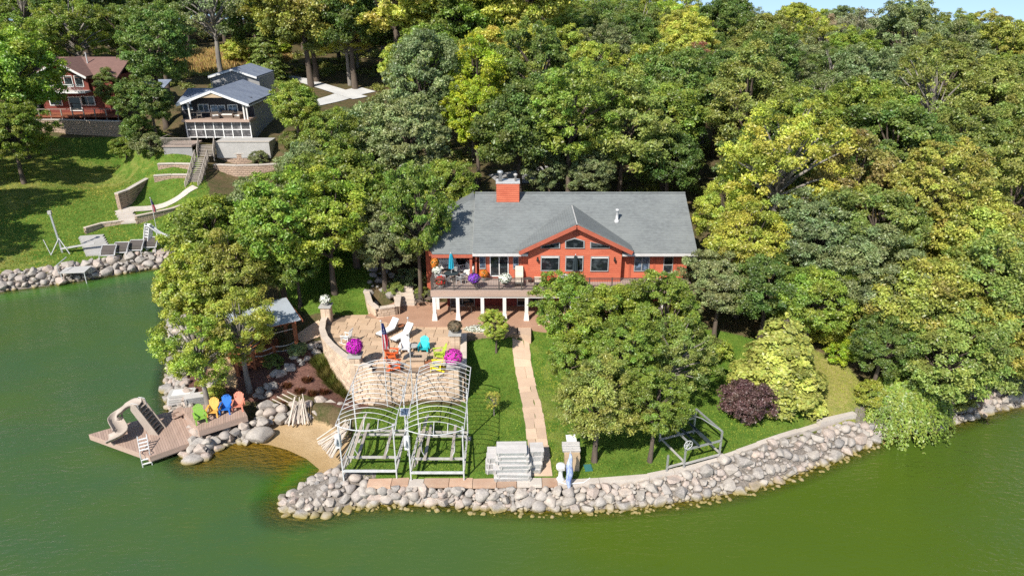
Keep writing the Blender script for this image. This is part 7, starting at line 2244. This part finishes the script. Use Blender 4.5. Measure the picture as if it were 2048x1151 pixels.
# the wood on the hill
HINT = [(100,20,'MG'),(250,20,'DG'),(350,20,'DG'),(420,40,'GG'),(520,30,'DG'),(600,40,'OY'),(700,20,'DG'),(780,20,'DG'),(830,60,'YE'),(760,120,'YE'),(700,180,'YE'),(900,30,'MG'),(980,10,'BG'),(1020,110,'YE'),(1080,60,'YE'),(1150,40,'YG'),(1130,120,'YG'),
        (1190,20,'MG'),(1240,90,'DG'),(1350,50,'YG'),(1350,100,'YE'),(1280,120,'OL'),(1450,80,'DG'),(1470,120,'OL'),(1540,40,'GG'),(1590,70,'YG'),(1650,60,'YG'),(1700,70,'TN'),(1760,60,'MG'),(1820,60,'YG'),(1850,50,'YG'),(1950,70,'OY'),(1900,110,'OL'),(1960,110,'OY'),(2030,80,'YE'),
        (1500,200,'DG'),(1420,170,'DG'),(1600,160,'GG'),(1680,190,'GG'),(1720,130,'GG'),(1800,150,'GG'),(1900,170,'GG'),(1880,190,'OL'),(2000,200,'OL'),(1250,150,'YG'),(1200,150,'YG'),(1180,200,'DG'),(950,200,'LG'),(860,160,'MG'),(800,200,'GG'),(1030,180,'DG'),(1100,190,'DG'),
        (1660,300,'MG'),(1720,280,'MG'),(1480,280,'GG'),(1430,330,'DG'),(2030,300,'OL'),(1960,380,'OY'),(1880,330,'OY'),(1650,380,'OY'),(640,90,'OY'),(1400,20,'MG'),(1300,10,'BG'),(1480,20,'OL')]
PROTECT = [((325,122,548,362), 92), ((845,372,1402,560), 50), ((0,262,345,560), 62), ((535,165,722,232), 112), ((395,98,470,140), 140), ((75,125,240,275), 100)]
rt = random.Random(99)
rej = 0; nf = 0
cand = []
yv = 60.0
while yv < 205:
    sp_ = 7.1 if yv < 110 else (8.3 if yv < 150 else 10.0)
    hw = .80*(yv*CP + 12) + 6
    x = -hw + rt.uniform(0, sp_)
    while x < hw:
        cand.append((x + rt.uniform(-2.2, 2.2), yv + rt.uniform(-2.2, 2.2))); x += sp_*rt.uniform(.85, 1.15)
    yv += sp_*.86
kinds = ['oak','ash','elm','maple','hickory','oak','maple','locust','thin']
SEENLAB = set(); LABG = {}
LAND = [(955,235,'lime green tree behind the chimney'),(1560,330,'tall golden tree with thin foliage'),(1395,150,'reddish brown tree'),(790,95,'large golden tree above the driveway'),(1055,105,'large golden crown'),(530,85,'dark spruce'),(1795,300,'large dark green tree'),
        (1730,170,'thin reddish brown tree'),(945,140,'slim dark red tree'),(1850,395,'orange tinged yellow tree'),(1935,480,'rusty orange tree at the right edge'),(610,60,'orange tinged oak behind the spruce'),(1345,60,'pale crown near the skyline'),(1640,210,'bare grey tree'),
        (160,45,'oak behind the red cottage'),(470,160,'grey garage'),(630,190,'white driveway'),(1160,385,'grey roof ridge'),(1600,15,'start of the skyline'),(1850,40,'highest crown on the skyline'),(2040,60,'right end of the skyline'),(1200,15,'top edge of the picture'),(1750,460,'olive tree in the right hand wood'),
        (1640,480,'grey green tree in the right hand wood'),(440,120,'dry meadow'),(350,40,'cottage oaks'),(820,285,'large grey green tree'),(1040,255,'dark oak behind the chimney'),(1245,265,'olive tree behind the roof'),(1920,305,'olive tree below the skyline'),(1440,430,'yellow green tree touching the house'),(15,20,'top corner above the red cottage'),(60,70,'left edge tree'),(110,25,'red cottage roof'),(250,60,'small shed'),(1480,60,'dark crowns near the skyline'),(2000,150,'rusty crowns at the right edge'),(1130,60,'pale golden crowns'),(880,20,'oak above the large golden tree')]
for (x, y) in cand:
    R = rt.uniform(3.4, 4.9) if y < 120 else rt.uniform(4.2, 6.0)
    g0 = gz(x, y)
    if g0 < 2.0: continue
    if any((x-a)**2 + (y-b)**2 < (.70*(R+r))**2 for a, b, r in TREES): continue
    # houses, drives, lawns
    if -9 < x < 16.5 and y < 65.5: continue
    if -52 < x < -29 and 86 < y < 118: continue
    if -74 < x < -52 and 98 < y < 121: continue
    if math.hypot((x+57)/12, (y-149)/14) < 1.05: continue
    if bool(soft(LAWNS, np.array([x]), np.array([y]))[0] > 0): continue
    zc_ = g0 + 1.75*R; px, py, s = pix(x, y, zc_)
    if px < -70 or px > 2120: continue
    w_ = R*s*1.0; h_ = R*s*1.0
    bad = False
    for (r, yy_) in PROTECT:
        if y < yy_ + 8 and px + w_ > r[0] and px - w_ < r[2] and py + h_ > r[1] and py - h_ < r[3]: bad = True
    if bad: continue
    # skyline falls to the right
    tp = pix(x, y, g0 + 2.75*R)[1]
    lim = 4 + max(0, px-1560)*.075 if px > 1480 else -80
    while tp < lim and R > 2.6:
        R *= .92; tp = pix(x, y, g0 + 2.75*R)[1]
    if tp < lim: continue
    c = min(HINT, key=lambda q: (q[0]-px)**2 + ((q[1]-py)*1.6)**2 + rt.uniform(0, 2500))[2]
    if rt.random() < .14: c = rt.choice(['DG','MG','OL','YG','GG'])
    kd = rt.choice(kinds)
    if c in ('YE','RB','TN') and rt.random() < .4: kd = 'locust'
    zone_ = 'at the top of the wood near the skyline' if py < 60 else ('in the wood above the cottages' if px < 760 else ('in the wood behind the red house' if px < 1420 else 'in the right hand wood'))
    gname = f'{CW[c]} trees {zone_}'
    lm = min(LAND, key=lambda q: (q[0]-px)**2 + ((q[1]-py)*1.5)**2)
    dx_, dy_ = px-lm[0], (py-lm[1])*1.5
    rel = ('left of' if dx_ < 0 else 'right of') if abs(dx_) > abs(dy_) else ('behind' if dy_ < 0 else 'in front of')
    lab = f'{CW[c]} broadleaf tree {rel} the {lm[2]}'
    lms = sorted(LAND, key=lambda q: (q[0]-px)**2 + ((q[1]-py)*1.5)**2)[:4]
    opts = [lab] + [f'{aj} {lab}' for aj in ('smaller', 'fuller', 'rounder', 'wider')]
    opts += [f'{CW[c]} broadleaf tree between the {lms[0][2]} and the {q[2]}' for q in lms[1:]]
    opts = [q for q in opts if len(q.split()) <= 16 and q not in SEENLAB] or [lab]
    lab = opts[0]
    gname = LABG.setdefault(lab, gname)
    SEENLAB.add(lab)
    put_tree(kd, x, y, R, c, lab, group=gname, vs=rt.uniform(.92, 1.12))
    nf += 1
print('WOOD TREES', nf, 'ALL', len(TREES))

# the far wood closing the horizon: one mass
g = np.random.default_rng(5)
Ps, Ns, Ti, Hu = [], [], [], []
for k in range(330):
    y = g.uniform(190, 285); x = g.uniform(-1, 1)*.84*(y*CP+12)
    R = g.uniform(4.2, 6.5); zc_ = gz(x, y) + g.uniform(6, 9)
    _p = pix(x, y, zc_ + R*.9)
    if _p[0] > 1480:
        lim = 6 + max(0, _p[0]-1560)*.075
        if _p[1] < lim: zc_ -= (lim - _p[1] + g.uniform(0, 8))/_p[2]
    n = 2000
    d = unit(g.normal(size=(n,3))); d[:,2] = np.where(d[:,2] < -.2, -d[:,2], d[:,2])
    lob = unit(g.normal(size=(7,3)) + np.array([0,0,.4])); kk = g.integers(0,7,n)
    p = (d*.62 + lob[kk]*.5)*R*g.uniform(.85,1.05,(n,1)); p[:,2] *= .8
    Ps.append(p + np.array([x, y, zc_])); Ns.append(d + np.array([0,-.1,.6]) + g.normal(size=(n,3))*.45)
    ct = g.uniform(.15,.85); Ti.append(np.clip(ct+g.normal(0,.18,n),0,1)); Hu.append(np.clip(g.uniform(0,1)+g.normal(0,.15,n),0,1))
Ps = np.vstack(Ps)
V, F = leaf_cards(Ps, np.vstack(Ns), np.where(Ps[:,1] < 380, .34, .75)*g.uniform(.7,1.3,len(Ps)), g)
o = link('far_woods', np_mesh('far_woods', V, F, 'leaf', dict(tint=np.repeat(np.concatenate(Ti),4), hue=np.repeat(np.concatenate(Hu),4))))
o.color = (.27,.29,.07,1)
tag(o, 'far wooded ridge closing the view below the sky', 'wood', kind='stuff')

# dry meadow grass behind the garage
n = 9000
a = g.uniform(0, 2*pi, n); r_ = np.sqrt(g.uniform(0,1,n)); x = -57 + 12*r_*np.cos(a); y = 149 + 14*r_*np.sin(a); z = ground_z(x, y)
b = np.stack([x,y,z],1); tip = b + np.stack([g.normal(0,.12,n), g.normal(0,.12,n), g.uniform(.5,1.1,n)],1)
sd_ = np.stack([g.uniform(.05,.13,n), g.normal(0,.05,n), np.zeros(n)],1)
V = np.stack([b-sd_, b+sd_, tip+sd_*.4, tip-sd_*.4],1).reshape(-1,3)
o = link('meadow_grass', np_mesh('meadow_grass', V, np.arange(4*n).reshape(-1,4), 'leaf', dict(tint=np.repeat(g.uniform(0,1,n),4), hue=np.repeat(g.uniform(0,1,n),4))))
o.color = (.34,.25,.085,1); tag(o, 'tall dry tan grass of the meadow behind the garage', 'grass', kind='stuff')
# leaf litter and low growth under the trees

def lawn_tufts(name, polys, n, hgt, wid, colr, label, seed):
    g = np.random.default_rng(seed); out = []
    for pl_, share in polys:
        lo, hi = pl_.min(0), pl_.max(0); k = int(n*share*2.2)
        x = g.uniform(lo[0], hi[0], k); y = g.uniform(lo[1], hi[1], k)
        m = in_poly(pl_, x, y) & (seg_dist(pl_, x, y, True) > .1)
        m &= ~((np.abs(x - (1.72 - (y-33)/15.6*1.17)) < .72) & (y < 48.6) & (y > 32))
        m &= ~in_poly(PATIO, x, y)
        out.append(np.stack([x[m], y[m]], 1)[:int(n*share)])
    xy = np.vstack(out); m = len(xy)
    z = np.array([gz(a, b) for a, b in xy])
    b = np.stack([xy[:,0], xy[:,1], z - .01], 1)
    tip = b + np.stack([g.normal(0, hgt*.6, m), g.normal(0, hgt*.6, m), hgt*g.uniform(.6, 1.3, m)], 1)
    a = g.uniform(0, 2*pi, m); s = np.stack([np.cos(a), np.sin(a), np.zeros(m)], 1)*(wid*g.uniform(.6, 1.4, m))[:,None]
    V = np.stack([b - s, b + s, tip], 1).reshape(-1, 3)
    ti = np.clip(.45 + .28*np.sin(xy[:,0]*.9 + 1.3*np.sin(xy[:,1]*.7)) * g.uniform(.3, 1, m) + g.normal(0, .12, m), 0, .8)
    dr = np.zeros(m)
    for pl_, v in DRYS: dr = np.maximum(dr, v*soft([pl_], xy[:,0], xy[:,1], 2.5))
    dr = np.clip(dr + .28*np.sin(xy[:,0]*.55 + 1.7*np.sin(xy[:,1]*.43)) + .2*np.sin(xy[:,1]*1.3 + xy[:,0]), 0, 1)
    ti = np.clip(ti + .35*dr, 0, 1)
    me = np_mesh(name, V, None, 'grass_blade', dict(tint=np.repeat(ti, 3), hue=np.repeat(np.clip(g.normal(.62, .15, m) - .75*dr, 0, 1), 3)), tris=np.arange(3*m).reshape(-1, 3))
    o = link(name, me); o.color = (*colr, 1); tag(o, label, 'grass', kind='stuff')
lawn_tufts('lawn_grass', [(LAWNS[0], .85), (LAWNS[1], .15)], 60000, .07, .042, (.165,.225,.036), 'short green grass of the front lawn', 31)
lawn_tufts('lawn_grass', [(LAWNS[2], 1.0)], 42000, .10, .07, (.255,.270,.052), 'short yellow green grass of the cottage lawn', 32)

# low growth under the trees of the hill, one mass
g = np.random.default_rng(404)
Ps, Ns, Ti, Hu = [], [], [], []
k = 0
while k < 520:
    if g.uniform() < .45: x, y = g.uniform(-75, -12), g.uniform(104, 165)
    else: x, y = g.uniform(-40, 45), g.uniform(62, 130)
    if -9 < x < 16.5 and y < 66: continue
    if -52 < x < -29 and 84 < y < 117: continue
    if -74 < x < -52 and 98 < y < 121: continue
    if math.hypot((x+57)/12, (y-149)/14) < 1.0: continue
    px, py, s = pix(x, y, gz(x, y))
    if 505 < px < 745 and 160 < py < 222: continue
    if 960 < px < 1200 and 330 < py < 385: continue
    if gz(x, y) < 2 or soft(LAWNS, np.array([x]), np.array([y]))[0] > 0: continue
    k += 1
    R = g.uniform(.7, 1.6); n = int(150*R)
    dd_ = unit(g.normal(size=(n,3))); dd_[:,2] = np.abs(dd_[:,2])
    Ps.append(dd_*R*g.uniform(.5, 1.05, (n,1))*np.array([1,1,.75]) + np.array([x, y, gz(x, y)])); Ns.append(dd_*.7 + np.array([0,0,.5]) + g.normal(size=(n,3))*.6)
    ct = g.uniform(.25,.75); Ti.append(np.clip(ct+g.normal(0,.2,n),0,1)); Hu.append(np.clip(g.uniform(.2,.8)+g.normal(0,.15,n),0,1))
Ps = np.vstack(Ps)
V, F = leaf_cards(Ps, np.vstack(Ns), .16*g.uniform(.7,1.4,len(Ps)), g)
o = link('undergrowth', np_mesh('undergrowth', V, F, 'leaf', dict(tint=np.repeat(np.concatenate(Ti),4), hue=np.repeat(np.concatenate(Hu),4))))
o.color = (.20,.235,.055,1); tag(o, 'low leafy undergrowth on the forest floor', 'undergrowth', kind='stuff')
